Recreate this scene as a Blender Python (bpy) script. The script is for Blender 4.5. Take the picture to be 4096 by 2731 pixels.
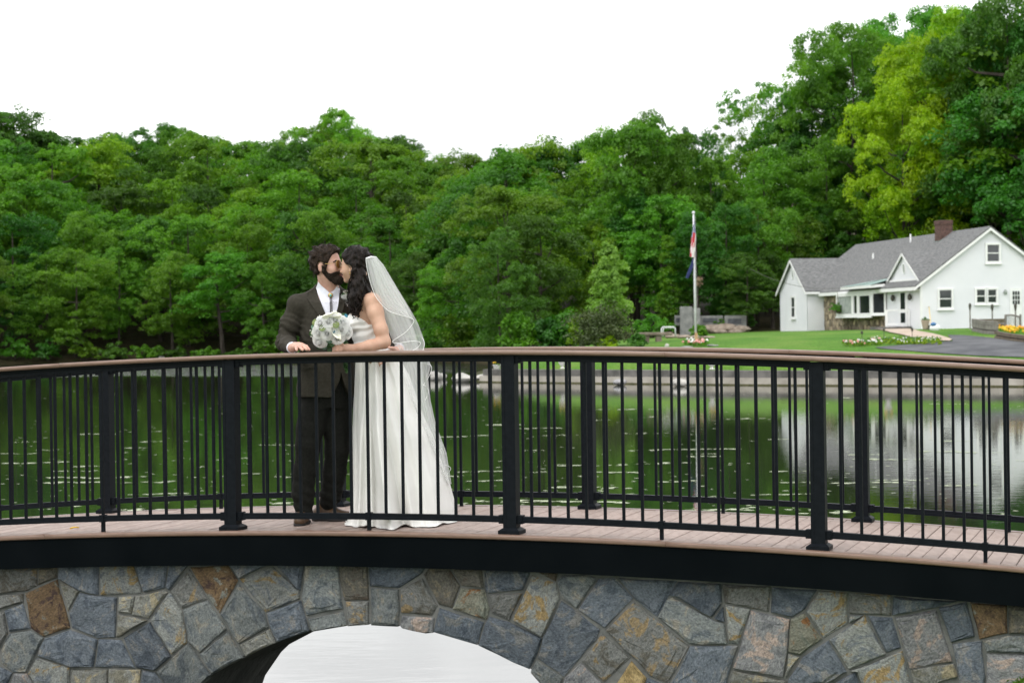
import bpy, bmesh, math, random
import numpy as np
from mathutils import Vector, Matrix
from mathutils.bvhtree import BVHTree
from mathutils.geometry import tessellate_polygon

for o in list(bpy.data.objects):
    bpy.data.objects.remove(o)
scene = bpy.context.scene
col = scene.collection
rng = np.random.default_rng(7)
random.seed(7)

# ------------------------------------------------------------------ camera
FPX = 7964.0          # focal length in photo pixels (70 mm on a 36 mm sensor, 4096 px wide)
PITCH, ROLL = 0.00613, -0.01446
EYE = Vector((0.0, 0.0, 2.5))
cd = bpy.data.cameras.new('camera')
cam = bpy.data.objects.new('camera', cd)
col.objects.link(cam)
cd.sensor_width = 36.0
cd.lens = FPX * 36.0 / 4096.0
cd.clip_start, cd.clip_end = 0.1, 5000.0
cam.matrix_world = (Matrix.Translation(EYE) @ Matrix.Rotation(math.pi / 2 - PITCH, 4, 'X')
                    @ Matrix.Rotation(ROLL, 4, 'Z'))
cd.dof.use_dof = True
cd.dof.focus_distance = 12.1
cd.dof.aperture_fstop = 6.3
scene.camera = cam

# ------------------------------------------------------------------ sky and light
SUN_EL, SUN_AZ = math.radians(52), math.radians(-42)     # azimuth from the camera's back, to its left
world = bpy.data.worlds.new('World')
scene.world = world
world.use_nodes = True
nt = world.node_tree
nt.nodes.clear()
w_out = nt.nodes.new('ShaderNodeOutputWorld')
w_mix = nt.nodes.new('ShaderNodeMixShader')
w_b1 = nt.nodes.new('ShaderNodeBackground')
w_b2 = nt.nodes.new('ShaderNodeBackground')
w_sky = nt.nodes.new('ShaderNodeTexSky')
w_sky.sky_type = 'NISHITA'
w_sky.sun_disc = False
w_sky.sun_elevation = SUN_EL
w_sky.sun_rotation = math.radians(180) + SUN_AZ
w_b1.inputs['Strength'].default_value = 0.1
w_tc = nt.nodes.new('ShaderNodeTexCoord')
w_map = nt.nodes.new('ShaderNodeMapping')
w_map.inputs['Scale'].default_value = (1.2, 1.2, 4.0)
w_no = nt.nodes.new('ShaderNodeTexNoise')
w_no.inputs['Scale'].default_value = 2.2
w_no.inputs['Detail'].default_value = 5.0
w_no.inputs['Roughness'].default_value = 0.55
w_cr = nt.nodes.new('ShaderNodeValToRGB')
w_cr.color_ramp.elements[0].position = 0.375
w_cr.color_ramp.elements[0].color = (0.41, 0.415, 0.425, 1)
w_cr.color_ramp.elements[1].position = 0.64
w_cr.color_ramp.elements[1].color = (1.0, 1.0, 1.0, 1)
nt.links.new(w_tc.outputs['Generated'], w_map.inputs['Vector'])
nt.links.new(w_map.outputs[0], w_no.inputs['Vector'])
nt.links.new(w_no.outputs['Fac'], w_cr.inputs['Fac'])
nt.links.new(w_cr.outputs['Color'], w_b2.inputs['Color'])
w_b2.inputs['Strength'].default_value = 2.3
w_mix.inputs[0].default_value = 0.93
nt.links.new(w_sky.outputs['Color'], w_b1.inputs['Color'])
nt.links.new(w_b1.outputs[0], w_mix.inputs[1])
nt.links.new(w_b2.outputs[0], w_mix.inputs[2])
nt.links.new(w_mix.outputs[0], w_out.inputs['Surface'])

sd_ = bpy.data.lights.new('sun', 'SUN')
sd_.energy = 1.0
sd_.angle = math.radians(25)
sd_.color = (1.0, 0.97, 0.92)
sun = bpy.data.objects.new('sun', sd_)
col.objects.link(sun)
sdir = Vector((math.sin(SUN_AZ) * math.cos(SUN_EL), -math.cos(SUN_AZ) * math.cos(SUN_EL), math.sin(SUN_EL)))
sun.rotation_euler = sdir.to_track_quat('Z', 'Y').to_euler()
sun.location = (0, -5, 30)
vs = scene.view_settings
vs.view_transform = 'Standard'
vs.look = 'None'
vs.gamma = 1.0
vs.exposure = 0.30
vs.use_curve_mapping = False

# ------------------------------------------------------------------ photo pixel -> point in the place
_c, _s = math.cos(ROLL), math.sin(ROLL)
def ray(px, py):
    u, v = px - 2048.0, py - 1365.5
    x, y = _c * u + _s * v, -_s * u + _c * v
    yc, zc = 1.0, -y / FPX
    return Vector((x / FPX, yc * math.cos(PITCH) + zc * math.sin(PITCH), -yc * math.sin(PITCH) + zc * math.cos(PITCH)))
def at(px, py, Y):
    d = ray(px, py)
    return EYE + d * (Y / d.y)
def on_plane(px, py, p0, n):
    d = ray(px, py)
    return EYE + d * ((p0 - EYE).dot(n) / d.dot(n))

# ------------------------------------------------------------------ object helpers
def tag(o, label=None, cat=None, group=None, kind=None):
    if label: o['label'] = label
    if cat: o['category'] = cat
    if group: o['group'] = group
    if kind: o['kind'] = kind
    return o
def empty(name, loc=(0, 0, 0)):
    o = bpy.data.objects.new(name, None)
    o.empty_display_size = 0.1
    o.location = loc
    col.objects.link(o)
    return o
def link(name, me, mat=None, parent=None, smooth=False):
    o = bpy.data.objects.new(name, me)
    col.objects.link(o)
    if mat is not None and not me.materials:
        for m in (mat if isinstance(mat, (list, tuple)) else [mat]):
            me.materials.append(m)
    if smooth:
        me.polygons.foreach_set('use_smooth', np.ones(len(me.polygons), bool))
    if parent is not None:
        o.parent = parent
        o.matrix_parent_inverse = Matrix.Translation(-Vector(parent.location)) if parent.parent is None else Matrix.Identity(4)
        if parent.parent is not None:
            par = parent
            M = par.matrix_parent_inverse.copy()
            M = Matrix.Translation(Vector(par.location))
            o.matrix_parent_inverse = M.inverted()
    return o
class MB:
    """collects verts and faces"""
    def __init__(self):
        self.v, self.f, self.m = [], [], []
    def add(self, vs_, fs, mi=0):
        b = len(self.v)
        self.v.extend([tuple(p) for p in vs_])
        for f in fs:
            self.f.append(tuple(i + b for i in f))
            self.m.append(mi)
        return self
    def box(self, c, size, M=None, mi=0):
        x, y, z = size[0] / 2, size[1] / 2, size[2] / 2
        P = [Vector((sx * x, sy * y, sz * z)) for sz in (-1, 1) for sy in (-1, 1) for sx in (-1, 1)]
        if M is not None: P = [M @ p for p in P]
        c = Vector(c)
        return self.add([p + c for p in P], [(0, 2, 3, 1), (4, 5, 7, 6), (0, 1, 5, 4), (2, 6, 7, 3), (0, 4, 6, 2), (1, 3, 7, 5)], mi)
    def tube(self, pts, radii, n=8, cap=True, mi=0, flat=1.0):
        pts = [Vector(p) for p in pts]
        if not hasattr(radii, '__len__'): radii = [radii] * len(pts)
        b = len(self.v)
        up = None
        for i, p in enumerate(pts):
            t = (pts[min(i + 1, len(pts) - 1)] - pts[max(i - 1, 0)])
            t = t.normalized() if t.length > 1e-9 else Vector((0, 0, 1))
            if up is None:
                up = Vector((0, 0, 1)) if abs(t.z) < 0.9 else Vector((0, 1, 0))
            x = t.cross(up)
            if x.length < 1e-6: x = t.orthogonal()
            x.normalize(); y = x.cross(t).normalized(); up = y
            for k in range(n):
                a = 2 * math.pi * k / n
                self.v.append(tuple(p + x * (math.cos(a) * radii[i]) + y * (math.sin(a) * radii[i] * flat)))
        for i in range(len(pts) - 1):
            for k in range(n):
                a, c_ = b + i * n + k, b + i * n + (k + 1) % n
                self.f.append((a, c_, c_ + n, a + n)); self.m.append(mi)
        if cap:
            self.f.append(tuple(b + k for k in reversed(range(n)))); self.m.append(mi)
            self.f.append(tuple(b + (len(pts) - 1) * n + k for k in range(n))); self.m.append(mi)
        return self
    def grid(self, P, mi=0):
        """P: rows of points"""
        b = len(self.v); r, c = len(P), len(P[0])
        for row in P: self.v.extend([tuple(p) for p in row])
        for i in range(r - 1):
            for j in range(c - 1):
                a = b + i * c + j
                self.f.append((a, a + 1, a + c + 1, a + c)); self.m.append(mi)
        return self
    def prism(self, poly, vec, mi=0):
        """extrude polygon of points by vec"""
        n = len(poly); vec = Vector(vec)
        P = [Vector(p) for p in poly]
        fs = [tuple(range(n)), tuple(reversed(range(n, 2 * n)))]
        fs += [(i, i + n, (i + 1) % n + n, (i + 1) % n) for i in range(n)]
        return self.add(P + [p + vec for p in P], fs, mi)
    def ball(self, c, r, seg=10, rings=6, M=None, mi=0):
        c = Vector(c); r = r if hasattr(r, '__len__') else (r, r, r)
        b = len(self.v); pts = []
        for i in range(rings + 1):
            th = math.pi * i / rings
            for k in range(seg):
                a = 2 * math.pi * k / seg
                p = Vector((r[0] * math.sin(th) * math.cos(a), r[1] * math.sin(th) * math.sin(a), r[2] * math.cos(th)))
                if M is not None: p = M @ p
                self.v.append(tuple(p + c))
        for i in range(rings):
            for k in range(seg):
                a, d = b + i * seg + k, b + i * seg + (k + 1) % seg
                self.f.append((a, a + seg, d + seg, d)); self.m.append(mi)
        return self
    def mesh(self, name):
        me = bpy.data.meshes.new(name)
        me.from_pydata(self.v, [], self.f)
        if any(self.m): me.polygons.foreach_set('material_index', self.m)
        me.update()
        return me
    def build(self, name, mat=None, parent=None, smooth=False):
        return link(name, self.mesh(name), mat, parent, smooth)
def np_mesh(name, V, F):
    """fast mesh from arrays; F (n,3) or (n,4)"""
    me = bpy.data.meshes.new(name)
    V = np.asarray(V, np.float32); F = np.asarray(F, np.int32)
    n, k = F.shape
    me.vertices.add(len(V)); me.vertices.foreach_set('co', V.ravel())
    me.loops.add(n * k); me.loops.foreach_set('vertex_index', F.ravel())
    me.polygons.add(n)
    me.polygons.foreach_set('loop_start', np.arange(0, n * k, k, dtype=np.int32))
    me.update(calc_edges=True)
    return me
def bevel(me, w, seg=1):
    bm = bmesh.new(); bm.from_mesh(me)
    bmesh.ops.recalc_face_normals(bm, faces=bm.faces)
    bmesh.ops.bevel(bm, geom=list(bm.edges), offset=w, segments=seg, affect='EDGES', profile=0.5, clamp_overlap=True)
    bm.to_mesh(me); bm.free()
    return me
def copy_obj(o, parent=None, name=None):
    c = o.copy(); col.objects.link(c)
    if parent is not None:
        c.parent = parent
    for ch in list(o.children):
        copy_obj(ch, c)
    return c

# ------------------------------------------------------------------ material helper
def srgb(r, g, b):
    f = lambda c: (c / 255 / 12.92) if c / 255 <= 0.04045 else ((c / 255 + 0.055) / 1.055) ** 2.4
    return (f(r), f(g), f(b))
def mat(name, c1, c2=None, scale=8.0, rough=0.6, bump=0.0, bscale=None, coords='Object', metallic=0.0, spec=0.5,
        detail=5.0, stretch=(1, 1, 1), lo=0.35, hi=0.65, rnd=0.0, sheen=0.0, rough2=None, sss=0.0, c3=None):
    m = bpy.data.materials.new(name); m.use_nodes = True
    nt = m.node_tree; N = nt.nodes; L = nt.links
    bs = N['Principled BSDF']
    bs.inputs['Roughness'].default_value = rough
    bs.inputs['Metallic'].default_value = metallic
    bs.inputs['Specular IOR Level'].default_value = spec
    if sheen: bs.inputs['Sheen Weight'].default_value = sheen
    if sss:
        bs.inputs['Subsurface Weight'].default_value = sss
        bs.inputs['Subsurface Radius'].default_value = (0.012, 0.005, 0.003)
        bs.inputs['Subsurface Scale'].default_value = 0.6
    if c2 is None: c2 = tuple(min(1, c * 1.18) for c in c1); c1 = tuple(c * 0.86 for c in c1)
    tc = N.new('ShaderNodeTexCoord'); mp = N.new('ShaderNodeMapping')
    mp.inputs['Scale'].default_value = stretch
    L.new(tc.outputs[coords], mp.inputs['Vector'])
    no = N.new('ShaderNodeTexNoise'); no.inputs['Scale'].default_value = scale; no.inputs['Detail'].default_value = detail
    vec = mp.outputs[0]
    if rnd:
        oi = N.new('ShaderNodeObjectInfo'); ad = N.new('ShaderNodeVectorMath'); ad.operation = 'ADD'
        sc_ = N.new('ShaderNodeVectorMath'); sc_.operation = 'SCALE'
        cb = N.new('ShaderNodeCombineXYZ')
        for k in range(3): L.new(oi.outputs['Random'], cb.inputs[k])
        L.new(cb.outputs[0], sc_.inputs[0]); sc_.inputs['Scale'].default_value = 37.0
        L.new(vec, ad.inputs[0]); L.new(sc_.outputs[0], ad.inputs[1]); vec = ad.outputs[0]
    L.new(vec, no.inputs['Vector'])
    cr = N.new('ShaderNodeValToRGB')
    cr.color_ramp.elements[0].position = lo; cr.color_ramp.elements[0].color = (*c1, 1)
    cr.color_ramp.elements[1].position = hi; cr.color_ramp.elements[1].color = (*c2, 1)
    if c3 is not None:
        e = cr.color_ramp.elements.new((lo + hi) / 2); e.color = (*c3, 1)
    L.new(no.outputs['Fac'], cr.inputs['Fac'])
    out = cr.outputs['Color']
    if rnd:
        hs = N.new('ShaderNodeHueSaturation')
        mr = N.new('ShaderNodeMapRange'); mr.inputs['To Min'].default_value = 1 - rnd; mr.inputs['To Max'].default_value = 1 + rnd
        L.new(oi.outputs['Random'], mr.inputs['Value']); L.new(mr.outputs[0], hs.inputs['Value'])
        L.new(out, hs.inputs['Color']); out = hs.outputs['Color']
    L.new(out, bs.inputs['Base Color'])
    if bump:
        n2 = N.new('ShaderNodeTexNoise'); n2.inputs['Scale'].default_value = bscale or scale * 4; n2.inputs['Detail'].default_value = 6
        L.new(vec, n2.inputs['Vector'])
        bp = N.new('ShaderNodeBump'); bp.inputs['Strength'].default_value = bump; bp.inputs['Distance'].default_value = 0.02
        L.new(n2.outputs['Fac'], bp.inputs['Height']); L.new(bp.outputs[0], bs.inputs['Normal'])
        if rough2 is not None:
            mr2 = N.new('ShaderNodeMapRange'); mr2.inputs['To Min'].default_value = rough; mr2.inputs['To Max'].default_value = rough2
            L.new(n2.outputs['Fac'], mr2.inputs['Value']); L.new(mr2.outputs[0], bs.inputs['Roughness'])
    return m

def sstep(a, b, x):
    t = np.clip((x - a) / (b - a), 0, 1)
    return t * t * (3 - 2 * t)
# ------------------------------------------------------------------ the lake, its bed and banks
LAKE = np.array([(-9, 8.5), (0.6, 8.8), (1.2, 10.2), (2.2, 12.5), (4.6, 14.5), (9, 22), (44, 58), (42, 61.5), (19.8, 76.9), (10.7, 83.3),
                 (0, 93.5), (-1.4, 95.2), (-2.2, 99), (-2.0, 112), (-1, 125), (-1.5, 140), (-6, 158), (-20, 178), (-32, 186), (-45, 186),
                 (-60, 176), (-75, 150), (-60, 70), (-12, 14)], float)
WALL_LINE = [(42, 61.5), (30.5, 69.5), (19.8, 76.9), (10.7, 83.3), (5.2, 88.6), (0, 93.5), (-1.4, 95.2)]
def lake_sd(x, y):
    """signed distance, negative in the water"""
    x = np.asarray(x, float); y = np.asarray(y, float)
    best = np.full(x.shape, 1e9); ins = np.zeros(x.shape, bool)
    n = len(LAKE)
    for i in range(n):
        ax, ay = LAKE[i]; bx, by = LAKE[(i + 1) % n]
        dx, dy = bx - ax, by - ay
        t = np.clip(((x - ax) * dx + (y - ay) * dy) / (dx * dx + dy * dy), 0, 1)
        best = np.minimum(best, np.hypot(x - ax - t * dx, y - ay - t * dy))
        c = ((ay > y) != (by > y)) & (x < (bx - ax) * (y - ay) / (by - ay + 1e-12) + ax)
        ins ^= c
    return np.where(ins, -best, best)
def height(x, y):
    x = np.asarray(x, float); y = np.asarray(y, float)
    d = lake_sd(x, y)
    lawn = 0.58 + 1.68 * (1 - np.exp(-np.maximum(d - 0.5, 0) / 7.5))
    lawn = np.where(d < 0.6, -0.6 + (d / 0.6) * 1.15, lawn)
    lawn += 0.10 * np.maximum(y - 140, 0)
    wood = 0.15 + 0.10 * d + 0.115 * np.maximum(d - 8, 0)
    wood = np.where(wood > 16, 16 + (wood - 16) * 0.3, wood)
    wood = wood + 0.35 * np.sin(x * 0.31) * np.sin(y * 0.27) * sstep(2, 8, d)
    near = np.minimum(0.12 + 0.34 * d, 0.95)
    ml = sstep(-3, 2, x) * sstep(30, 50, y) * (1 - sstep(136, 152, y)) * sstep(-2.0, 3.5, x - (y - 118) * 0.25)
    ml = np.maximum(ml, sstep(12, 20, x) * sstep(30, 50, y))
    mn = 1 - sstep(16, 40, y)
    h = wood * (1 - ml) + lawn * ml
    h = h * (1 - mn) + near * mn
    bed = -0.45 - np.minimum(-d * 0.25, 1.2)
    return np.where(d < 0, np.where(d > -0.6, h * 0 - 0.6, bed), h)
def hz(x, y):
    return float(height(np.array([x]), np.array([y]))[0])
def ground(px, py):
    d = ray(px, py); d = d / d.y
    lo, prev = 20.0, None
    Ys = np.arange(20, 330, 0.5)
    z = EYE.z + d.z * Ys
    h = height(d.x * Ys, Ys)
    k = np.nonzero(z < h)[0]
    if len(k) == 0: Y = 130.0
    else:
        i = k[0]; a, b = Ys[i - 1], Ys[i]
        fa, fb = z[i - 1] - h[i - 1], z[i] - h[i]
        Y = a + (b - a) * fa / (fa - fb)
    p = EYE + d * Y
    p.z = hz(p.x, p.y)
    return p

def axis(parts):
    out = []
    for a, b, s in parts: out.append(np.arange(a, b, s))
    return np.unique(np.concatenate(out + [np.array([parts[-1][1]])]).round(4))
gx = axis([(-400, -120, 20), (-120, -30, 3), (-30, -8, 1.5), (-8, 8, 0.5), (8, 45, 1.0), (45, 120, 5), (120, 400, 20)])
gy = axis([(-60, 4, 4), (4, 20, 0.5), (20, 70, 2), (70, 140, 1.0), (140, 260, 3), (260, 460, 20)])
GX, GY = np.meshgrid(gx, gy)
GZ = height(GX.ravel(), GY.ravel()).reshape(GX.shape)
nx, ny = len(gx), len(gy)
idx = np.arange(nx * ny).reshape(ny, nx)
F = np.stack([idx[:-1, :-1], idx[:-1, 1:], idx[1:, 1:], idx[1:, :-1]], -1).reshape(-1, 4)
me = np_mesh('ground', np.stack([GX, GY, GZ], -1).reshape(-1, 3), F)
# grass on the lawn, leaf litter in the wood
m_ground = bpy.data.materials.new('ground_cover'); m_ground.use_nodes = True
N = m_ground.node_tree.nodes; L = m_ground.node_tree.links
bs = N['Principled BSDF']; bs.inputs['Roughness'].default_value = 0.9; bs.inputs['Specular IOR Level'].default_value = 0.15
tc = N.new('ShaderNodeTexCoord')
def _noise(sc, det=6, vec=None):
    n = N.new('ShaderNodeTexNoise'); n.inputs['Scale'].default_value = sc; n.inputs['Detail'].default_value = det
    L.new(vec or tc.outputs['Object'], n.inputs['Vector']); return n
def _ramp(src, stops):
    r = N.new('ShaderNodeValToRGB')
    r.color_ramp.elements[0].position, r.color_ramp.elements[0].color = stops[0][0], (*stops[0][1], 1)
    r.color_ramp.elements[1].position, r.color_ramp.elements[1].color = stops[-1][0], (*stops[-1][1], 1)
    for p, c in stops[1:-1]:
        e = r.color_ramp.elements.new(p); e.color = (*c, 1)
    L.new(src, r.inputs['Fac']); return r
gr = _ramp(_noise(0.35, 8).outputs['Fac'], [(0.32, (0.06, 0.165, 0.016)), (0.5, (0.09, 0.20, 0.024)), (0.68, (0.135, 0.225, 0.04))])
gr2 = _ramp(_noise(9.0, 3).outputs['Fac'], [(0.3, (0.6, 0.62, 0.55)), (0.7, (1.15, 1.12, 1.1))])
mg = N.new('ShaderNodeMix'); mg.data_type = 'RGBA'; mg.blend_type = 'MULTIPLY'; mg.inputs[0].default_value = 1.0
L.new(gr.outputs[0], mg.inputs[6]); L.new(gr2.outputs[0], mg.inputs[7])
li = _ramp(_noise(1.4, 8).outputs['Fac'], [(0.3, (0.018, 0.022, 0.008)), (0.55, (0.05, 0.038, 0.02)), (0.75, (0.03, 0.06, 0.012))])
at_ = N.new('ShaderNodeAttribute'); at_.attribute_name = 'lawn'
mx = N.new('ShaderNodeMix'); mx.data_type = 'RGBA'
L.new(at_.outputs['Fac'], mx.inputs[0]); L.new(li.outputs[0], mx.inputs[6]); L.new(mg.outputs[2], mx.inputs[7])
L.new(mx.outputs[2], bs.inputs['Base Color'])
bp = N.new('ShaderNodeBump'); bp.inputs['Strength'].default_value = 0.5; bp.inputs['Distance'].default_value = 0.08
L.new(_noise(14, 4).outputs['Fac'], bp.inputs['Height']); L.new(bp.outputs[0], bs.inputs['Normal'])
x, y = GX.ravel(), GY.ravel()
lawn = sstep(-3, 2, x) * (1 - sstep(128, 140, y)) * sstep(-2.0, 3.5, x - (y - 118) * 0.25)
lawn = np.maximum(lawn, 1 - sstep(20, 45, y))
at0 = me.attributes.new('lawn', 'FLOAT', 'POINT'); at0.data.foreach_set('value', lawn.astype(np.float32))
g = link('ground', me, m_ground, smooth=True); tag(g, 'grassy lawn and leaf covered woodland banks round the lake', 'ground', kind='structure')

# water: a mirror with faint ripples, a wind-ruffled band near the far shore
m_water = bpy.data.materials.new('lake_water'); m_water.use_nodes = True
N = m_water.node_tree.nodes; L = m_water.node_tree.links
bs = N['Principled BSDF']
bs.inputs['Base Color'].default_value = (0.017, 0.021, 0.012, 1)
bs.inputs['Roughness'].default_value = 0.03
bs.inputs['IOR'].default_value = 1.35
geo = N.new('ShaderNodeNewGeometry')
mp = N.new('ShaderNodeMapping'); mp.inputs['Scale'].default_value = (0.7, 1.7, 1)
L.new(geo.outputs['Position'], mp.inputs['Vector'])
tc = None
def _n2(sc, det, vec):
    n = N.new('ShaderNodeTexNoise'); n.inputs['Scale'].default_value = sc; n.inputs['Detail'].default_value = det
    L.new(vec, n.inputs['Vector']); return n.outputs['Fac']
sep = N.new('ShaderNodeSeparateXYZ'); L.new(geo.outputs['Position'], sep.inputs[0])
def _math(op, a, b=None):
    m = N.new('ShaderNodeMath'); m.operation = op
    for i, v in enumerate((a, b)):
        if v is None: continue
        if isinstance(v, (int, float)): m.inputs[i].default_value = v
        else: L.new(v, m.inputs[i])
    return m.outputs[0]
def _mr(src, a, b, c, d):
    m = N.new('ShaderNodeMapRange'); m.interpolation_type = 'SMOOTHSTEP'
    for k, v in zip(('From Min', 'From Max', 'To Min', 'To Max'), (a, b, c, d)): m.inputs[k].default_value = v
    L.new(src, m.inputs['Value']); return m.outputs[0]
yy = _math('ADD', sep.outputs['Y'], _math('MULTIPLY', _n2(0.06, 2, geo.outputs['Position']), 22.0))
band = _math('MULTIPLY', _mr(yy, 124, 132, 0, 1), _mr(yy, 158, 176, 1, 0))
band = _math('MULTIPLY', band, _mr(sep.outputs['X'], -3, 1, 1, 0))
b1 = N.new('ShaderNodeBump'); b1.inputs['Distance'].default_value = 0.02
L.new(_n2(3.0, 3, mp.outputs[0]), b1.inputs['Height'])
b1.inputs['Strength'].default_value = 0.065
b2 = N.new('ShaderNodeBump'); b2.inputs['Distance'].default_value = 0.35
L.new(_n2(1.3, 2, mp.outputs[0]), b2.inputs['Height'])
L.new(_math('MULTIPLY', band, 0.8), b2.inputs['Strength'])
L.new(b1.outputs[0], b2.inputs['Normal']); L.new(b2.outputs[0], bs.inputs['Normal'])
mb = MB().grid([[(-420, -10, 0), (60, -10, 0)], [(-420, 260, 0), (60, 260, 0)]])
w = mb.build('water', m_water); tag(w, 'dark green still lake mirroring the trees', 'water', kind='structure')
# ------------------------------------------------------------------ bridge frame
BX, BY, BA, BL, BZ, BS0, BR, BW = -0.01636, 11.58417, 0.32155, 1.79437, -1.18455, -0.60977, 49.9946, 1.61876
bu = Vector((math.cos(BA), -math.sin(BA), 0)); bv = Vector((math.sin(BA), math.cos(BA), 0))
BO = Vector((BX, BY, 0))
def zdeck(s): return 2.5 + BZ - (s - BS0) ** 2 / (2 * BR)
def B(s, t, h=0.0):
    p = BO + bu * s + bv * t
    p.z = zdeck(s) + h
    return p
def Bz(s, t, z):
    p = BO + bu * s + bv * t
    p.z = z
    return p
Rz = Matrix.Rotation(-BA, 3, 'Z')
def on_deck(px, py, h=0.0):
    d = ray(px, py); lo, hi = 8.0, 20.0
    for _ in range(50):
        mid = (lo + hi) / 2; p = EYE + d * (mid / d.y)
        s = (p - BO).dot(bu)
        if p.z > zdeck(s) + h: lo = mid
        else: hi = mid
    return p
def deck_z(p): return zdeck((Vector(p) - BO).dot(bu))

m_black = mat('black_painted_aluminium', (0.0038, 0.0052, 0.0074), (0.0062, 0.008, 0.0108), scale=30, rough=0.5, bump=0.03, bscale=400, spec=0.09)
m_fascia = mat('black_fascia_steel', (0.0022, 0.0034, 0.0042), (0.0036, 0.005, 0.006), scale=3, rough=0.6, bump=0.03, bscale=120, spec=0.02)
m_comp = mat('brown_composite_rail', (0.155, 0.095, 0.068), (0.20, 0.125, 0.092), scale=14, rough=0.45, bump=0.05, bscale=160, stretch=(1, 1, 6), spec=0.5)
m_deck = mat('pinkish_brown_decking', (0.30, 0.23, 0.20), (0.37, 0.29, 0.255), scale=6, rough=0.6, bump=0.12, bscale=60, rnd=0.09, stretch=(4, 1, 1), spec=0.3)
m_mortar = mat('grey_mortar', (0.10, 0.105, 0.10), (0.175, 0.175, 0.165), scale=9, rough=0.95, bump=0.35, bscale=90, spec=0.1)

bridge = empty('footbridge', B(0, BW / 2, 0))
tag(bridge, 'arched stone footbridge with brown deck boards and black fascia', 'bridge')
S0, S1 = -5.2, 5.6
# deck boards laid across
bw = 0.083
sk = S0
k = 0
while sk < S1:
    a, b = sk + 0.0022, sk + bw - 0.0022
    h = 0.0012 * math.sin(k * 2.7)
    t0, t1 = -0.012, BW + 0.012
    vs_ = []
    for t in (t0, t1):
        for (s_, hh) in ((a, -0.022), (a, h - 0.003), (a + 0.003, h), (b - 0.003, h), (b, h - 0.003), (b, -0.022)):
            vs_.append(B(s_, t, hh))
    fs = [(i, i + 1, i + 7, i + 6) for i in range(5)] + [(5, 0, 6, 11), (0, 5, 4, 3, 2, 1), (6, 7, 8, 9, 10, 11)]
    MB().add(vs_, fs).build('deck_board', m_deck, bridge)
    sk += bw; k += 1
# edge boards with a rounded nose, in lengths
def sweep(prof, s0, s1, step=0.12, endcap=True):
    """profile of (t,h) swept along the deck curve"""
    n = max(2, int(math.ceil((s1 - s0) / step)) + 1)
    mb = MB(); rows = []
    for i in range(n):
        s_ = s0 + (s1 - s0) * i / (n - 1)
        rows.append([B(s_, t, h) for t, h in prof])
    k = len(prof)
    for r in rows: mb.v.extend([tuple(p) for p in r])
    for i in range(n - 1):
        for j in range(k):
            a = i * k + j; b = i * k + (j + 1) % k
            mb.f.append((a, b, b + k, a + k)); mb.m.append(0)
    if endcap:
        mb.f.append(tuple(reversed(range(k)))); mb.m.append(0)
        mb.f.append(tuple(range((n - 1) * k, n * k))); mb.m.append(0)
    return mb
def rounded(t0, t1, h0, h1, r, n=4):
    out = []
    for (ct, ch, a0) in ((t1 - r, h1 - r, 0), (t0 + r, h1 - r, 90), (t0 + r, h0 + r, 180), (t1 - r, h0 + r, 270)):
        for i in range(n + 1):
            a = math.radians(a0 + 90 * i / n)
            out.append((ct + r * math.cos(a), ch + r * math.sin(a)))
    return out
seams = [S0, -3.05, 0.945, 4.4, S1]
for side in (0, 1):
    for a, b in zip(seams[:-1], seams[1:]):
        t0, t1 = (-0.108, -0.016) if side == 0 else (BW + 0.016, BW + 0.108)
        o = sweep(rounded(t0, t1, -0.027, 0.002, 0.010), a + 0.001, b - 0.001).build('edge_board', m_comp, bridge, smooth=True)
    t0, t1 = (-0.094, -0.05) if side == 0 else (BW + 0.05, BW + 0.094)
    sweep([(t0, -0.207), (t1, -0.207), (t1, -0.026), (t0, -0.026)], S0, S1).build('fascia', m_fascia, bridge)
# arch opening: bottom edge of the stones seen in the photograph, on the near wall plane
TW = 0.004
wall_n = bv
def wall_st(px, py, t=TW):
    p = on_plane(px, py, Bz(0, t, 0), wall_n)
    return (p - BO).dot(bu), p.z
ARCH = [wall_st(*p) for p in ((809, 2731), (845, 2696), (974, 2629), (1103, 2569), (1233, 2527), (1384, 2504), (1480, 2502), (1590, 2508),
                              (1728, 2532), (1800, 2551), (1909, 2581), (2055, 2652), (2119, 2683), (2168, 2731))]
a0, a1 = ARCH[0], ARCH[-1]
ARCH = [(a0[0] - 0.24, -0.7), (a0[0] - 0.22, a0[1] - 0.42), (a0[0] - 0.12, a0[1] - 0.16)] + ARCH + [(a1[0] + 0.10, a1[1] - 0.13), (a1[0] + 0.2, a1[1] - 0.36), (a1[0] + 0.22, -0.7)]
TB = TW + 1.16
mb = mb_near = MB()
core = [(s_, z + 0.012) for s_, z in ARCH]
top = lambda s_: zdeck(s_) - 0.03
mb_far = MB()
T0, T1 = TW + 0.018, TB - 0.018
# near and far faces as strips from the opening up to the deck, solid ends, soffit
for t, flip in ((T0, False), (T1, True)):
    ring = core
    mb = mb if not flip else mb_far
    for (p, q) in zip(ring[:-1], ring[1:]):
        if abs(q[0] - p[0]) < 1e-6: continue
        f = [Bz(p[0], t, p[1]), Bz(q[0], t, q[1]), Bz(q[0], t, top(q[0])), Bz(p[0], t, top(p[0]))]
        mb.add(f, [(0, 1, 2, 3)] if not flip else [(3, 2, 1, 0)])
    for a, b in ((S0, core[0][0]), (core[-1][0], S1)):
        n = 8
        for i in range(n):
            p, q = a + (b - a) * i / n, a + (b - a) * (i + 1) / n
            f = [Bz(p, t, -0.7), Bz(q, t, -0.7), Bz(q, t, top(q)), Bz(p, t, top(p))]
            mb.add(f, [(0, 1, 2, 3)] if not flip else [(3, 2, 1, 0)])
mb_near.build('mortar_wall', m_mortar, bridge); mb_far.build('mortar_wall', m_mortar, bridge)
mb = MB()
nt_ = 9
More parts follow.
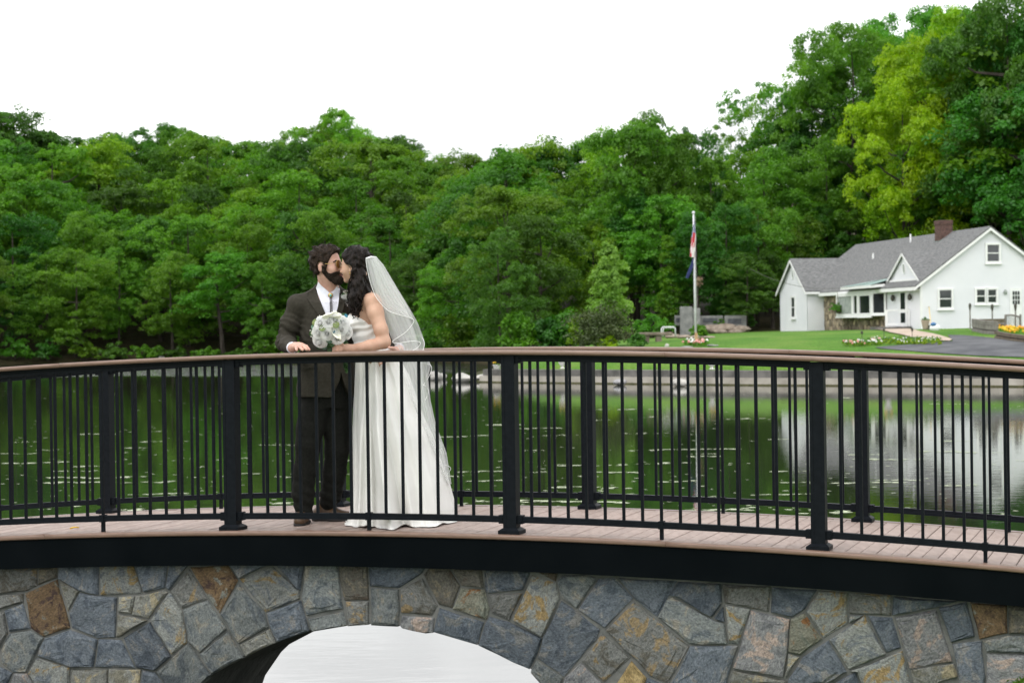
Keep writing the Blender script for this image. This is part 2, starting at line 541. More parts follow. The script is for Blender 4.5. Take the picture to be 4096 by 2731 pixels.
m_soffit = mat('dark_soffit_stone', (0.025, 0.026, 0.024), (0.05, 0.05, 0.045), scale=4, rough=0.9, bump=0.6, bscale=22)  # arch underside in a darker stone colour than the wall faces
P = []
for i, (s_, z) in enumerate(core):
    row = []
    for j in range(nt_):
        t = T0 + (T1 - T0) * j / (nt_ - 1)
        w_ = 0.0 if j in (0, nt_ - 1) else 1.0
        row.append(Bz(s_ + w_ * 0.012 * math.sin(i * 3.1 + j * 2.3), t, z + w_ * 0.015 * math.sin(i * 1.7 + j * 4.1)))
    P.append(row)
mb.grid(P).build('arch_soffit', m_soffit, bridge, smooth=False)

# the facing stones, each an object; polygons in the wall plane
Kc = 700 / 2282.0
CO = {'A': 0, 'B': 600, 'C': 1200, 'D': 1800, 'E': 2400, 'F': 3000, 'G': 3396}
STONES = '''
A o -60,60 465,60 470,300 340,365 -60,415
A b 490,60 725,60 735,190 485,300
A g 745,50 1275,40 1275,420 1030,375 760,205
A m 1290,40 1720,30 1850,400 1300,430
A g 1740,30 2170,20 2140,330 1870,390
A o -60,430 290,400 290,510 -60,620
A r 310,400 730,215 905,850 560,970 400,860
A y 760,225 1020,365 875,635
A g 1030,390 1250,430 1510,450 1490,975 1260,985 930,850 885,660
A y 1530,445 1740,435 1705,670 1530,660
A y 1750,435 2110,360 2170,390 1930,730 1710,680
A y 1520,675 1700,690 1910,745 1560,975 1505,975
A o -60,640 40,650 90,920 -60,1180
A g 45,625 285,525 385,860 110,905
A e 110,920 390,880 550,985 330,1430 160,1430 0,1310 0,1140
A g 565,985 900,875 1255,1000 1210,1360 930,1365 480,1215
A g 1275,1000 1570,1005 1745,1370 1225,1365
A g 1600,985 1940,770 2220,1220 2010,1410 1765,1370
A m 470,1235 895,1370 880,1800 560,1800 360,1440
A y 910,1390 1390,1390 1385,1800 890,1800
A y 1410,1385 1820,1395 1790,1800 1400,1800
A g 1840,1400 2010,1430 2260,1760 1800,1800
A g -60,1340 150,1430 30,1700 -60,1700
A p 165,1440 340,1440 480,1680 90,1680
B g 235,20 490,25 240,365 195,330
B o 255,370 500,90 735,470 410,600
B r 520,60 1000,30 1140,230 900,660 730,430
B g 1010,20 1560,15 1160,210
B m 1155,220 1590,50 1940,370 1950,470 1500,650
B g 1610,25 2000,15 1950,368
B m 225,395 265,400 410,640 475,1040 285,1205 0,760 0,740
B e 415,610 735,490 840,640 990,860 640,1180 490,1020
B e 905,680 1145,270 1490,660 1540,840 1150,1060 990,810
B g 1505,660 1955,490 2065,880 2060,900 1640,1040 1545,820
B y 1155,1075 1545,860 1635,1040 1235,1225
B e 640,1195 1010,890 1205,1240 800,1450
B e 70,1425 490,1045 780,1460 640,1600 420,1760 250,1700
C e 62,15 475,15 550,600 78,695 15,460
C b 490,15 865,15 890,490 570,495 500,200
C d 885,15 1640,40 1590,140 1280,330 905,310
C e 110,730 550,640 600,810 590,830 150,905 85,720
C o 580,510 885,500 885,810 610,835
C e 915,325 1275,345 1290,600 1270,835 915,825
C o 1300,350 1585,200 1780,560 1710,690 1310,655
C p 1290,820 1320,690 1740,715 1720,915 1630,930 1320,860
C b 1600,160 1680,60 1930,60 2080,300 1980,590 1800,545
D b 0,75 405,80 430,325 145,305
D q 130,330 440,345 510,600 465,745 25,610
D d 430,85 1040,110 950,350 480,400 450,370
D o 490,415 930,395 770,755 530,660
D m 1060,160 1370,262 1430,470 1195,970 820,760 840,700
D b 1130,120 1400,130 1370,240
D e 1390,240 1470,150 1790,160 1920,200 1650,600 1450,460
D g 1665,610 1930,215 2150,190 2380,460 2015,855 1690,640
D d -150,590 30,650 430,770 355,1075 0,980 -226,905
D d 500,700 770,770 1190,985 1130,1200 1030,1390 830,1310 360,1080 440,800
D g 1445,500 1640,620 1945,875 1900,1000 1480,1490 1130,1250 1215,960
D e 1110,1270 1470,1500 1420,1640 1220,1640 1040,1440 1050,1400
D o 1965,925 2340,1235 2000,1560 1715,1285
D p 1490,1500 1700,1300 1960,1560 1850,1700 1430,1700
E g 230,200 1000,240 740,710 440,470
E o 430,500 1155,1085 880,1580 640,1470 430,1240 70,880
E e 930,450 1460,740 1620,800 1660,1065 1165,1065 745,715 850,490
E d 1010,250 1570,270 1590,540 1460,715 960,440 890,430
E g 1480,730 1590,570 1620,770 1560,770
E o 1590,280 2220,310 2195,640 1620,530
E m 1625,550 1950,610 1800,1065 1670,1060
E g 1160,1085 1795,1080 1630,1640 880,1640 1080,1290
E w 400,1280 600,1500 560,1640 170,1640
E g 610,1500 860,1600 560,1660
F y -245,1395 470,1535 460,1700 -310,1700
F p 5,625 515,735 490,1150 430,1500 -225,1375
F d 280,320 870,355 720,610 545,715 265,655
F m 890,360 1260,385 1275,790 960,985 720,640
F o 1285,390 1840,425 1840,690 1295,675
F q 520,735 700,650 945,990 650,1215 490,1170
F y 490,1185 635,1230 460,1520 440,1510
F e 1290,690 1470,685 1290,790
F m 1490,680 1770,1190 1290,1400 1030,1010
F g 1520,690 1845,715 1970,1110 1780,1180
F g 1015,1015 1260,1420 990,1600 500,1640 480,1540 680,1230
F m 1300,1420 1980,1150 2030,1330 2110,1650 1480,1650 1380,1420
F g 1100,1560 1370,1420 1460,1700 1000,1700
G d 565,440 1420,500 1150,580 560,695
G p 590,720 1130,610 1350,1290 790,1385 700,1100
G y 800,1400 1370,1310 1420,1480 1180,1560 1100,1700 860,1700
G d 1160,590 1530,510 1645,960 1330,1045
G r 1570,520 2060,550 2065,920 1700,1005
G b 2070,560 2500,580 2500,930 2080,930
G g 1340,1060 1730,1020 1775,1490 1740,1700 1440,1700 1425,1480
G e 1740,1020 2070,945 2300,950 2500,1180 1790,1170
G p 1790,1185 2500,1195 2500,1530 2480,1700 1780,1700'''
SC = {'g': ((0.070, 0.086, 0.108), (0.185, 0.185, 0.18), (0.118, 0.138, 0.162)), 'd': ((0.052, 0.066, 0.085), (0.14, 0.145, 0.145), (0.088, 0.105, 0.126)),
      'e': ((0.085, 0.10, 0.112), (0.215, 0.205, 0.175), (0.15, 0.165, 0.165)), 'o': ((0.095, 0.09, 0.075), (0.225, 0.17, 0.095), (0.15, 0.155, 0.15)),
      'b': ((0.075, 0.06, 0.045), (0.17, 0.15, 0.11), (0.11, 0.105, 0.09)), 'r': ((0.055, 0.034, 0.03), (0.19, 0.20, 0.18), (0.15, 0.10, 0.055)),
      'y': ((0.15, 0.145, 0.115), (0.29, 0.255, 0.17), (0.195, 0.20, 0.185)), 'm': ((0.11, 0.125, 0.14), (0.22, 0.16, 0.075), (0.19, 0.20, 0.19)),
      'p': ((0.12, 0.125, 0.135), (0.31, 0.25, 0.215), (0.19, 0.195, 0.20)), 'q': ((0.17, 0.185, 0.155), (0.20, 0.095, 0.035), (0.19, 0.19, 0.15)),
      'w': ((0.26, 0.19, 0.085), (0.38, 0.29, 0.14), None)}
def stone_material(key):
    c1, c2, c3 = SC[key]
    m = bpy.data.materials.new('split_stone_' + {'g': 'grey', 'd': 'dark', 'e': 'greenish', 'o': 'ochre', 'b': 'brown', 'r': 'rust', 'y': 'tan', 'm': 'mixed', 'p': 'pink', 'q': 'iron', 'w': 'yellow'}[key])
    m.use_nodes = True
    N = m.node_tree.nodes; L = m.node_tree.links; bs = N['Principled BSDF']
    bs.inputs['Roughness'].default_value = 0.75; bs.inputs['Specular IOR Level'].default_value = 0.3
    tc = N.new('ShaderNodeTexCoord'); oi = N.new('ShaderNodeObjectInfo')
    rot = N.new('ShaderNodeVectorRotate'); rot.rotation_type = 'AXIS_ANGLE'; rot.inputs['Axis'].default_value = (bv.x, bv.y, 0)
    an = N.new('ShaderNodeMath'); an.operation = 'MULTIPLY'; an.inputs[1].default_value = 6.28
    L.new(oi.outputs['Random'], an.inputs[0]); L.new(an.outputs[0], rot.inputs['Angle']); L.new(tc.outputs['Object'], rot.inputs['Vector'])
    ad = N.new('ShaderNodeVectorMath'); ad.operation = 'ADD'
    sc = N.new('ShaderNodeVectorMath'); sc.operation = 'SCALE'; sc.inputs[0].default_value = (31, 17, 23); L.new(oi.outputs['Random'], sc.inputs['Scale'])
    L.new(rot.outputs[0], ad.inputs[0]); L.new(sc.outputs[0], ad.inputs[1])
    st = N.new('ShaderNodeMapping'); st.inputs['Scale'].default_value = (1, 1, 1.6); L.new(ad.outputs[0], st.inputs['Vector'])
    def noise(s, d, r=0.55, dist=0.0, v=None):
        n = N.new('ShaderNodeTexNoise'); n.inputs['Scale'].default_value = s; n.inputs['Detail'].default_value = d
        n.inputs['Roughness'].default_value = r; n.inputs['Distortion'].default_value = dist
        L.new(v or ad.outputs[0], n.inputs['Vector']); return n.outputs['Fac']
    big = noise(5.5, 7, 0.68, 1.5)
    cr = N.new('ShaderNodeValToRGB'); e = cr.color_ramp.elements
    e[0].position, e[0].color = 0.40, (*c1, 1); e[1].position, e[1].color = 0.60, (*c2, 1)
    if c3:
        x = e.new(0.47); x.color = (*c3, 1); x = e.new(0.55); x.color = (*c3, 1)
    L.new(big, cr.inputs['Fac'])
    fine = noise(62, 10, 0.82, 0.2, st.outputs[0])
    cr2 = N.new('ShaderNodeValToRGB'); e = cr2.color_ramp.elements
    e[0].position, e[0].color = 0.36, (0.36, 0.36, 0.37, 1); e[1].position, e[1].color = 0.66, (1.65, 1.63, 1.58, 1)
    L.new(fine, cr2.inputs['Fac'])
    mu = N.new('ShaderNodeMix'); mu.data_type = 'RGBA'; mu.blend_type = 'MULTIPLY'; mu.inputs[0].default_value = 1
    L.new(cr.outputs[0], mu.inputs[6]); L.new(cr2.outputs[0], mu.inputs[7])
    hs = N.new('ShaderNodeHueSaturation'); mr = N.new('ShaderNodeMapRange'); mr.inputs['To Min'].default_value = 0.84; mr.inputs['To Max'].default_value = 1.2
    L.new(oi.outputs['Random'], mr.inputs['Value']); L.new(mr.outputs[0], hs.inputs['Value']); L.new(mu.outputs[2], hs.inputs['Color'])
    L.new(hs.outputs[0], bs.inputs['Base Color'])
    b1 = N.new('ShaderNodeBump'); b1.inputs['Strength'].default_value = 0.9; b1.inputs['Distance'].default_value = 0.012
    L.new(noise(42, 10, 0.78, 0.4, st.outputs[0]), b1.inputs['Height'])
    b2 = N.new('ShaderNodeBump'); b2.inputs['Strength'].default_value = 1.0; b2.inputs['Distance'].default_value = 0.035
    vo = N.new('ShaderNodeTexNoise'); vo.inputs['Scale'].default_value = 6; vo.inputs['Detail'].default_value = 4; vo.inputs['Distortion'].default_value = 1.6
    L.new(st.outputs[0], vo.inputs['Vector'])
    sn = N.new('ShaderNodeMath'); sn.operation = 'SNAP'; sn.inputs[1].default_value = 0.09; L.new(vo.outputs['Fac'], sn.inputs[0])
    L.new(sn.outputs[0], b2.inputs['Height']); L.new(b1.outputs[0], b2.inputs['Normal']); L.new(b2.outputs[0], bs.inputs['Normal'])
    return m
SM = {k: stone_material(k) for k in SC}
def stone(poly, key, t=TW, depth=0.09, rs=None, parent=bridge, seg=0.06):
    """poly in (s, z); a split-faced slab with chamfered edge and a rough face"""
    P = np.array(poly, float)
    area = 0.5 * np.sum(P[:, 0] * np.roll(P[:, 1], -1) - P[:, 1] * np.roll(P[:, 0], -1))
    if area < 0: P = P[::-1]
    c = P.mean(0)
    # densify and jitter the outline
    out = []
    n = len(P)
    for i in range(n):
        a, b = P[i], P[(i + 1) % n]; d = b - a; l = np.hypot(*d); m_ = max(1, int(l / seg))
        nrm = np.array([d[1], -d[0]]) / (l + 1e-9)
        for j in range(m_):
            q = a + d * (j / m_)
            q = q - nrm * (0.0008 + rs.uniform(-0.001, 0.0035))
            out.append(q)
    O = np.array(out); m_ = len(O)
    rad = np.sqrt(abs(area))
    proud = rs.uniform(-0.004, 0.006)
    tilt = rs.normal(0, 0.03, 2)
    # split face: an arris, then a chipped ledge on one side
    ang0 = rs.uniform(0, 6.28); led = rs.uniform(0.004, 0.016); lw_ = rs.uniform(0.72, 0.86)
    rings = [(1.0, depth, 0), (1.0, 0.012, 0), (1 - 0.008 / rad * 1.2, 0.004, .5), (1 - 0.026 / rad, 0.0, 1), (lw_ + .05, -0.001, 1), (lw_ - .03, -0.002, 2), (0.45, -0.003, 2)]
    V = []
    for (f_, tt, st_) in rings:
        ph = rs.uniform(0, 6.28)
        for i_, q in enumerate(O):
            th_ = math.atan2(q[1] - c[1], q[0] - c[0])
            ff = f_ * (1 + (0.07 * math.sin(3 * th_ + ph) + rs.normal(0, .025)) * (st_ >= 1 and f_ < .95))
            w = c + (q - c) * min(ff, 1.0)
            r_ = 0 if tt > 0.01 else rs.normal(0, 0.0022)
            tl = (w - c) @ tilt if tt < 0.01 else 0
            lg = led * max(0.0, math.cos(th_ - ang0) + .15) if st_ == 2 else (led * .25 * max(0.0, math.cos(th_ - ang0) + .15) if st_ == 1 else 0)
            V.append(Bz(w[0], t + tt + r_ + tl - (proud if tt < 0.01 else 0) - lg * .8, w[1]))
    V.append(Bz(c[0], t - 0.005 - proud - led * .3 + rs.normal(0, 0.002), c[1]))
    fs = []
    for r_ in range(len(rings) - 1):
        for i in range(m_):
            a, b = r_ * m_ + i, r_ * m_ + (i + 1) % m_
            fs.append((a, b, b + m_, a + m_))
    k = (len(rings) - 1) * m_
    for i in range(m_): fs.append((k + i, k + (i + 1) % m_, len(V) - 1))
    return MB().add(V, fs).build('stone', SM[key], parent)
rs_ = np.random.default_rng(11)
for line in STONES.strip().split('\n'):
    q = line.split()
    poly = []
    for xy in q[2:]:
        x_, y_ = map(float, xy.split(','))
        poly.append(wall_st(CO[q[0]] + x_ * Kc, 2250 + y_ * Kc))
    poly = [(s_, min(z, zdeck(s_) - 0.195 if z > zdeck(s_) - 0.19 else z)) for s_, z in poly]
    stone(poly, q[1], rs=rs_)
# stones beyond the picture's edges: clipped cells of seeds
def clip(poly, n, d):
    out = []
    for i in range(len(poly)):
        a, b = poly[i], poly[(i + 1) % len(poly)]
        fa, fb = a[0] * n[0] + a[1] * n[1] - d, b[0] * n[0] + b[1] * n[1] - d
        if fa <= 0: out.append(a)
        if fa * fb < 0:
            k_ = fa / (fa - fb); out.append((a[0] + (b[0] - a[0]) * k_, a[1] + (b[1] - a[1]) * k_))
    return out
def cells(x0, x1, z0, z1, size, rs):
    nx_, nz_ = max(1, round((x1 - x0) / size)), max(1, round((z1 - z0) / size))
    S = [(x0 + (i + 0.5 + rs.uniform(-.33, .33)) * (x1 - x0) / nx_, z0 + (j + 0.5 + rs.uniform(-.33, .33)) * (z1 - z0) / nz_) for i in range(nx_) for j in range(nz_)]
    res = []
    for i, p in enumerate(S):
        poly = [(x0, z0), (x1, z0), (x1, z1), (x0, z1)]
        for j, q in enumerate(S):
            if i == j or abs(p[0] - q[0]) > 3 * size or abs(p[1] - q[1]) > 3 * size: continue
            n = (q[0] - p[0], q[1] - p[1]); d = (q[0] ** 2 + q[1] ** 2 - p[0] ** 2 - p[1] ** 2) / 2
            poly = clip(poly, n, d)
            if len(poly) < 3: break
        if len(poly) >= 3: res.append((p, poly))
    return res
sl = wall_st(-20, 2500)[0]; sr = wall_st(4165, 2500)[0]
for x0, x1 in ((sl - 0.9, sl), (sr, sr + 0.9)):
    for p, poly in cells(x0, x1, 0.05, min(zdeck(x0), zdeck(x1)) - 0.2, 0.19, rs_):
        stone(poly, random.choice('ggdeomyp'), rs=rs_)

# ------------------------------------------------------------------ railings
HR = 1.067
def bar_box(s0, s1, t, w, h0, h1, mat_, name, parent, extra=None):
    return sweep(extra or [(t - w / 2, h0), (t + w / 2, h0), (t + w / 2, h1), (t - w / 2, h1)], s0, s1, 0.15).build(name, mat_, parent)
mpost = MB()
hp = HR - 0.03
for (sx, sy) in ((1, 1),):
    w = 0.04
    prof = [(-w, -w), (-0.022, -w), (-0.022, -w + 0.0018), (-0.0195, -w + 0.0018), (-0.0195, -w), (w, -w), (w, w), (-w, w)]
    n = len(prof)
    mpost.add([(x, y, z) for z in (0.0, hp) for x, y in prof], [(i, (i + 1) % n, (i + 1) % n + n, i + n) for i in range(n)] + [tuple(range(n, 2 * n))])
me_post = mpost.mesh('post')
mpl = MB()
rows = [(0.0, 0.0645), (0.0215, 0.0645), (0.0225, 0.0625), (0.034, 0.046), (0.036, 0.0415)]
for z, r in rows: mpl.v.extend([(-r, -r, z), (r, -r, z), (r, r, z), (-r, r, z)])
for i in range(len(rows) - 1):
    for k in range(4):
        a, b = i * 4 + k, i * 4 + (k + 1) % 4
        mpl.f.append((a, b, b + 4, a + 4)); mpl.m.append(0)
mpl.f.append(tuple(range((len(rows) - 1) * 4, len(rows) * 4))); mpl.m.append(0)
me_plate = mpl.mesh('base_plate')
bw_ = 0.0165
me_bal = bevel(MB().box((0, 0, 0.5), (bw_, bw_, 1.0)).mesh('baluster'), 0.0015)
me_br = MB().box((0, 0, 0), (0.034, 0.056, 0.05)).box((0.006, -0.030, 0.012), (0.008, 0.008, 0.008)).box((0.006, -0.030, -0.012), (0.008, 0.008, 0.008)).mesh('bracket')
me_foot = MB().box((0, 0, 0.032), (0.02, 0.02, 0.064)).box((0, 0, 0.085), (0.03, 0.052, 0.045)).mesh('support_foot')
for m_ in (me_post, me_plate, me_bal, me_br, me_foot): m_.materials.append(m_black)
def put(me_, name, parent, s, t, h, zscale=1.0, rot=0.0, tilt=0.0):
    o = link(name, me_, None, parent)
    p = B(s, t, h)
    sl_ = -(s - BS0) / BR * tilt
    o.matrix_parent_inverse = Matrix.Identity(4)
    o.location = p - parent_world(parent)
    o.rotation_euler = (0, -sl_, -BA + rot)
    o.scale = (1, 1, zscale)
    return o
def parent_world(p):
    return Vector(p.location)
rails = []
for side, lab in ((0, 'near black metal railing with brown handrail, in front of the couple'), (1, 'far black metal railing with brown handrail, behind the couple')):
    t = 0.0 if side == 0 else BW
    R = empty('railing', B(0, t, 0)); tag(R, lab, 'railing', 'the two bridge railings')
    rails.append(R)
    cuts = [S0, -2.95, 0.945, 4.3, S1] if side == 0 else [S0, -2.6, 1.35, 4.3, S1]
    prof = rounded(t - 0.07, t + 0.07, HR - 0.027, HR, 0.0115, 4)
    for a, b in zip(cuts[:-1], cuts[1:]):
        sweep(prof, a + 0.0006, b - 0.0006, 0.1).build('handrail', m_comp, R, smooth=True)
    for k in range(-3 if side else -2, 4):
        sp = k * BL
        # post with its plate
        po = put(me_post, 'post', R, sp, t, 0.0)
        pl = link('base_plate', me_plate, None, po); pl.matrix_parent_inverse = Matrix.Identity(4)
        if k == 3: continue
        a, b = sp + 0.041, sp + BL - 0.041
        # top rail in two steps, bottom rail with a lip
        sweep([(t - 0.022, HR - 0.066), (t + 0.022, HR - 0.066), (t + 0.022, HR - 0.045), (t + 0.03, HR - 0.043), (t + 0.03, HR - 0.0275), (t - 0.03, HR - 0.0275), (t - 0.03, HR - 0.043), (t - 0.022, HR - 0.045)], a, b).build('top_rail', m_black, R)
        sweep([(t - 0.024, 0.066), (t + 0.024, 0.066), (t + 0.024, 0.081), (t + 0.02, 0.083), (t + 0.02, 0.102), (t - 0.02, 0.102), (t - 0.02, 0.083), (t - 0.024, 0.081)], a, b).build('bottom_rail', m_black, R)
        mid = sp + BL / 2
        for j in range(15):
            sj = mid + (j - 7) * 0.1105
            put(me_bal, 'baluster', R, sj, t, 0.1, HR - 0.06 - 0.1)
        put(me_foot, 'support_foot', R, mid, t, 0.0)
        for sb, r_ in ((a + 0.014, 0), (b - 0.014, math.pi)):
            put(me_br, 'bracket', R, sb, t, 0.084, 1.0, 0)
            put(me_br, 'bracket', R, sb, t, HR - 0.056, 0.8, 0)
# ------------------------------------------------------------------ trees
def leaf_material(name, base, tip, trans=0.52, vary=0.22, hue=0.02):
    m = bpy.data.materials.new(name); m.use_nodes = True
    N = m.node_tree.nodes; L = m.node_tree.links
    N.remove(N['Principled BSDF'])
    out = N['Material Output']
    oi = N.new('ShaderNodeObjectInfo'); tc = N.new('ShaderNodeTexCoord')
    no = N.new('ShaderNodeTexNoise'); no.inputs['Scale'].default_value = 0.55; no.inputs['Detail'].default_value = 7
    no.inputs['Roughness'].default_value = 0.7
    L.new(tc.outputs['Object'], no.inputs['Vector'])
    cr = N.new('ShaderNodeValToRGB'); e = cr.color_ramp.elements
    e[0].position, e[0].color = 0.33, (*base, 1); e[1].position, e[1].color = 0.66, (*tip, 1)
    L.new(no.outputs['Fac'], cr.inputs['Fac'])
    hs = N.new('ShaderNodeHueSaturation')
    def mr(a, b, src):
        r = N.new('ShaderNodeMapRange'); r.inputs['To Min'].default_value = a; r.inputs['To Max'].default_value = b
        L.new(src, r.inputs['Value']); return r.outputs[0]
    L.new(mr(0.5 - hue, 0.5 + hue, oi.outputs['Random']), hs.inputs['Hue'])
    fr = N.new('ShaderNodeMath'); fr.operation = 'FRACT'; m7 = N.new('ShaderNodeMath'); m7.operation = 'MULTIPLY'; m7.inputs[1].default_value = 7.31
    L.new(oi.outputs['Random'], m7.inputs[0]); L.new(m7.outputs[0], fr.inputs[0])
    L.new(mr(1 - vary, 1 + vary, fr.outputs[0]), hs.inputs['Value'])
    L.new(cr.outputs[0], hs.inputs['Color'])
    df = N.new('ShaderNodeBsdfDiffuse'); tr = N.new('ShaderNodeBsdfTranslucent'); mx = N.new('ShaderNodeMixShader')
    gl = N.new('ShaderNodeBsdfGlossy'); gl.inputs['Roughness'].default_value = 0.45; gl.inputs['Color'].default_value = (0.5, 0.55, 0.5, 1)
    mx2 = N.new('ShaderNodeMixShader'); mx2.inputs[0].default_value = 0.04
    ty = N.new('ShaderNodeMix'); ty.data_type = 'RGBA'; ty.blend_type = 'MULTIPLY'; ty.inputs[0].default_value = 1; ty.inputs[7].default_value = (1.1, 1.2, 0.5, 1)
    L.new(hs.outputs[0], df.inputs['Color']); L.new(hs.outputs[0], ty.inputs[6]); L.new(ty.outputs[2], tr.inputs['Color'])
    mx.inputs[0].default_value = trans
    L.new(df.outputs[0], mx.inputs[1]); L.new(tr.outputs[0], mx.inputs[2])
    L.new(mx.outputs[0], mx2.inputs[1]); L.new(gl.outputs[0], mx2.inputs[2])
    L.new(mx2.outputs[0], out.inputs['Surface'])
    return m
ML = {'mid': leaf_material('leaves_mid_green', (0.062, 0.178, 0.012), (0.14, 0.315, 0.02)),
      'deep': leaf_material('leaves_deep_green', (0.036, 0.118, 0.014), (0.08, 0.215, 0.02)),
      'fresh': leaf_material('leaves_fresh_green', (0.085, 0.205, 0.010), (0.19, 0.36, 0.016)),
      'gold': leaf_material('leaves_yellow_green', (0.16, 0.33, 0.004), (0.35, 0.54, 0.010), 0.52, 0.1),
      'pale': leaf_material('leaves_pale_green', (0.13, 0.32, 0.045), (0.25, 0.47, 0.085), 0.45, 0.1),
      'grey': leaf_material('leaves_greyish', (0.045, 0.072, 0.025), (0.10, 0.125, 0.05), 0.25, 0.1),
      'lime': leaf_material('leaves_lime', (0.12, 0.25, 0.01), (0.25, 0.40, 0.02), 0.4, 0.1)}
m_bark = mat('bark', (0.035, 0.030, 0.024), (0.075, 0.065, 0.054), scale=3, rough=0.9, bump=0.6, bscale=14, stretch=(1, 1, 0.3), spec=0.1)

def leaf_cloud(C, R, per, size, rg, up=0.55, flat=0.8, shell=0.35):
    """leaf quads round clump centres C (n,3) with radii R (n,)"""
    n = len(C) * per
    c = np.repeat(C, per, 0); r = np.repeat(R, per)
    d = rg.normal(size=(n, 3)); d /= np.linalg.norm(d, axis=1)[:, None]
    d[:, 2] = np.where(d[:, 2] < -0.25, -d[:, 2], d[:, 2])
    rad = r * (shell + (1 - shell) * rg.random(n) ** 0.6)
    pos = c + d * rad[:, None] * np.array([1, 1, flat])
    nrm = d * np.array([1, 1, 0.8]) + np.array([0, 0, up]) + rg.normal(size=(n, 3)) * 0.55
    nrm /= np.linalg.norm(nrm, axis=1)[:, None]
    a = np.cross(nrm, rg.normal(size=(n, 3))); a /= np.linalg.norm(a, axis=1)[:, None]
    b = np.cross(nrm, a)
    s = size * rg.uniform(0.6, 1.3, n)
    a *= s[:, None]; b *= (s * rg.uniform(0.5, 0.8, n))[:, None]
    V = np.stack([pos - a, pos - b * 0.9 + nrm * (s * 0.12)[:, None], pos + a, pos + b * 0.9 + nrm * (s * 0.12)[:, None]], 1).reshape(-1, 3)
    return V, np.arange(n * 4, dtype=np.int32).reshape(-1, 4)
def crown_points(kind, n, rg):
    """clump centres of a crown of unit height (z 0..1) and half width about 0.36"""
    if kind == 'column':
        z = rg.uniform(0.04, 0.97, n); w = 0.15 * np.sqrt(np.clip(1 - ((z - 0.42) / 0.6) ** 2, 0.02, 1))
        a = rg.uniform(0, 6.283, n); rr = w * rg.uniform(0.5, 1, n)
        return np.stack([rr * np.cos(a), rr * np.sin(a), z], 1), 0.055 + 0.03 * rg.random(n)
    lobes = []
    nl = {'round': 9, 'open': 11, 'tall': 8, 'full': 12}[kind]
    for i in range(nl):
        a = i * 2.4 + rg.uniform(-0.5, 0.5)
        z = {'round': 0.36, 'open': 0.42, 'tall': 0.30, 'full': 0.13}[kind] + (i / nl) * {'round': 0.5, 'open': 0.46, 'tall': 0.56, 'full': 0.70}[kind] + rg.uniform(-0.05, 0.05)
        wz = math.sqrt(max(0.05, 1 - ((z - 0.52) / 0.52) ** 2))
        rr = {'round': 0.24, 'open': 0.30, 'tall': 0.17, 'full': 0.24}[kind] * wz * rg.uniform(0.65, 1.1)
        lobes.append((rr * math.cos(a), rr * math.sin(a), z, {'round': 0.15, 'open': 0.115, 'tall': 0.13, 'full': 0.135}[kind] * rg.uniform(0.75, 1.2)))
    lobes.append((rg.uniform(-.05, .05), rg.uniform(-.05, .05), 0.84, 0.12))
    C, R = [], []
    for i in range(n):
        lx, ly, lz, lr = lobes[i % len(lobes)]
        d = rg.normal(size=3); d /= np.linalg.norm(d)
        if d[2] < -0.5: d[2] *= -1
        f = lr * rg.uniform(0.55, 1.08)
        C.append((lx + d[0] * f, ly + d[1] * f, lz + d[2] * f * 0.8)); R.append(lr * rg.uniform(0.22, 0.42))
    return np.array(C), np.array(R)
def make_tree(kind, seed, H, n, per, size, trunk_r=0.02, bare=0.3):
    """returns (crown mesh, trunk mesh) of a tree H metres tall"""
    rg = np.random.default_rng(seed)
    C, R = crown_points(kind, n, rg)
    V, F_ = leaf_cloud(C * H, R * H, per, size, rg)
    cm = np_mesh('crown', V, F_)
    mb = MB()
    lean = rg.normal(0, 0.02, 2)
    pts = [(0, 0, -0.03), (lean[0] * .3, lean[1] * .3, 0.2), (lean[0], lean[1], 0.45), (lean[0] * 1.2, lean[1] * 1.3, 0.72), (lean[0], lean[1], 0.88)]
    mb.tube([Vector(p) * H for p in pts], [trunk_r * H * f for f in (1.25, 0.9, 0.65, 0.3, 0.1)], 7)
    if kind != 'column':
        for i in range(9):
            c = C[i]
            z0 = min(0.30 + 0.05 * i, c[2] - 0.06)
            q = Vector((lean[0], lean[1], z0)) * H
            e = Vector(c) * H; m_ = q.lerp(e, 0.5) + Vector((0, 0, -0.02 * H))
            mb.tube([q, m_, e], [trunk_r * H * f for f in (0.42, 0.26, 0.06)], 5)
    return cm, mb.mesh('trunk')
TV = {'full': [make_tree('full', 500 + i, 13.0, 340, 85, 0.10, 0.014) for i in range(6)],
      'round': [make_tree('round', 100 + i, 13.0, 280, 85, 0.11) for i in range(5)],
      'tall': [make_tree('tall', 200 + i, 14.0, 260, 85, 0.11) for i in range(3)],
      'open': [make_tree('open', 300 + i, 18.0, 480, 85, 0.11, 0.014) for i in range(3)],
      'thin': [make_tree('open', 400 + i, 18.0, 130, 75, 0.125, 0.013) for i in range(2)]}
TH = {'full': 13.0, 'round': 13.0, 'tall': 14.0, 'open': 18.0, 'thin': 18.0}
leafed = {}
def tree(kind, var, leaf, X, Y, H, wscale=1.0, label=None, group=None, name='tree', cat='tree', z=None):
    cm, tm = TV[kind][var % len(TV[kind])]
    key = (kind, var % len(TV[kind]), leaf)
    if key not in leafed:
        c2 = cm.copy(); c2.name = 'crown'; c2.materials.clear(); c2.materials.append(ML[leaf]); leafed[key] = c2
        if not tm.materials: tm.materials.append(m_bark)
    z = hz(X, Y) if z is None else z
    t = empty(name, (X, Y, z - 0.05)); tag(t, label, cat, group)
    s = H / TH[kind] * 1.07
    t.scale = (s * wscale, s * wscale, s)
    t.rotation_euler = (0, 0, random.uniform(0, 6.28))
    for nm, m_ in (('crown', leafed[key]), ('trunk', tm)):
        o = bpy.data.objects.new(nm, m_); col.objects.link(o); o.parent = t
    return t
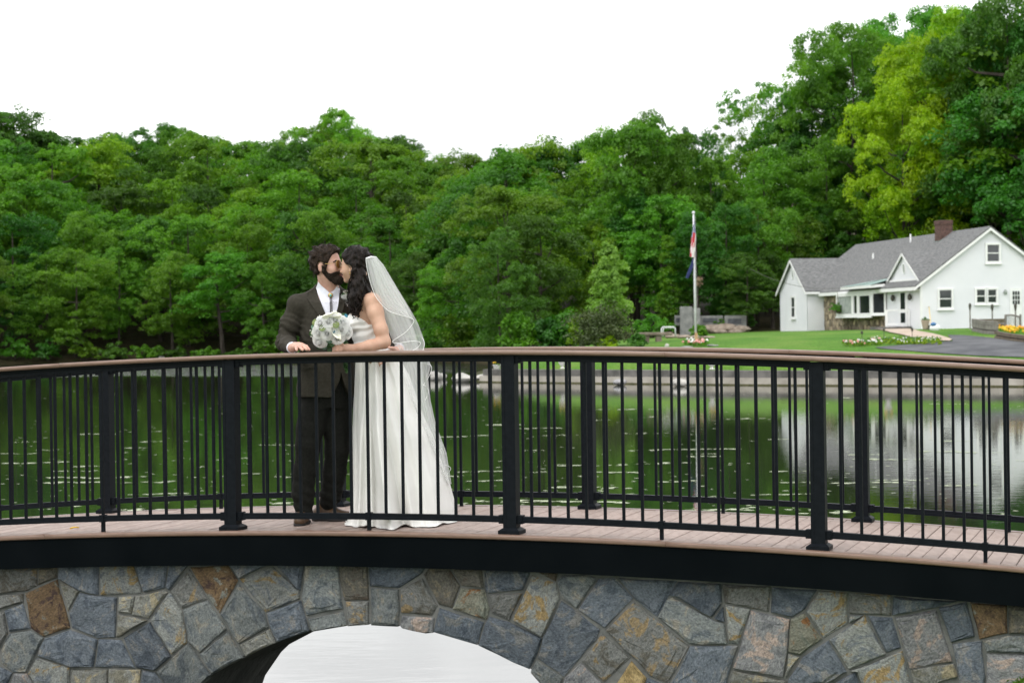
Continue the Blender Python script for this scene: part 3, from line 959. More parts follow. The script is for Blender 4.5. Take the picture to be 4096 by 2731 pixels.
PROFILE = [(-300, 430), (0, 445), (60, 475), (150, 535), (240, 555), (330, 560), (430, 552), (500, 530), (560, 515), (680, 505), (840, 530), (880, 590), (1000, 572), (1150, 588),
           (1210, 545), (1240, 500), (1350, 470), (1440, 500), (1520, 560), (1600, 560), (1660, 600), (1790, 650), (1860, 655), (1920, 625), (2050, 605), (2200, 592),
           (2330, 600), (2420, 590), (2455, 545), (2500, 485), (2560, 462), (2700, 462), (2780, 500), (2830, 570), (2900, 560), (3000, 560), (3400, 560), (4300, 560)]
def prof(px): return float(np.interp(px, [p[0] for p in PROFILE], [p[1] for p in PROFILE]))
def shore_Y(px):
    d = ray(px, 1440); k = d.x / d.y
    Ys = np.arange(95, 230, 0.5); sdv = lake_sd(k * Ys, Ys)
    w_ = np.nonzero(sdv < 0)[0]
    return float(Ys[w_[-1]]) if len(w_) else 118.0
rt = np.random.default_rng(5)
ROWLAB = ['leafy tree at the waterline of the far shore', 'green tree in the lower slope of the far wood',
          'green tree half way up the wooded far slope', 'green tree in the upper slope of the far wood', 'tree on the skyline of the far wooded hill']
def where(px):
    if px < 560: return ', at the far left'
    if px < 1150: return ', left of the groom'
    if px < 1750: return ', behind the couple'
    if px < 2350: return ', between the bride and the flagpole'
    return ', behind the flagpole'
SH = {px: shore_Y(px) for px in range(-400, 2901, 50)}
def shy(px): return float(np.interp(px, sorted(SH), [SH[k] for k in sorted(SH)]))
rows = [(4.0, 190, 0.66), (12.0, 190, 0.80), (22.0, 200, 0.90), (34.0, 210, 0.97)]
ntree = 0
for r, (off, step, frac) in enumerate(rows):
    px = -240 + (r % 2) * step / 2
    while px < 2800:
        j = px + rt.uniform(-60, 60)
        if r == 0 and j > 1950: break
        Yb = max(shy(j), 124 if j > 2050 else 0) + off + rt.uniform(-2.5, 3.0)
        if j > 2250: Yb = 134 + off * 0.9 + rt.uniform(-2, 3)
        d = ray(j, 1300); X = d.x / d.y * Yb
        g_ = hz(X, Yb)
        ph = 1316 - 0.01446 * (j - 2048)
        base_y = ph + (2.5 - g_) / Yb * FPX
        top = ph - (ph - prof(j)) * (frac + rt.uniform(-0.06, 0.05)) * [0.62, 0.74, 0.86, 0.96][r]
        H = (base_y - top) / FPX * Yb
        H = min(max(H, 8.5), 20)
        kind = rt.choice(['full', 'full', 'full', 'round'])
        leaf = rt.choice(['mid', 'mid', 'fresh', 'deep'] if r < 2 else ['mid', 'fresh', 'fresh', 'mid', 'deep'])
        if 1850 < j < 2330: leaf = 'deep' if r % 2 else 'mid'
        tree(kind, int(rt.integers(0, 9)), leaf, X, Yb, H, rt.uniform(0.85, 1.2),
             ROWLAB[r] + where(j), ROWLAB[r] + where(j))
        ntree += 1
        px += step * rt.uniform(0.85, 1.15)
for i, px in enumerate(range(-150, 2500, 165)):
    Yb = (shy(px) if px < 2050 else 132) + (64 if px < 2100 else 52) + rt.uniform(-2, 2)
    d = ray(px, 1300); X = d.x / d.y * Yb; g_ = hz(X, Yb); ph = 1316 - 0.01446 * (px - 2048)
    H = (ph + (2.5 - g_) / Yb * FPX - (prof(px) + rt.uniform(25, 75))) / FPX * Yb
    tree('full', int(rt.integers(0, 9)), ['mid', 'deep'][i % 2], X, Yb, min(max(H, 8), 24), 1.25, 'tree just below the skyline on the far hill' + where(px), 'tree just below the skyline on the far hill' + where(px))
# skyline trees follow the outline of the photograph's hill
for px, yt, kind, leaf, w in ((-60, 432, 'round', 'deep', 1.3), (30, 455, 'round', 'deep', 1.1), (170, 535, 'round', 'deep', 1.2), (300, 552, 'tall', 'deep', 1.2), (420, 555, 'tall', 'deep', 1.0),
                              (480, 530, 'tall', 'deep', 0.9), (590, 515, 'open', 'mid', 0.8), (720, 500, 'open', 'mid', 0.95), (810, 540, 'round', 'mid', 0.9), (930, 580, 'round', 'mid', 1.0), (1030, 568, 'round', 'mid', 1.0),
                              (1150, 578, 'tall', 'mid', 1.0), (1255, 495, 'thin', 'fresh', 0.7), (1350, 465, 'open', 'fresh', 0.75), (1430, 500, 'thin', 'fresh', 0.7), (1540, 560, 'round', 'mid', 1.0), (1620, 555, 'tall', 'deep', 0.8),
                              (1700, 605, 'tall', 'mid', 1.1), (1800, 648, 'round', 'mid', 1.0), (1900, 630, 'round', 'mid', 1.0), (2000, 605, 'round', 'mid', 1.1), (2110, 598, 'round', 'fresh', 1.0), (2210, 590, 'tall', 'deep', 1.1),
                              (2320, 596, 'round', 'deep', 1.1), (2410, 590, 'tall', 'mid', 1.0)):
    off = 54 if px < 2100 else 44
    Yb = (shy(px) if px < 2050 else 132) + off + rt.uniform(-2, 2)
    d = ray(px, 1300); X = d.x / d.y * Yb; g_ = hz(X, Yb)
    ph = 1316 - 0.01446 * (px - 2048)
    H = (ph + (2.5 - g_) / Yb * FPX - yt) / FPX * Yb
    H = min(max(H, 8), 30)
    tree(kind, int(rt.integers(0, 9)), leaf, X, Yb, H, w, ROWLAB[4] + where(px), ROWLAB[4] + where(px))
    ntree += 1
for i in range(20):       # the same wood goes on beyond both edges of the picture
    left = i < 11
    px = (-420 - 150 * (i % 6)) if left else (4330 + 150 * ((i - 11) % 5)); off = (6 + 24 * (i // 6)) if left else (0 if i < 16 else 18)
    Yb = (182 - .008 * abs(px) + off) if left else 140 + off
    d = ray(px, 1300); X = d.x / d.y * Yb
    if lake_sd(np.array([X]), np.array([Yb]))[0] < 2: continue
    tree('full', i, ['mid', 'deep', 'fresh'][i % 3], X, Yb, rt.uniform(14, 18) if left else rt.uniform(19, 25), 1.25, 'green tree of the wood at the far ' + ('left' if left else 'right') + ' end', 'trees at the far ' + ('left' if left else 'right') + ' end of the wood')
def tree_at(px, y_top, Yb, kind, var, leaf, w, label, group=None, name='tree'):
    d = ray(px, 1300); X = d.x / d.y * Yb; g_ = hz(X, Yb)
    ph = 1316 - 0.01446 * (px - 2048)
    H = (ph + (2.5 - g_) / Yb * FPX - y_top) / FPX * Yb
    return tree(kind, var, leaf, X, Yb, H, w, label, group, name)
# right: behind the flagpole, the lawn and the house
tree_at(2640, 452, 150, 'open', 0, 'mid', 0.62, 'tall mid green tree whose crown rises above the flagpole')
tree_at(2530, 500, 148, 'round', 1, 'mid', 0.72, 'green tree left of the tall crown above the flagpole')
tree_at(2745, 520, 152, 'round', 2, 'deep', 0.62, 'dark green tree directly behind the flag')
for i, (px, yt, Y_, k_, v_, l_, w_) in enumerate(((2860, 640, 150, 'round', 0, 'mid', 0.9), (2960, 610, 158, 'round', 3, 'fresh', 0.9), (3070, 590, 150, 'round', 1, 'mid', 0.9), (3190, 580, 158, 'round', 4, 'deep', 0.9),
                                                 (3300, 570, 152, 'round', 2, 'mid', 0.85), (2900, 820, 140, 'round', 3, 'deep', 0.9), (3030, 800, 142, 'round', 0, 'mid', 0.9), (3160, 840, 146, 'round', 2, 'mid', 0.9), (3290, 820, 150, 'round', 4, 'deep', 0.9),
                                                 (3420, 760, 152, 'round', 1, 'mid', 0.9), (2790, 850, 138, 'tall', 1, 'deep', 1.0), (3090, 1000, 140, 'tall', 2, 'deep', 1.2), (2985, 1010, 137, 'round', 1, 'deep', 1.2), (3560, 700, 160, 'round', 2, 'deep', 1.0), (3700, 760, 158, 'round', 3, 'deep', 1.0),
                                                 (3480, 960, 150, 'round', 0, 'mid', 1.1), (3620, 900, 152, 'round', 4, 'deep', 1.1), (3250, 1010, 147, 'tall', 0, 'deep', 1.4))):
    tree_at(px, yt, Y_, 'full' if k_ == 'round' else k_, v_, l_, w_, {'deep': 'dense dark green tree ', 'mid': 'dense mid green tree ', 'fresh': 'dense fresh green tree '}[l_] + ('just right of the flagpole' if px < 2880 else 'behind the memorial stones and the gap beside the house' if px < 3130 else 'behind the house wing' if px < 3400 else 'behind the long roof left of the chimney') + (', higher up' if yt < 790 else ', lower down'), 'trees behind the lawn and house roof')
tree_at(2960, 470, 164, 'thin', 1, 'mid', 0.75, 'sparse tree at the left end of the tall group above the house')
tree_at(3080, 330, 166, 'thin', 0, 'mid', 0.72, 'thin airy tree with sky showing through, above the house wing')
tree_at(3200, 262, 168, 'thin', 1, 'fresh', 0.72, 'tall thin tree with sky showing through its crown, above the house roof')
tree_at(3390, 78, 158, 'open', 1, 'mid', 0.62, 'tall rounded mid green tree standing out against the sky above the house roof')
tree_at(3540, 70, 166, 'open', 2, 'mid', 0.62, 'tall green tree behind the yellow green tree')
tree_at(3720, 38, 170, 'open', 0, 'deep', 0.6, 'tall dark tree with its top above the yellow green tree')
tree_at(3330, 400, 160, 'open', 0, 'deep', 0.7, 'dark green tree under the tall rounded tree above the house roof')
tree_at(3740, 130, 146, 'open', 1, 'gold', 0.60, 'bright yellow green tree rising behind the house chimney')
tree_at(3880, 80, 149, 'open', 2, 'gold', 0.55, 'yellow green crown right of the brightest tree behind the chimney')
tree_at(3440, 210, 163, 'open', 2, 'mid', 0.66, 'broad green tree filling the gap left of the yellow green tree')
tree_at(3270, 330, 162, 'full', 2, 'mid', 0.8, 'full green tree under the thin airy trees above the house wing')
tree_at(3150, 480, 160, 'full', 4, 'deep', 0.8, 'full dark green tree below the thin airy trees')
tree_at(3860, 25, 160, 'open', 1, 'mid', 0.62, 'tall mid green tree between the yellow green crowns and the right edge')
tree_at(3640, 200, 156, 'full', 1, 'mid', 0.7, 'full green tree right behind the yellow green crowns')
tree_at(3620, 330, 142, 'open', 0, 'gold', 0.66, 'left lower crown of the yellow green trees above the long roof')
tree_at(3790, 260, 143, 'full', 5, 'gold', 0.62, 'middle yellow green crown straight above the chimney')
tree_at(4000, 180, 144, 'full', 0, 'deep', 0.75, 'full dark green tree above the gable peak')
tree_at(3650, 560, 143, 'round', 3, 'gold', 0.75, 'lower yellow green tree just above the roof ridge')
tree_at(4040, -40, 138, 'open', 1, 'deep', 0.62, 'very tall dark green tree at the right edge of the photo')
tree_at(3930, 60, 150, 'open', 0, 'fresh', 0.5, 'tall fresh green tree left of the dark tree at the right edge')
tree_at(4120, 350, 134, 'round', 2, 'deep', 1.0, 'dark tree behind the house gable at the right edge')
tree_at(3960, 420, 141, 'round', 0, 'deep', 0.95, 'dark green tree right behind the gable peak')
tree_at(3850, 560, 143, 'round', 4, 'mid', 0.9, 'green tree right behind the brick chimney')
tree_at(4230, -60, 140, 'open', 2, 'deep', 0.62, 'tall dark tree beyond the right edge of the photo')

# ---------- shrubs and small trees on the near bank
def bush(px, y_base, wpx, hpx, leaf, label, n=46, per=60, size=0.075, name='shrub', cat='shrub', Y=None, trunk=True, group=None, kind='ball', seed=None):
    p = ground(px, y_base) if Y is None else None
    if p is None:
        p = at(px, y_base, Y)
    Yb = p.y; w = wpx / FPX * Yb; h = hpx / FPX * Yb
    rg = np.random.default_rng(seed or int(px * 7 + y_base))
    if kind == 'column':
        C, R = crown_points('column', n, rg); C = C * np.array([w / 0.30, w / 0.30, h]); R = R * h * 0.9
        R = np.minimum(R, w * 0.22)
    elif kind == 'cone':
        zz = rg.random(n) ** 0.8; a_ = rg.uniform(0, 6.283, n); rr = (1.02 - zz) ** 0.75 * (0.35 + 0.65 * np.sqrt(rg.random(n))) * w / 2
        C = np.stack([rr * np.cos(a_), rr * np.sin(a_), (0.05 + 0.93 * zz) * h], 1) + rg.normal(0, .07 * w, (n, 3)); R = w * 0.15 * (0.55 + 0.6 * (1 - zz))
    else:
        d = rg.normal(size=(n, 3)); d /= np.linalg.norm(d, axis=1)[:, None]; d[:, 2] = np.abs(d[:, 2]) ** 0.8
        rr = rg.uniform(0.35, 0.86, n)[:, None]
        C = d * rr * np.array([w / 2, w / 2, h * 0.86]) + np.array([0, 0, h * 0.06]); R = np.full(n, min(w, h) * 0.17) * rg.uniform(0.7, 1.3, n)
    V, F_ = leaf_cloud(C, R, per, size, rg, flat=0.85)
    t = empty(name, p); tag(t, label, cat, group)
    o = link('foliage', np_mesh('foliage', V, F_), ML[leaf], None); o.parent = t
    if trunk:
        mb = MB()
        for i in range(5):
            e = Vector(C[i]); mb.tube([Vector((0.04 * i - 0.08, 0, -0.05)), e * 0.5 + Vector((0, 0, 0.05)), e], [0.035, 0.022, 0.008], 5)
        o = link('stem', mb.mesh('stem'), m_bark, None); o.parent = t
    return t
bush(2440, 1386, 215, 405, 'pale', 'light green pointed young tree left of the flagpole', 130, 70, 0.075, 'young_tree', 'tree', seed=3, kind='cone')
bush(2400, 1394, 330, 225, 'grey', 'small greyish green spreading tree left of the stone bench', 90, 55, 0.07, 'small_tree', 'tree', seed=5)
bush(2235, 1398, 170, 80, 'lime', 'low lime green bush at the water\'s edge, left of the lawn', 40, 60, 0.08)
bush(2330, 1392, 130, 150, 'fresh', 'leafy green shrub right of the low lime green bush', 44, 60, 0.08)
bush(2430, 1396, 110, 70, 'gold', 'yellowish green shrub under the greyish spreading tree', 34, 60, 0.07)
bush(2610, 1352, 190, 110, 'mid', 'rounded green shrub behind the stone bench', 50, 70, 0.075)
bush(2550, 1392, 90, 70, 'deep', 'dark green shrub at the left foot of the stone bench', 34, 60, 0.07)
bush(2795, 1350, 86, 62, 'fresh', 'small round green shrub right of the flagpole foot', 40, 70, 0.06)
MYC = ground(2760, 1338).y + 2.5
bush(2676, 1335, 72, 395, 'fresh', 'narrow columnar evergreen left of the flagpole', 130, 60, 0.07, 'columnar_evergreen', 'tree', kind='column', Y=MYC)
bush(2755, 1335, 84, 335, 'mid', 'wider columnar evergreen just behind the flagpole', 120, 60, 0.07, 'columnar_evergreen', 'tree', kind='column', Y=MYC + 1)
bush(2645, 1335, 46, 165, 'fresh', 'low narrow evergreen between shrub and tall column', 60, 60, 0.06, 'columnar_evergreen', 'tree', kind='column', Y=MYC - .6)
bush(2880, 1305, 120, 42, 'mid', 'low green shrub growing between the stone panels', 30, 50, 0.06, Y=MYC - 1.2)
bush(2965, 1310, 150, 65, 'deep', 'dark low hedge behind the right stone panel', 36, 50, 0.08, Y=MYC + .5)
for i, px in enumerate((-60, 60, 190, 330, 450, 590, 700, 830, 960, 1090, 1230)):
    Y_ = shy(px) + 1.6
    d = ray(px, 1400); X_ = d.x / d.y * Y_
    bush(px, 1440, 130 + (i * 37) % 70, 55 + (i * 53) % 60, ['deep', 'mid', 'deep', 'mid'][i % 4], 'low green undergrowth bush on the bank of the far left shore', 34, 46, 0.13, 'shrub', 'shrub', Y=Y_, group='undergrowth along the far shore', seed=700 + i)
for i, px in enumerate((1700, 1830, 1960, 2080, 2190, 2290)):
    Y_ = max(shy(px), 126) + 2.5
    bush(px, 1425 if px > 2000 else 1440, 190, 190 + 30 * (i % 2), ['deep', 'mid'][i % 2], 'dark green bush at the waterline right of the bride', 44, 50, 0.13, 'shrub', 'shrub', Y=Y_, group='bushes along the water right of the bride', seed=800 + i)
# fallen branches and shore rocks
m_rock = mat('pale_rock', (0.30, 0.29, 0.27), (0.52, 0.50, 0.46), scale=2.5, rough=0.9, bump=0.4, bscale=9)
def rock(px, py, wpx, hpx, label, m_=None, name='rock', cat='rock', Y=None, group=None, seed=0, sub=2):
    p = ground(px, py) if Y is None else at(px, py, Y)
    Yb = p.y; w = wpx / FPX * Yb; h = hpx / FPX * Yb
    bm = bmesh.new(); bmesh.ops.create_icosphere(bm, subdivisions=sub, radius=1.0)
    rg = np.random.default_rng(seed + int(px))
    k = rg.normal(size=(5, 3))
    for v in bm.verts:
        n_ = sum(math.sin(float(np.dot(k[i], v.co)) * 1.8 + i) for i in range(5)) * 0.075
        v.co *= 1 + n_
        v.co.x *= w / 2; v.co.y *= w / 2 * 0.8; v.co.z *= h * 0.62
        v.co.z += h * 0.32
    me_ = bpy.data.meshes.new(name); bm.to_mesh(me_); bm.free()
    o = link(name, me_, m_ or m_rock, smooth=False); o.location = p; tag(o, label, cat, group)
    return o
def Yw(px, py):
    """depth where the pixel's ray meets the water"""
    d = ray(px, py); return -EYE.z / d.z * d.y
rock(1738, 1518, 64, 34, 'white rock in the water right of the bride\'s veil', Y=Yw(1738, 1520))
rock(1768, 1514, 40, 22, 'smaller white rock touching the one by the veil', Y=Yw(1765, 1516))
rock(1852, 1524, 86, 36, 'large white rock in the water between veil and sea wall', Y=Yw(1852, 1528))
rock(1935, 1518, 80, 22, 'flat white rock beside the end of the concrete wall', Y=Yw(1935, 1524))
rock(2475, 1534, 60, 20, 'grey domed rock in front of the concrete wall', Y=Yw(2475, 1540), m_=mat('grey_rock', (0.2, 0.2, 0.21), (0.34, 0.33, 0.33), 3, bump=0.3))
rock(2722, 1540, 76, 28, 'larger pale domed rock in front of the concrete wall, below the flagpole', Y=Yw(2722, 1545))
rock(648, 1442, 30, 22, 'small grey rock on the far shore left of the groom', Y=shy(648) + 1.0)
# ------------------------------------------------------------------ sea wall along the lawn
m_wall_dark = mat('weathered_grey_concrete', (0.09, 0.088, 0.082), (0.17, 0.165, 0.155), scale=1.6, rough=0.95, bump=0.3, bscale=12, spec=0.1)
m_wall_pale = mat('pale_concrete_footing', (0.27, 0.25, 0.215), (0.40, 0.375, 0.33), scale=1.2, rough=0.95, bump=0.2, bscale=9, spec=0.1)
m_moss = mat('mossy_waterline', (0.05, 0.055, 0.02), (0.11, 0.10, 0.05), scale=4, rough=1.0)
sw = empty('sea_wall', (10, 84, 0)); tag(sw, 'low grey concrete wall with pale footing along the lawn\'s edge', 'wall')
def along(line, off):
    out = []
    n = len(line)
    for i in range(n):
        a = Vector((*line[max(i - 1, 0)], 0)); b = Vector((*line[min(i + 1, n - 1)], 0))
        d = (b - a).normalized(); nr = Vector((d.y, -d.x, 0))     # to the land side for this winding
        out.append(Vector((*line[i], 0)) + nr * off)
    return out
def wall_strip(prof, mat_, name):
    mb = MB(); cols = [along(WALL_LINE, o) for o, _ in prof]
    n = len(WALL_LINE); k = len(prof)
    for i in range(n):
        for j in range(k): mb.v.append((cols[j][i].x, cols[j][i].y, prof[j][1]))
    for i in range(n - 1):
        for j in range(k):
            a, b = i * k + j, i * k + (j + 1) % k
            mb.f.append((a, b, b + k, a + k)); mb.m.append(0)
    mb.f.append(tuple(range(k))); mb.m.append(0); mb.f.append(tuple(range((n - 1) * k, n * k))); mb.m.append(0)
    return mb.build(name, mat_, sw)
_t = along(WALL_LINE, 1.0)[2]
sgn = 1.0 if lake_sd(np.array([_t.x]), np.array([_t.y]))[0] > 0 else -1.0
wall_strip([(sgn * -0.02, 0.315), (sgn * 0.55, 0.315), (sgn * 0.55, 0.615), (sgn * -0.02, 0.60)], m_wall_dark, 'upper_wall')
wall_strip([(sgn * -0.30, -0.5), (sgn * 0.5, -0.5), (sgn * 0.5, 0.31), (sgn * -0.22, 0.31)], m_wall_pale, 'footing')
wall_strip([(sgn * -0.34, -0.4), (sgn * -0.2, -0.4), (sgn * -0.2, 0.06), (sgn * -0.33, 0.05)], m_moss, 'mossy_edge')

# ------------------------------------------------------------------ urns on the wall with yellow flowers
m_white_stone = mat('white_painted_stone', (0.62, 0.61, 0.58), (0.74, 0.73, 0.70), scale=6, rough=0.7, bump=0.1)
m_plant = mat('flower_greenery', (0.03, 0.10, 0.01), (0.08, 0.2, 0.025), scale=20, rough=0.8)
m_yellow = mat('yellow_petals', (0.65, 0.38, 0.01), (0.75, 0.5, 0.02), scale=20, rough=0.7)
m_orange = mat('orange_petals', (0.75, 0.28, 0.01), (0.8, 0.4, 0.02), scale=20, rough=0.7)
m_wpetal = mat('white_petals', (0.72, 0.70, 0.68), (0.82, 0.8, 0.78), scale=20, rough=0.7)
m_pinkp = mat('pink_petals', (0.6, 0.2, 0.2), (0.7, 0.35, 0.3), scale=20, rough=0.7)
def lathe(prof, n=16):
    mb = MB()
    for r, z in prof:
        for k in range(n):
            a = 2 * math.pi * k / n; mb.v.append((r * math.cos(a), r * math.sin(a), z))
    for i in range(len(prof) - 1):
        for k in range(n):
            a, b = i * n + k, i * n + (k + 1) % n
            mb.f.append((a, b, b + n, a + n)); mb.m.append(0)
    return mb
urn_prof = [(0.0, 0.0), (0.20, 0.0), (0.20, 0.06), (0.09, 0.10), (0.075, 0.16), (0.20, 0.26), (0.27, 0.40), (0.28, 0.50), (0.33, 0.53), (0.33, 0.57), (0.28, 0.57), (0.24, 0.50)]
def flowers(c, rx, ry, h, n, size, rg):
    mb = MB()
    for i in range(n):
        a = rg.uniform(0, 6.28); r = math.sqrt(rg.uniform(0, 1))
        mb.ball((c[0] + rx * r * math.cos(a), c[1] + ry * r * math.sin(a), c[2] + h * rg.uniform(0.55, 1.0)), size * rg.uniform(0.7, 1.3), 6, 3)
    return mb
def greens(rx, ry, h, n, size, rg):
    d = rg.normal(size=(n, 3)); d[:, 2] = np.abs(d[:, 2]); d /= np.linalg.norm(d, axis=1)[:, None]
    C = d * rg.uniform(0.2, 0.9, n)[:, None] * np.array([rx, ry, h])
    return leaf_cloud(C, np.full(n, min(rx, h) * 0.35), 18, size, rg)
URN = [(1987, 1458, 'left, beside the end of the sea wall'), (2250, 1462, 'between the two posts right of the veil'), (2848, 1472, 'below the house lawn, right of the flagpole'), (3552, 1500, 'below the driveway')]
for i, (px, py, w_) in enumerate(URN):
    rg = np.random.default_rng(60 + i)
    d = ray(px, py); u_ = d.x / d.y
    Ys = np.arange(60, 100, 0.05); sdv = lake_sd(u_ * Ys, Ys); k = np.nonzero(sdv > 0.75)[0]
    Yb = Ys[k[0]]; X_ = u_ * Yb
    t = empty('urn_planter', (X_, Yb, max(hz(X_, Yb), 0.45))); tag(t, 'white stone urn with yellow flowers ' + w_, 'planter', 'white urns along the lawn\'s edge')
    t.scale = (.62, .62, .62)
    o = lathe(urn_prof).build('urn', m_white_stone, smooth=True); o.parent = t
    V, F_ = greens(0.32, 0.32, 0.28, 12, 0.06, rg); V[:, 2] += 0.52
    o = link('leaves', np_mesh('leaves', V, F_), m_plant); o.parent = t
    o = flowers((0, 0, 0.52), 0.3, 0.3, 0.34, 22, 0.055, rg).build('flowers', m_yellow, smooth=True); o.parent = t

# ------------------------------------------------------------------ paths on the lawn
m_path = mat('pale_concrete_path', (0.36, 0.29, 0.23), (0.46, 0.38, 0.31), scale=1.5, rough=0.95, spec=0.1)
m_asphalt = mat('grey_asphalt', (0.075, 0.078, 0.085), (0.125, 0.128, 0.135), scale=0.8, rough=0.95, bump=0.2, bscale=30, spec=0.15)
def sheet(name, pts, mat_, lift, label, cat, step=0.7):
    P = [ground(*p) for p in pts]
    poly = [(p.x, p.y) for p in P]
    bm = bmesh.new(); vs_ = [bm.verts.new((x, y, 0)) for x, y in poly]
    f = bm.faces.new(vs_)
    bmesh.ops.triangulate(bm, faces=[f])
    for _ in range(6):
        es = [e for e in bm.edges if e.calc_length() > step * 2]
        if not es: break
        bmesh.ops.subdivide_edges(bm, edges=es, cuts=1)
        bmesh.ops.triangulate(bm, faces=[f for f in bm.faces if len(f.verts) > 3])
    co = np.array([v.co[:] for v in bm.verts]); z = height(co[:, 0], co[:, 1]) + lift
    for v, q in zip(bm.verts, z): v.co.z = q
    bmesh.ops.recalc_face_normals(bm, faces=bm.faces)
    me_ = bpy.data.meshes.new(name); bm.to_mesh(me_); bm.free()
    o = link(name, me_, mat_, smooth=True); tag(o, label, cat, kind='structure')
    return o
sheet('path', [(3478, 1312), (3530, 1312), (3600, 1316), (3680, 1328), (3780, 1350), (3808, 1360), (3800, 1366), (3720, 1364), (3640, 1350), (3560, 1332), (3500, 1320)], m_path, 0.05, 'pale curved concrete path from the door to the driveway', 'path')
sheet('driveway', [(3500, 1390), (3560, 1385), (3640, 1380), (3740, 1372), (3812, 1366), (3800, 1352), (3790, 1341), (3850, 1342), (3960, 1352), (4050, 1366), (4140, 1376), (4300, 1385), (4300, 1440), (4150, 1432), (3900, 1424), (3720, 1412), (3580, 1400), (3520, 1395)], m_asphalt, 0.03, 'dark grey asphalt driveway in front of the house', 'driveway')

# ------------------------------------------------------------------ the house
m_siding = mat('white_vinyl_siding', (0.71, 0.72, 0.75), (0.77, 0.775, 0.80), scale=0.6, rough=0.6, spec=0.3)
m_trim = mat('white_trim', (0.74, 0.74, 0.74), (0.80, 0.80, 0.80), scale=3, rough=0.5)
m_shingle = mat('grey_asphalt_shingle', (0.11, 0.112, 0.112), (0.20, 0.202, 0.202), scale=5.0, rough=0.95, bump=0.5, bscale=14, stretch=(1, 1, 4), spec=0.1)
m_glass = mat('dark_window_glass', (0.012, 0.016, 0.018), (0.03, 0.035, 0.04), scale=1.5, rough=0.06, spec=0.6)
m_curtain = mat('pale_curtain', (0.25, 0.28, 0.26), (0.35, 0.38, 0.36), scale=4, rough=0.8)
m_brick = mat('red_brown_brick', (0.075, 0.043, 0.037), (0.155, 0.085, 0.07), scale=9, rough=0.9, bump=0.4, bscale=20)
m_copper = mat('green_copper_flashing', (0.16, 0.25, 0.23), (0.24, 0.33, 0.30), scale=5, rough=0.7)
HB = 0.149
he = Vector((-math.sin(HB), math.cos(HB), 0)); hn = Vector((-math.cos(HB), -math.sin(HB), 0)); hg = -hn
HP = Vector((22.2, 108.0, 0)); HZ = 2.2
house = empty('house', HP + hg * 4 + he * 11 + Vector((0, 0, HZ))); tag(house, 'white clapboard house with grey gabled roof and brick chimney', 'house')
def H(s, m, z): return HP + he * s + hg * m + Vector((0, 0, z))       # s along the front, m into the house
EAVE, RIDGE, HALF, LEN = 4.72, 7.62, 3.95, 22.6
def hpart(mb, name, mat_, parent=house, smooth=False): return mb.build(name, mat_, parent, smooth)
def siding(mb, fa, fb, z0, z1, out, course=0.1):
    """clapboard courses: fa,fb(z) give the end points, out the outward unit vector"""
    z = z0
    while z < z1 - 1e-4:
        zt = min(z + course, z1)
        a0, b0, a1, b1 = fa(z), fb(z), fa(zt), fb(zt)
        mb.add([a0 + out * 0.04, b0 + out * 0.04, b1, a1], [(0, 1, 2, 3)])
        mb.add([a0, b0, b0 + out * 0.04, a0 + out * 0.04], [(0, 1, 2, 3)])
        z = zt
z0 = HZ - 0.5
gn = -he
def gz(z): return 0 if z < EAVE else (z - EAVE) / (RIDGE - EAVE) * HALF
mb = MB(); siding(mb, lambda z: H(0, gz(z), z), lambda z: H(0, 2 * HALF - gz(z), z), z0, RIDGE - 0.02, gn); hpart(mb, 'gable_wall', m_siding)
mb = MB(); siding(mb, lambda z: H(LEN, 2 * HALF - gz(z), z), lambda z: H(LEN, gz(z), z), z0, RIDGE - 0.02, he, 0.2); hpart(mb, 'rear_gable_wall', m_siding)
mb = MB(); siding(mb, lambda z: H(5.4, 0, z), lambda z: H(0, 0, z), z0, EAVE, hn); hpart(mb, 'entry_wall', m_siding)
mb = MB(); siding(mb, lambda z: H(LEN, 2 * HALF, z), lambda z: H(0, 2 * HALF, z), z0, EAVE, hg, 0.3); hpart(mb, 'back_wall', m_siding)
# corner boards
for s_, m_ in ((-0.0, 0.0), (0.0, 2 * HALF)):
    mb = MB().prism([H(s_ - 0.035, m_ - 0.035, z0), H(s_ - 0.035, m_ + 0.09, z0), H(s_ + 0.05, m_ + 0.09, z0), H(s_ + 0.05, m_ - 0.035, z0)], (0, 0, EAVE - z0 - 0.05)); hpart(mb, 'corner_board', m_trim)
# main roof: two slabs with overhang
ov, og, th = 0.42, 0.22, 0.09
sl_ = (RIDGE - EAVE) / HALF
for sgn_, nm in ((1, 'front'), (-1, 'back')):
    e0 = -ov if sgn_ == 1 else 2 * HALF + ov
    ez = EAVE - sl_ * ov
    mb = MB()
    A = [H(-og, e0, ez), H(LEN + og, e0, ez), H(LEN + og, HALF, RIDGE), H(-og, HALF, RIDGE)]
    mb.prism([p + Vector((0, 0, 0.03)) for p in A], (0, 0, th)); hpart(mb, 'roof', m_shingle)
    mb = MB().prism([H(-og - 0.02, e0, ez - 0.12), H(-og - 0.02, HALF, RIDGE - 0.12), H(-og - 0.02, HALF, RIDGE + 0.03), H(-og - 0.02, e0, ez + 0.03)], he * 0.06); hpart(mb, 'rake_board', m_trim)
mb = MB().prism([H(-og, -ov - 0.03, EAVE - sl_ * ov - 0.13), H(-og, -ov - 0.03, EAVE - sl_ * ov + 0.06), H(-og, -ov + 0.05, EAVE - sl_ * ov + 0.06), H(-og, -ov + 0.05, EAVE - sl_ * ov - 0.13)], he * (LEN + 0.3)); hpart(mb, 'eave_board', m_trim)
mb = MB().prism([H(-0.0, -ov + 0.05, EAVE - sl_ * ov - 0.1), H(0, -0.0, EAVE - sl_ * ov - 0.1), H(0, 0, EAVE - sl_ * ov - 0.06), H(0, -ov + 0.05, EAVE - sl_ * ov - 0.06)], he * LEN); hpart(mb, 'soffit', m_trim)
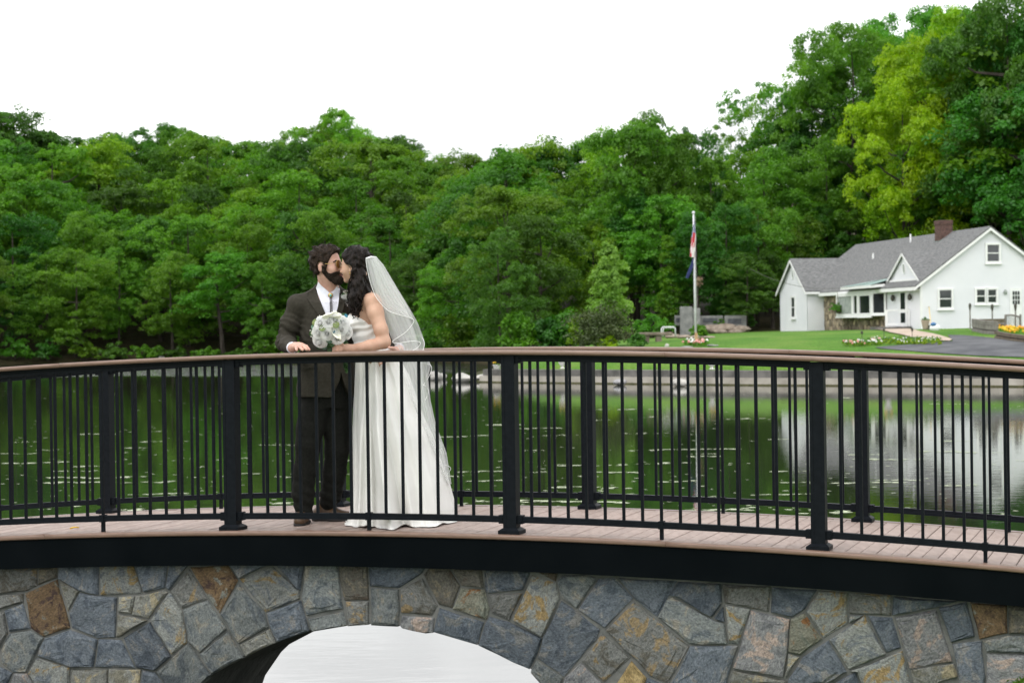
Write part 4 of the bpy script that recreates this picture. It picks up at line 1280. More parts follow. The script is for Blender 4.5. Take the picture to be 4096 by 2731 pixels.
# wing with its own gable, facing the lake
WS0, WS1, WO = 17.2, 23.2, -1.1
WM = (WS0 + WS1) / 2; WH = (WS1 - WS0) / 2; WR = 6.65
def wz(z): return 0 if z < EAVE else (z - EAVE) / (WR - EAVE) * WH
mb = MB(); siding(mb, lambda z: H(WS1 - wz(z), WO, z), lambda z: H(WS0 + wz(z), WO, z), z0, WR - 0.02, hn); hpart(mb, 'wing_gable_wall', m_siding)
mb = MB(); siding(mb, lambda z: H(WS0, WO, z), lambda z: H(WS0, 0.3, z), z0, EAVE - 0.02, gn); hpart(mb, 'wing_side_wall', m_siding)
mb = MB(); siding(mb, lambda z: H(WS1, 0.3, z), lambda z: H(WS1, WO, z), z0, EAVE - 0.02, he); hpart(mb, 'wing_back_wall', m_siding)
for a, b in ((WS0, 1), (WS1, -1)):
    so = (WR - EAVE) / WH; eo = 0.3
    A = [H(a - b * eo, WO - 0.22, EAVE - so * eo), H(a - b * eo, 3.2, EAVE - so * eo), H(WM, 3.2, WR), H(WM, WO - 0.22, WR)]
    mb = MB().prism([p + Vector((0, 0, 0.035)) for p in A], (0, 0, th)); hpart(mb, 'wing_roof', m_shingle)
    mb = MB().prism([H(a - b * eo, WO - 0.25, EAVE - so * eo - 0.12), H(WM, WO - 0.25, WR - 0.12), H(WM, WO - 0.25, WR + 0.04), H(a - b * eo, WO - 0.25, EAVE - so * eo + 0.04)], hg * 0.06); hpart(mb, 'wing_rake_board', m_trim)
mb = MB().prism([H(WS0 - 0.34, WO - 0.22, EAVE - 0.3), H(WS0 - 0.34, WO - 0.22, EAVE - 0.16), H(WS0 - 0.28, WO - 0.22, EAVE - 0.16), H(WS0 - 0.28, WO - 0.22, EAVE - 0.3)], hg * 1.0); hpart(mb, 'wing_eave_board', m_trim)
# dormer over the door
DS0, DS1, DR, DZ = 0.35, 5.3, 6.38, 4.93
DM = (DS0 + DS1) / 2; DH = (DS1 - DS0) / 2; DO = 0.12
mb = MB(); dz = lambda z: (z - DZ) / (DR - DZ) * DH
siding(mb, lambda z: H(DS1 - dz(z), DO, z), lambda z: H(DS0 + dz(z), DO, z), DZ, DR - 0.01, hn); hpart(mb, 'dormer_wall', m_siding)
for a, b in ((DS0, 1), (DS1, -1)):
    so = (DR - DZ) / DH
    A = [H(a - b * 0.2, DO - 0.15, DZ - so * 0.2), H(a - b * 0.2, 3.0, DZ - so * 0.2), H(DM, 3.0, DR), H(DM, DO - 0.15, DR)]
    mb = MB().prism([p + Vector((0, 0, 0.03)) for p in A], (0, 0, 0.08)); hpart(mb, 'dormer_roof', m_shingle)
    mb = MB().prism([H(a - b * 0.2, DO - 0.18, DZ - so * 0.2 - 0.1), H(DM, DO - 0.18, DR - 0.1), H(DM, DO - 0.18, DR + 0.04), H(a - b * 0.2, DO - 0.18, DZ - so * 0.2 + 0.04)], hg * 0.05); hpart(mb, 'dormer_rake_board', m_trim)
mb = MB().prism([H(DS0 - 0.1, DO - 0.1, DZ - 0.12), H(DS1 + 0.1, DO - 0.1, DZ - 0.12), H(DS1 + 0.1, DO - 0.1, DZ + 0.03), H(DS0 - 0.1, DO - 0.1, DZ + 0.03)], hg * 0.08); hpart(mb, 'dormer_sill_board', m_trim)
def disc_vent(c, out, r, name):
    x = he; mb = MB(); pts = [c + out * 0.04 + x * (r * 0.7 * math.cos(a)) + Vector((0, 0, r * math.sin(a))) for a in np.linspace(0, 6.283, 14, endpoint=False)]
    mb.prism(pts, out * -0.05); o = hpart(mb, name, m_curtain)
    ring = MB().tube([c + out * 0.04 + x * (r * 0.75 * math.cos(a)) + Vector((0, 0, r * 1.05 * math.sin(a))) for a in np.linspace(0, 6.283, 15)], 0.035, 5, False); hpart(ring, 'vent_frame', m_trim)
disc_vent(H(DM, DO, 5.55), hn, 0.27, 'round_vent'); disc_vent(H(WM, WO, 5.75), hn, 0.27, 'round_vent')
# stone front with separate stones
m_fieldstone = mat('brown_fieldstone', (0.15, 0.115, 0.08), (0.42, 0.335, 0.23), scale=1.6, rough=0.9, bump=0.4, bscale=9, rnd=0.42, c3=(0.2, 0.17, 0.13), spec=0.15)
m_fs_mortar = mat('brown_mortar', (0.10, 0.085, 0.065), (0.15, 0.13, 0.10), scale=4, rough=1.0)
sf = MB().prism([H(5.4, 0.0, z0), H(WS0, 0.0, z0), H(WS0, 0.0, EAVE), H(5.4, 0.0, EAVE)], hg * 0.2); sfo = hpart(sf, 'stone_front', m_fs_mortar)
rg_ = np.random.default_rng(21)
def fstones(s0, s1, a, b, size):
    for p, poly in cells(s0, s1, a, b, size, rg_):
        c = np.mean(poly, 0); q = [(c[0] + (x - c[0]) * 0.9, c[1] + (y - c[1]) * 0.9) for x, y in poly]
        d_ = rg_.uniform(0.03, 0.07)
        mb = MB().prism([H(x, -d_, y) for x, y in q], hg * (d_ - 0.005))
        o = mb.build('stone', m_fieldstone); o.parent = sfo

fstones(14.0, 17.15, HZ - 0.1, EAVE - 0.12, 0.36)
fstones(5.45, 14.0, HZ - 0.1, 3.05, 0.36)
fstones(5.45, 14.0, 4.38, EAVE - 0.1, 0.36)
# windows
def window(p, x, out, w, h, panes=(1, 2), name='window', curtain=False, par=house, trimw=0.11, gl=None):
    """p lower-left corner on the wall, x unit vector along"""
    up = Vector((0, 0, 1)); mb = MB(); p = p + out * 0.03
    for (a, b, c, d) in ((-trimw, -trimw, w + trimw, 0), (-trimw, h, w + trimw, h + trimw), (-trimw, 0, 0, h), (w, 0, w + trimw, h)):
        mb.prism([p + x * a + up * b - out * 0.02, p + x * c + up * b - out * 0.02, p + x * c + up * d - out * 0.02, p + x * a + up * d - out * 0.02], out * 0.09)
    fr = hpart(mb, name, m_trim, par)
    sill = MB().prism([p + x * (-trimw - 0.04) + up * (-trimw - 0.05), p + x * (w + trimw + 0.04) + up * (-trimw - 0.05), p + x * (w + trimw + 0.04) + up * (-trimw + 0.002), p + x * (-trimw - 0.04) + up * (-trimw + 0.002)], out * 0.12)
    sill = sill.build('sill', m_trim); sill.parent = fr
    nx_, ny_ = panes
    for i in range(nx_):
        for j in range(ny_):
            a, b = w * i / nx_ + 0.025, w * (i + 1) / nx_ - 0.025; c, d = h * j / ny_ + 0.025, h * (j + 1) / ny_ - 0.025
            g_ = MB().prism([p + x * a + up * c + out * 0.0, p + x * b + up * c, p + x * b + up * d, p + x * a + up * d], out * 0.025)
            q = g_.build('pane', gl or m_glass); q.parent = fr
    bars = MB()
    for i in range(1, nx_): bars.prism([p + x * (w * i / nx_ - 0.025), p + x * (w * i / nx_ + 0.025), p + x * (w * i / nx_ + 0.025) + up * h, p + x * (w * i / nx_ - 0.025) + up * h], out * 0.04)
    for j in range(1, ny_): bars.prism([p + up * (h * j / ny_ - 0.025), p + x * w + up * (h * j / ny_ - 0.025), p + x * w + up * (h * j / ny_ + 0.025), p + up * (h * j / ny_ + 0.025)], out * 0.05)
    if nx_ * ny_ > 1:
        q = bars.build('glazing_bar', m_trim); q.parent = fr
    return fr
def gpx(px, py):          # pixel on the gable wall -> (m, z)
    p = on_plane(px, py, HP, he); return (p - HP).dot(hg), p.z
def fpx(px, py):          # pixel on the front -> (s, z)
    p = on_plane(px, py, HP, hn); return (p - HP).dot(he), p.z
def gwin(x0, y0, x1, y1, panes):
    a = gpx(x0, y1); b = gpx(x1, y0); window(H(0, a[0], a[1]), hg, gn, b[0] - a[0], b[1] - a[1], panes)
gwin(3757, 1160, 3804, 1230, (1, 2))
gwin(3906, 1158, 3938, 1210, (1, 2)); gwin(3951, 1158, 3983, 1210, (1, 2))
gwin(3948, 979, 3994, 1046, (1, 2)); 
# glazed door on the gable
a = gpx(4040, 1316); b = gpx(4084, 1152)
mb = MB().prism([H(0, a[0], HZ + 0.05), H(0, b[0], HZ + 0.05), H(0, b[0], b[1]), H(0, a[0], b[1])], gn * 0.08); dd = hpart(mb, 'side_door', m_trim)
c0 = gpx(4047, 1218); c1 = gpx(4077, 1163)
for i in range(3):
    for j in range(3):
        w_ = (c1[0] - c0[0]) / 3; h_ = (c1[1] - c0[1]) / 3
        q = MB().prism([H(0, c0[0] + w_ * i + .02, c0[1] + h_ * j + .02), H(0, c0[0] + w_ * (i + 1) - .02, c0[1] + h_ * j + .02), H(0, c0[0] + w_ * (i + 1) - .02, c0[1] + h_ * (j + 1) - .02), H(0, c0[0] + w_ * i + .02, c0[1] + h_ * (j + 1) - .02)], gn * 0.095).build('pane', m_glass)
        q.parent = dd
# wing window
window(H(WM + 0.3, WO, 3.02) , gn, hn, 0.75, 1.25, (1, 2))
# bow window unit on the stone front: box projecting with a flat roof
BW0, BW1 = 5.5, 13.7
mb = MB().prism([H(BW0, 0.0, 3.02), H(BW1, 0.0, 3.02), H(BW1 - 0.9, -0.55, 3.02), H(BW0 + 0.9, -0.55, 3.02)], (0, 0, 0.12)); hpart(mb, 'bow_sill', m_trim)
mb = MB().prism([H(BW0, 0.0, 4.36), H(BW1, 0.0, 4.36), H(BW1 - 0.9, -0.55, 4.36), H(BW0 + 0.9, -0.55, 4.36)], (0, 0, 0.1)); hpart(mb, 'bow_head', m_trim)
mb = MB().prism([H(BW0 - 0.3, -0.2, 4.62), H(BW1 - 2.5, -0.2, 4.62), H(BW1 - 3.0, -1.05, 4.55), H(BW0 - 0.1, -1.05, 4.55)], (0, 0, 0.16)); hpart(mb, 'bow_canopy', m_trim)
mb = MB().add([H(BW0 - 0.2, -1.0, 4.72), H(BW1 - 3.0, -1.0, 4.72), H(BW0 + 1.2, 0.6, 5.15), H(BW0 - 0.2, 0.6, 5.15)], [(0, 1, 2, 3)]); hpart(mb, 'canopy_flashing', m_copper)
ring = [H(BW0, 0.0, 3.14), H(BW0 + 0.9, -0.55, 3.14), H(BW1 - 0.9, -0.55, 3.14), H(BW1, 0.0, 3.14)]
def pan(a, b, w_fr, gl, name='bow_window'):
    x = (b - a).normalized(); out = Vector((x.y, -x.x, 0))
    if out.dot(hn) < 0: out = -out
    L_ = (b - a).length
    window(a + x * w_fr, x, out, L_ - 2 * w_fr, 1.22 - w_fr, (1, 1), name, trimw=w_fr, gl=gl)
pan(ring[0], ring[1], 0.12, m_glass)
seg_ = [ring[1].lerp(ring[2], f) for f in (0, 0.36, 0.52, 1.0)]
pan(seg_[0], seg_[1], 0.22, m_glass); pan(seg_[1], seg_[2], 0.2, m_glass); pan(seg_[2], seg_[3], 0.2, m_curtain)
pan(ring[2], ring[3], 0.14, m_glass)
hb_ = empty('hanging_basket', H(12.2, -0.75, 3.5)); tag(hb_, 'hanging basket of trailing green and reddish plants in front of the big window', 'hanging basket')
rgq = np.random.default_rng(31); V, F_ = leaf_cloud(rgq.normal(0, 1, (26, 3)) * np.array([.18, .55, .16]), np.full(26, .16), 30, .06, rgq); q = link('trailing_plants', np_mesh('trailing_plants', V, F_), ML['mid']); q.parent = hb_
q = MB().ball((0, 0, -.15), (.25, .35, .17), 10, 6).build('basket', m_fs_mortar, None, True); q.parent = hb_
q = MB().tube([(0, -.25, -.1), (0, 0, .95), (0, .25, -.1)], .012, 5).build('hanger', m_fs_mortar); q.parent = hb_
# entry door with storm door panes
a = fpx(3606, 1302); b = fpx(3630, 1150)
s0_, s1_ = b[0], a[0]
mb = MB().prism([H(s0_ - .1, 0, HZ + .1), H(s1_ + .1, 0, HZ + .1), H(s1_ + .1, 0, b[1] + .1), H(s0_ - .1, 0, b[1] + .1)], hn * 0.09); dr = hpart(mb, 'door', m_trim)
for (z_a, z_b) in ((HZ + 0.35, HZ + 0.9), (HZ + 1.1, HZ + 2.0)):
    q = MB().prism([H(s0_ + .17, 0, z_a), H(s1_ - .17, 0, z_a), H(s1_ - .17, 0, z_b), H(s0_ + .17, 0, z_b)], hn * 0.105).build('pane', m_glass)
    q.parent = dr
m_lamp = mat('dark_bronze', (0.03, 0.028, 0.02), (0.06, 0.055, 0.04), scale=9, rough=0.5)
for s_ in (s0_ - 0.75, s1_ + 0.95):
    hpart(MB().ball(H(s_, -0.16, HZ + 1.75), (0.12, 0.12, 0.2), 8, 6), 'wall_lantern', m_lamp, smooth=True)
# porch step and white railing at the door
hpart(MB().prism([H(s0_ - 0.7, 0, HZ - .1), H(s1_ + 0.9, 0, HZ - .1), H(s1_ + 0.9, 0, HZ + 0.14), H(s0_ - 0.7, 0, HZ + 0.14)], hn * 1.5), 'porch_step', m_wall_dark)
mb = MB()
for s_ in (s0_ - 0.45,):
    mb = MB()
    for m_ in (-0.1, -1.4):
        mb.prism([H(s_ - .05, m_ - .05, HZ + .1), H(s_ + .05, m_ - .05, HZ + .1), H(s_ + .05, m_ + .05, HZ + .1), H(s_ - .05, m_ + .05, HZ + .1)], (0, 0, 0.98))
    mb.prism([H(s_ - .04, -0.1, HZ + 1.0), H(s_ + .04, -0.1, HZ + 1.0), H(s_ + .04, -0.1, HZ + 1.07), H(s_ - .04, -0.1, HZ + 1.07)], hn * 1.3)
    mb.prism([H(s_ - .03, -0.1, HZ + .25), H(s_ + .03, -0.1, HZ + .25), H(s_ + .03, -0.1, HZ + .31), H(s_ - .03, -0.1, HZ + .31)], hn * 1.3)
    for k in range(0):
        mm = -0.25 - k * 0.145
        mb.prism([H(s_ - .015, mm - .02, HZ + .28), H(s_ + .015, mm - .02, HZ + .28), H(s_ + .015, mm + .02, HZ + .28), H(s_ - .015, mm + .02, HZ + .28)], (0, 0, 0.74))
    hpart(mb, 'porch_railing', m_trim)
# chimney of brick courses, each brick proud of the mortar
CS, CM_ = 5.9, HALF - 0.35
ch = hpart(MB().prism([H(CS - .46, CM_ - .36, 6.6), H(CS + .46, CM_ - .36, 6.6), H(CS + .46, CM_ + .36, 6.6), H(CS - .46, CM_ + .36, 6.6)], (0, 0, 1.78)), 'chimney', m_fs_mortar)
mb = MB()
for r in range(19):
    z = 6.95 + r * 0.075; grow = 0.06 if r > 15 else 0.02
    for q in range(5):
        o_ = (r % 2) * 0.1
        a_ = max(-.46, -.46 + q * 0.2 - o_ + 0.01); b_ = min(.46, -.46 + (q + 1) * 0.2 - o_ - 0.01)
        if b_ > a_: mb.prism([H(CS + a_, CM_ - .36 - grow, z), H(CS + b_, CM_ - .36 - grow, z), H(CS + b_, CM_ - .36 - grow, z + .063), H(CS + a_, CM_ - .36 - grow, z + .063)], hg * (grow + .01))
        a_ = max(-.36, -.36 + q * 0.2 - o_ + 0.01); b_ = min(.36, -.36 + (q + 1) * 0.2 - o_ - 0.01)
        if b_ > a_: mb.prism([H(CS - .46 - grow, CM_ + a_, z), H(CS - .46 - grow, CM_ + b_, z), H(CS - .46 - grow, CM_ + b_, z + .063), H(CS - .46 - grow, CM_ + a_, z + .063)], he * (grow + .01))
bo = mb.build('brickwork', m_brick); bo.parent = ch; bo['kind'] = 'stuff'
fl = MB().prism([H(CS - .5, CM_ - .42, 7.0), H(CS + .5, CM_ - .42, 7.0), H(CS + .5, CM_ - .42, 7.2), H(CS - .5, CM_ - .42, 7.2)], hg * 0.05).prism([H(CS - .52, CM_ - .42, 7.0), H(CS - .52, CM_ + .35, 7.5), H(CS - .52, CM_ + .35, 7.7), H(CS - .52, CM_ - .42, 7.2)], he * 0.04).build('flashing', m_copper)
fl.parent = ch
hpart(MB().tube([H(14.5, 2.3, 6.35), H(14.5, 2.3, 6.85)], 0.06, 8), 'vent_pipe', m_trim)
hpart(MB().tube([H(11.0, HALF - 0.5, 7.2), H(11.0, HALF - 0.5, 7.85)], 0.05, 8), 'vent_pipe', m_trim)
# wall light beside the side door
a = gpx(4019, 1168); hpart(MB().ball(H(-0.1, a[0], a[1]), (0.1, 0.12, 0.14), 8, 6), 'wall_lantern', m_curtain, smooth=True)
# neighbouring roof glimpsed at the right edge
nb = empty('outbuilding', (38.0, 142, 2.3)); tag(nb, 'white flat-topped building partly hidden behind the gable at the right edge', 'building')
p = at(4080, 960, 142)
gz_ = hz(p.x + 3, 142)
o = MB().box((p.x + 3, 142, (p.z - .1 + gz_ - .5) / 2), (8, 4, p.z - .1 - gz_ + .5)).build('wall', m_siding, nb)
o = MB().box((p.x + 3, 142, p.z - 0.02), (8.6, 4.6, 0.14)).build('roof', m_trim, nb)

# ------------------------------------------------------------------ flagpole and flags
fp = ground(2783, 1380); fY = fp.y
pole = empty('flagpole', fp); tag(pole, 'white flagpole with round finial on a short timber post', 'flagpole')
topz = at(2768, 846, fY)
m_pole = mat('white_pole_paint', (0.62, 0.63, 0.66), (0.74, 0.74, 0.76), scale=5, rough=0.4)
m_wood = mat('raw_timber', (0.40, 0.25, 0.12), (0.52, 0.36, 0.20), scale=3, rough=0.8, stretch=(6, 6, 1))
lean_ = Vector((topz.x - fp.x, 0, 0)) * 0.25
top_ = Vector((fp.x, fY, topz.z)) + lean_
MB().tube([fp + Vector((0, 0, 0.45)), fp.lerp(top_, 0.5), top_ - Vector((0, 0, 0.12))], [0.055, 0.05, 0.036], 10).build('pole', m_pole, pole, True)
MB().ball(top_ - Vector((0, 0, 0.06)), 0.075, 12, 8).build('finial', m_pole, pole, True)
MB().box(fp + Vector((0.02, -0.04, 0.28)), (0.13, 0.13, 0.62)).build('timber_post', m_wood, pole)
m_rope = mat('halyard', (0.5, 0.5, 0.5), scale=9)
MB().tube([top_ - Vector((-0.07, 0.02, 0.15)), fp + Vector((0.09, -0.02, 0.9))], 0.006, 5).build('halyard', m_rope, pole)
def flag_material():
    m = bpy.data.materials.new('stars_and_stripes_cloth'); m.use_nodes = True
    N = m.node_tree.nodes; L = m.node_tree.links; bs = N['Principled BSDF']; bs.inputs['Roughness'].default_value = 0.8
    uv = N.new('ShaderNodeUVMap'); uv.uv_map = 'cloth'; sp = N.new('ShaderNodeSeparateXYZ'); L.new(uv.outputs[0], sp.inputs[0])
    def M(op, a, b=None):
        x = N.new('ShaderNodeMath'); x.operation = op
        for i, v in enumerate((a, b)):
            if v is None: continue
            if isinstance(v, (int, float)): x.inputs[i].default_value = v
            else: L.new(v, x.inputs[i])
        return x.outputs[0]
    st = M('MODULO', M('FLOOR', M('MULTIPLY', sp.outputs['Y'], 13.0)), 2.0)
    canton = M('MULTIPLY', M('LESS_THAN', sp.outputs['X'], 0.40), M('GREATER_THAN', sp.outputs['Y'], 6 / 13))
    fx = M('SUBTRACT', M('FRACT', M('MULTIPLY', sp.outputs['X'], 15.0)), 0.5); fy = M('SUBTRACT', M('FRACT', M('MULTIPLY', sp.outputs['Y'], 16.7)), 0.5)
    star = M('LESS_THAN', M('ADD', M('MULTIPLY', fx, fx), M('MULTIPLY', fy, fy)), 0.075)
    def mixc(f, a, b):
        x = N.new('ShaderNodeMix'); x.data_type = 'RGBA'; L.new(f, x.inputs[0])
        for i, v in ((6, a), (7, b)):
            if isinstance(v, tuple): x.inputs[i].default_value = (*v, 1)
            else: L.new(v, x.inputs[i])
        return x.outputs[2]
    stripes = mixc(st, (0.42, 0.03, 0.04), (0.72, 0.70, 0.70)) if False else mixc(st, (0.45, 0.03, 0.045), (0.74, 0.72, 0.72))
    blue = mixc(star, (0.025, 0.04, 0.16), (0.7, 0.7, 0.72))
    L.new(mixc(canton, stripes, blue), bs.inputs['Base Color'])
    return m
def limp_flag(name, origin, fly, hoist, width, mat_, label, swing=0.0, folds=5, narrow=1.0):
    """a flag hanging limp from its hoist: rows run along the fly, which falls down"""
    nu, nv = 40, 26
    P, UV = [], []
    for i in range(nu):
        u = i / (nu - 1)
        row = []
        for j in range(nv):
            v = j / (nv - 1)                       # 1 at the top of the hoist
            # cloth falls: point starts at hoist height and sags down
            down = (1 - v) * hoist * (1 - 0.25 * u) + u * fly * (0.72 + 0.22 * v)
            ph = v * folds * 2 * math.pi / 2
            wv = width * (0.25 + 0.75 * math.sin(min(1, u * 1.5) * 1.57)) * narrow
            x = wv * (0.9 * math.sin(ph + u * 1.1) * 0.5 + 0.25 * (v - 0.5)) + swing * u * fly
            y = wv * (0.8 * math.cos(ph + 0.6) * 0.5) - 0.075
            row.append(origin + Vector((x, y, -down))); UV.append((u, v))
        P.append(row)
    mb = MB().grid(P); me_ = mb.mesh(name)
    uvl = me_.uv_layers.new(name='cloth')
    li_ = np.zeros(len(me_.loops), np.int32); me_.loops.foreach_get('vertex_index', li_)
    uvl.data.foreach_set('uv', np.array(UV, np.float32)[li_].ravel())
    o = link(name, me_, mat_, None, True); tag(o, label, 'flag')
    return o
f0 = top_ + Vector((0, -0.02, -0.42))
limp_flag('national_flag', f0, 1.55, 0.95, 0.26, flag_material(), 'limp red white and blue stars and stripes flag on the pole', -0.05, 5)
m_navy = mat('navy_flag_cloth', (0.012, 0.02, 0.09), (0.02, 0.035, 0.14), scale=4, rough=0.8)
limp_flag('navy_flag', f0 + Vector((-0.04, 0, -1.72)), 1.0, 0.5, 0.16, m_navy, 'small limp navy blue flag hanging below the stars and stripes', -0.32, 3)
m_redcloth = mat('red_cloth', (0.35, 0.02, 0.04), (0.45, 0.04, 0.06), scale=4, rough=0.8)

# ------------------------------------------------------------------ beds, memorial stones, bench
m_soil = mat('dark_soil', (0.03, 0.022, 0.014), (0.06, 0.045, 0.03), scale=9, rough=1.0)
def bed(px0, px1, py0, py1, label, cols, n, name='flower_bed', seed=1, leafm='fresh', h=0.22, size=0.045, slope=0.0):
    rg = np.random.default_rng(seed)
    P = []
    for i in range(n):
        f = rg.random(); x = px0 + (px1 - px0) * f
        y = py0 + (py1 - py0) * rg.random() + slope * (f - 0.5)
        P.append(ground(x, y))
    c = sum(P, Vector()) / n
    t = empty(name, c); tag(t, label, 'flower bed')
    C = np.array([p - c for p in P]); C[:, 2] += h * 0.35
    V, F_ = leaf_cloud(C, np.full(n, h * 0.7), 16, 0.05, rg, shell=0.2, flat=0.9)
    o = link('leaves', np_mesh('leaves', V, F_), ML[leafm]); o.parent = t
    for k, mt in enumerate(cols):
        mb = MB()
        for p in C[k::len(cols)]:
            for _ in range(2):
                mb.ball(Vector(p) + Vector((rg.uniform(-.15, .15), rg.uniform(-.15, .15), h * rg.uniform(0.35, 0.75))), size * rg.uniform(0.7, 1.3), 6, 3)
        o = mb.build('blossoms', mt, smooth=True); o.parent = t; o['kind'] = 'stuff'
    return t
bed(2742, 2832, 1374, 1388, 'small bed of white and pink flowers round the flagpole foot', [m_wpetal, m_pinkp, m_plant], 36, seed=3, h=0.25, size=0.06)
bed(3375, 3520, 1370, 1386, 'bed of white and pink flowers at the driveway\'s corner', [m_wpetal, m_pinkp, m_plant, m_plant], 60, seed=4, h=0.2, size=0.042, slope=-8)
bed(3500, 3760, 1360, 1380, 'long bed of low yellow green plants beside the pale path', [m_wpetal, m_plant, m_plant, m_plant, m_plant, m_plant], 150, seed=5, leafm='lime', h=0.17, size=0.03, slope=4)
bed(3300, 3480, 1310, 1314, 'narrow flower strip at the foot of the stone front', [m_pinkp, m_wpetal], 40, seed=6, h=0.2)
bed(4000, 4100, 1328, 1346, 'bed of yellow and orange marigolds in a low timber frame', [m_yellow, m_orange, m_yellow], 34, seed=7, leafm='mid', h=0.3, size=0.06, slope=8)
m_granite = mat('grey_granite', (0.17, 0.175, 0.17), (0.27, 0.27, 0.26), scale=3, rough=0.85, bump=0.25, bscale=14)
m_plaque = mat('dark_plaque', (0.03, 0.035, 0.045), (0.08, 0.085, 0.095), scale=3, rough=0.3)
m_brownstone = mat('brownish_ledge', (0.16, 0.125, 0.095), (0.30, 0.25, 0.20), scale=2.2, rough=0.95, bump=0.5, bscale=7)
def block(px0, px1, py0, py1, name, label, cat, m_, depth=0.35, Y=None, bev=0.03, group=None):
    Yb = ground((px0 + px1) / 2, py1).y if Y is None else Y
    a = at(px0, py1, Yb); b = at(px1, py0, Yb)
    c = Vector(((a.x + b.x) / 2, Yb + depth / 2, (a.z + b.z) / 2))
    me_ = bevel(MB().box((0, 0, 0), (b.x - a.x, depth, b.z - a.z + 0.1)).mesh(name), bev)
    o = link(name, me_, m_); o.location = c
    if label: tag(o, label, cat, group)
    return o
MY = ground(2760, 1338).y
block(2722, 2770, 1229, 1340, 'monument_slab', 'tall grey granite slab left of the flagpole', 'monument', m_granite, 0.4, MY)
block(2771, 2801, 1235, 1340, 'monument_slab', 'narrower grey granite slab just right of the flagpole', 'monument', m_granite, 0.4, MY + 0.1)
def panel(px0, px1, py0, py1, label, Y):
    a = at(px0, py1, Y); b = at(px1, py0, Y)
    t = empty('memorial_panel', ((a.x + b.x) / 2, Y, a.z)); tag(t, label, 'monument')
    w, h = b.x - a.x, b.z - a.z
    o = link('stone_wall', bevel(MB().box((0, 0.2, h / 2), (w, 0.4, h)).mesh('stone_wall'), 0.02), m_granite); o.parent = t
    o = MB().box((-w * 0.06, -0.015, h * 0.55), (w * 0.62, 0.04, h * 0.4)).build('plaque', m_plaque); o.parent = t
    return t
panel(2800, 2892, 1262, 1302, 'low stone wall with dark plaque beside the granite slabs', MY + 1.0)
panel(2900, 2986, 1261, 1312, 'low stone wall with dark plaque at the right end of the memorial', MY + 0.6)
panel(2700, 2726, 1262, 1302, 'short stone wall piece left of the granite slabs', MY + 1.0)
for i, (px, py, w_, h_) in enumerate(((2850, 1318, 90, 22), (2905, 1320, 100, 26), (2960, 1318, 80, 18), (2880, 1326, 70, 14), (2940, 1326, 60, 14))):
    rock(px, py + 8, w_, h_ * 1.5, ['brown ledge rock left part of the pile', 'largest brown ledge rock of the pile', 'brown ledge rock at the right of the pile', 'low flat brown rock in front of the pile, left', 'low flat brown rock in front of the pile, right'][i] + ' below the memorial wall', m_brownstone, seed=40 + i, Y=MY - .2 - .25 * i)
for i, (px, py, w_, h_) in enumerate(((2690, 1352, 60, 18), (2735, 1352, 60, 14), (2775, 1352, 50, 12), (2830, 1352, 60, 10))):
    rock(px, py, w_, h_, ['brown edging stone right of the stone bench', 'brown edging stone below the granite slab', 'flat brown edging stone left of the flagpole', 'flat brown edging stone right of the flagpole'][i], m_brownstone, seed=50 + i)
rock(2668, 1386, 18, 14, 'small white stone lantern base on the lawn below the bench', m_rock, seed=61)
for i, (px, py, w_) in enumerate(((2700, 1396, 70), (2745, 1391, 50), (2850, 1384, 50))):
    rock(px, py, w_, 8, ['long flat grey stone left of the flagpole bed', 'flat grey stone in front of the flagpole bed', 'flat grey stone right of the flagpole bed'][i], m_granite, seed=70 + i)
# stone bench
bY = ground(2610, 1368).y
a = at(2545, 1340, bY); b = at(2690, 1328, bY)
bt = empty('stone_bench', ((a.x + b.x) / 2, bY, hz((a.x + b.x) / 2, bY))); tag(bt, 'brown stone slab bench on stacked stone legs left of the flagpole', 'bench')
w_ = b.x - a.x; zt = b.z - bt.location.z
o = link('slab', bevel(MB().box((0, 0.2, zt - 0.08), (w_, 0.7, 0.16)).mesh('slab'), 0.03), m_brownstone); o.parent = bt
for x_ in (-w_ * 0.22, w_ * 0.12):
    o = link('leg', bevel(MB().box((x_, 0.2, (zt - 0.16) / 2 - 0.05), (0.3, 0.5, zt - 0.06)).mesh('leg'), 0.03), m_brownstone); o.parent = bt
# white pipe rail behind the bench
pY = bY + 2.0
pr = empty('pipe_rail', at(2685, 1336, pY)); tag(pr, 'white bent pipe handrail behind the stone bench', 'handrail')
MB().tube([at(2646, 1345, pY), at(2646, 1314, pY), at(2652, 1308, pY), at(2694, 1308, pY), at(2700, 1312, pY), at(2702, 1345, pY)], 0.035, 8).build('rail', m_pole, pr, True)
MB().tube([at(2653, 1345, pY + .5), at(2653, 1316, pY + .5), at(2658, 1311, pY + .5), at(2698, 1311, pY + .5)], 0.03, 8).build('rail', m_pole, pr, True)
# dried topiary on a thin stem by the pole
ty = ground(2790, 1352).y; tt = empty('dried_plant', ground(2790, 1352)); tag(tt, 'brown dried seed head on a thin tall stem beside the flagpole', 'plant')
a = at(2797, 1132, ty + 0.5)
MB().tube([ground(2788, 1352), at(2785, 1220, ty), a], [0.02, 0.015, 0.01], 5).build('stem', m_bark, tt)
rg = np.random.default_rng(9); V, F_ = leaf_cloud(np.array([a - tt.location]) + rg.normal(0, 0.1, (10, 3)), np.full(10, 0.16), 30, 0.05, rg)
o = link('seed_head', np_mesh('seed_head', V, F_), mat('dry_brown', (0.14, 0.09, 0.05), (0.25, 0.18, 0.1), 8)); o.parent = tt
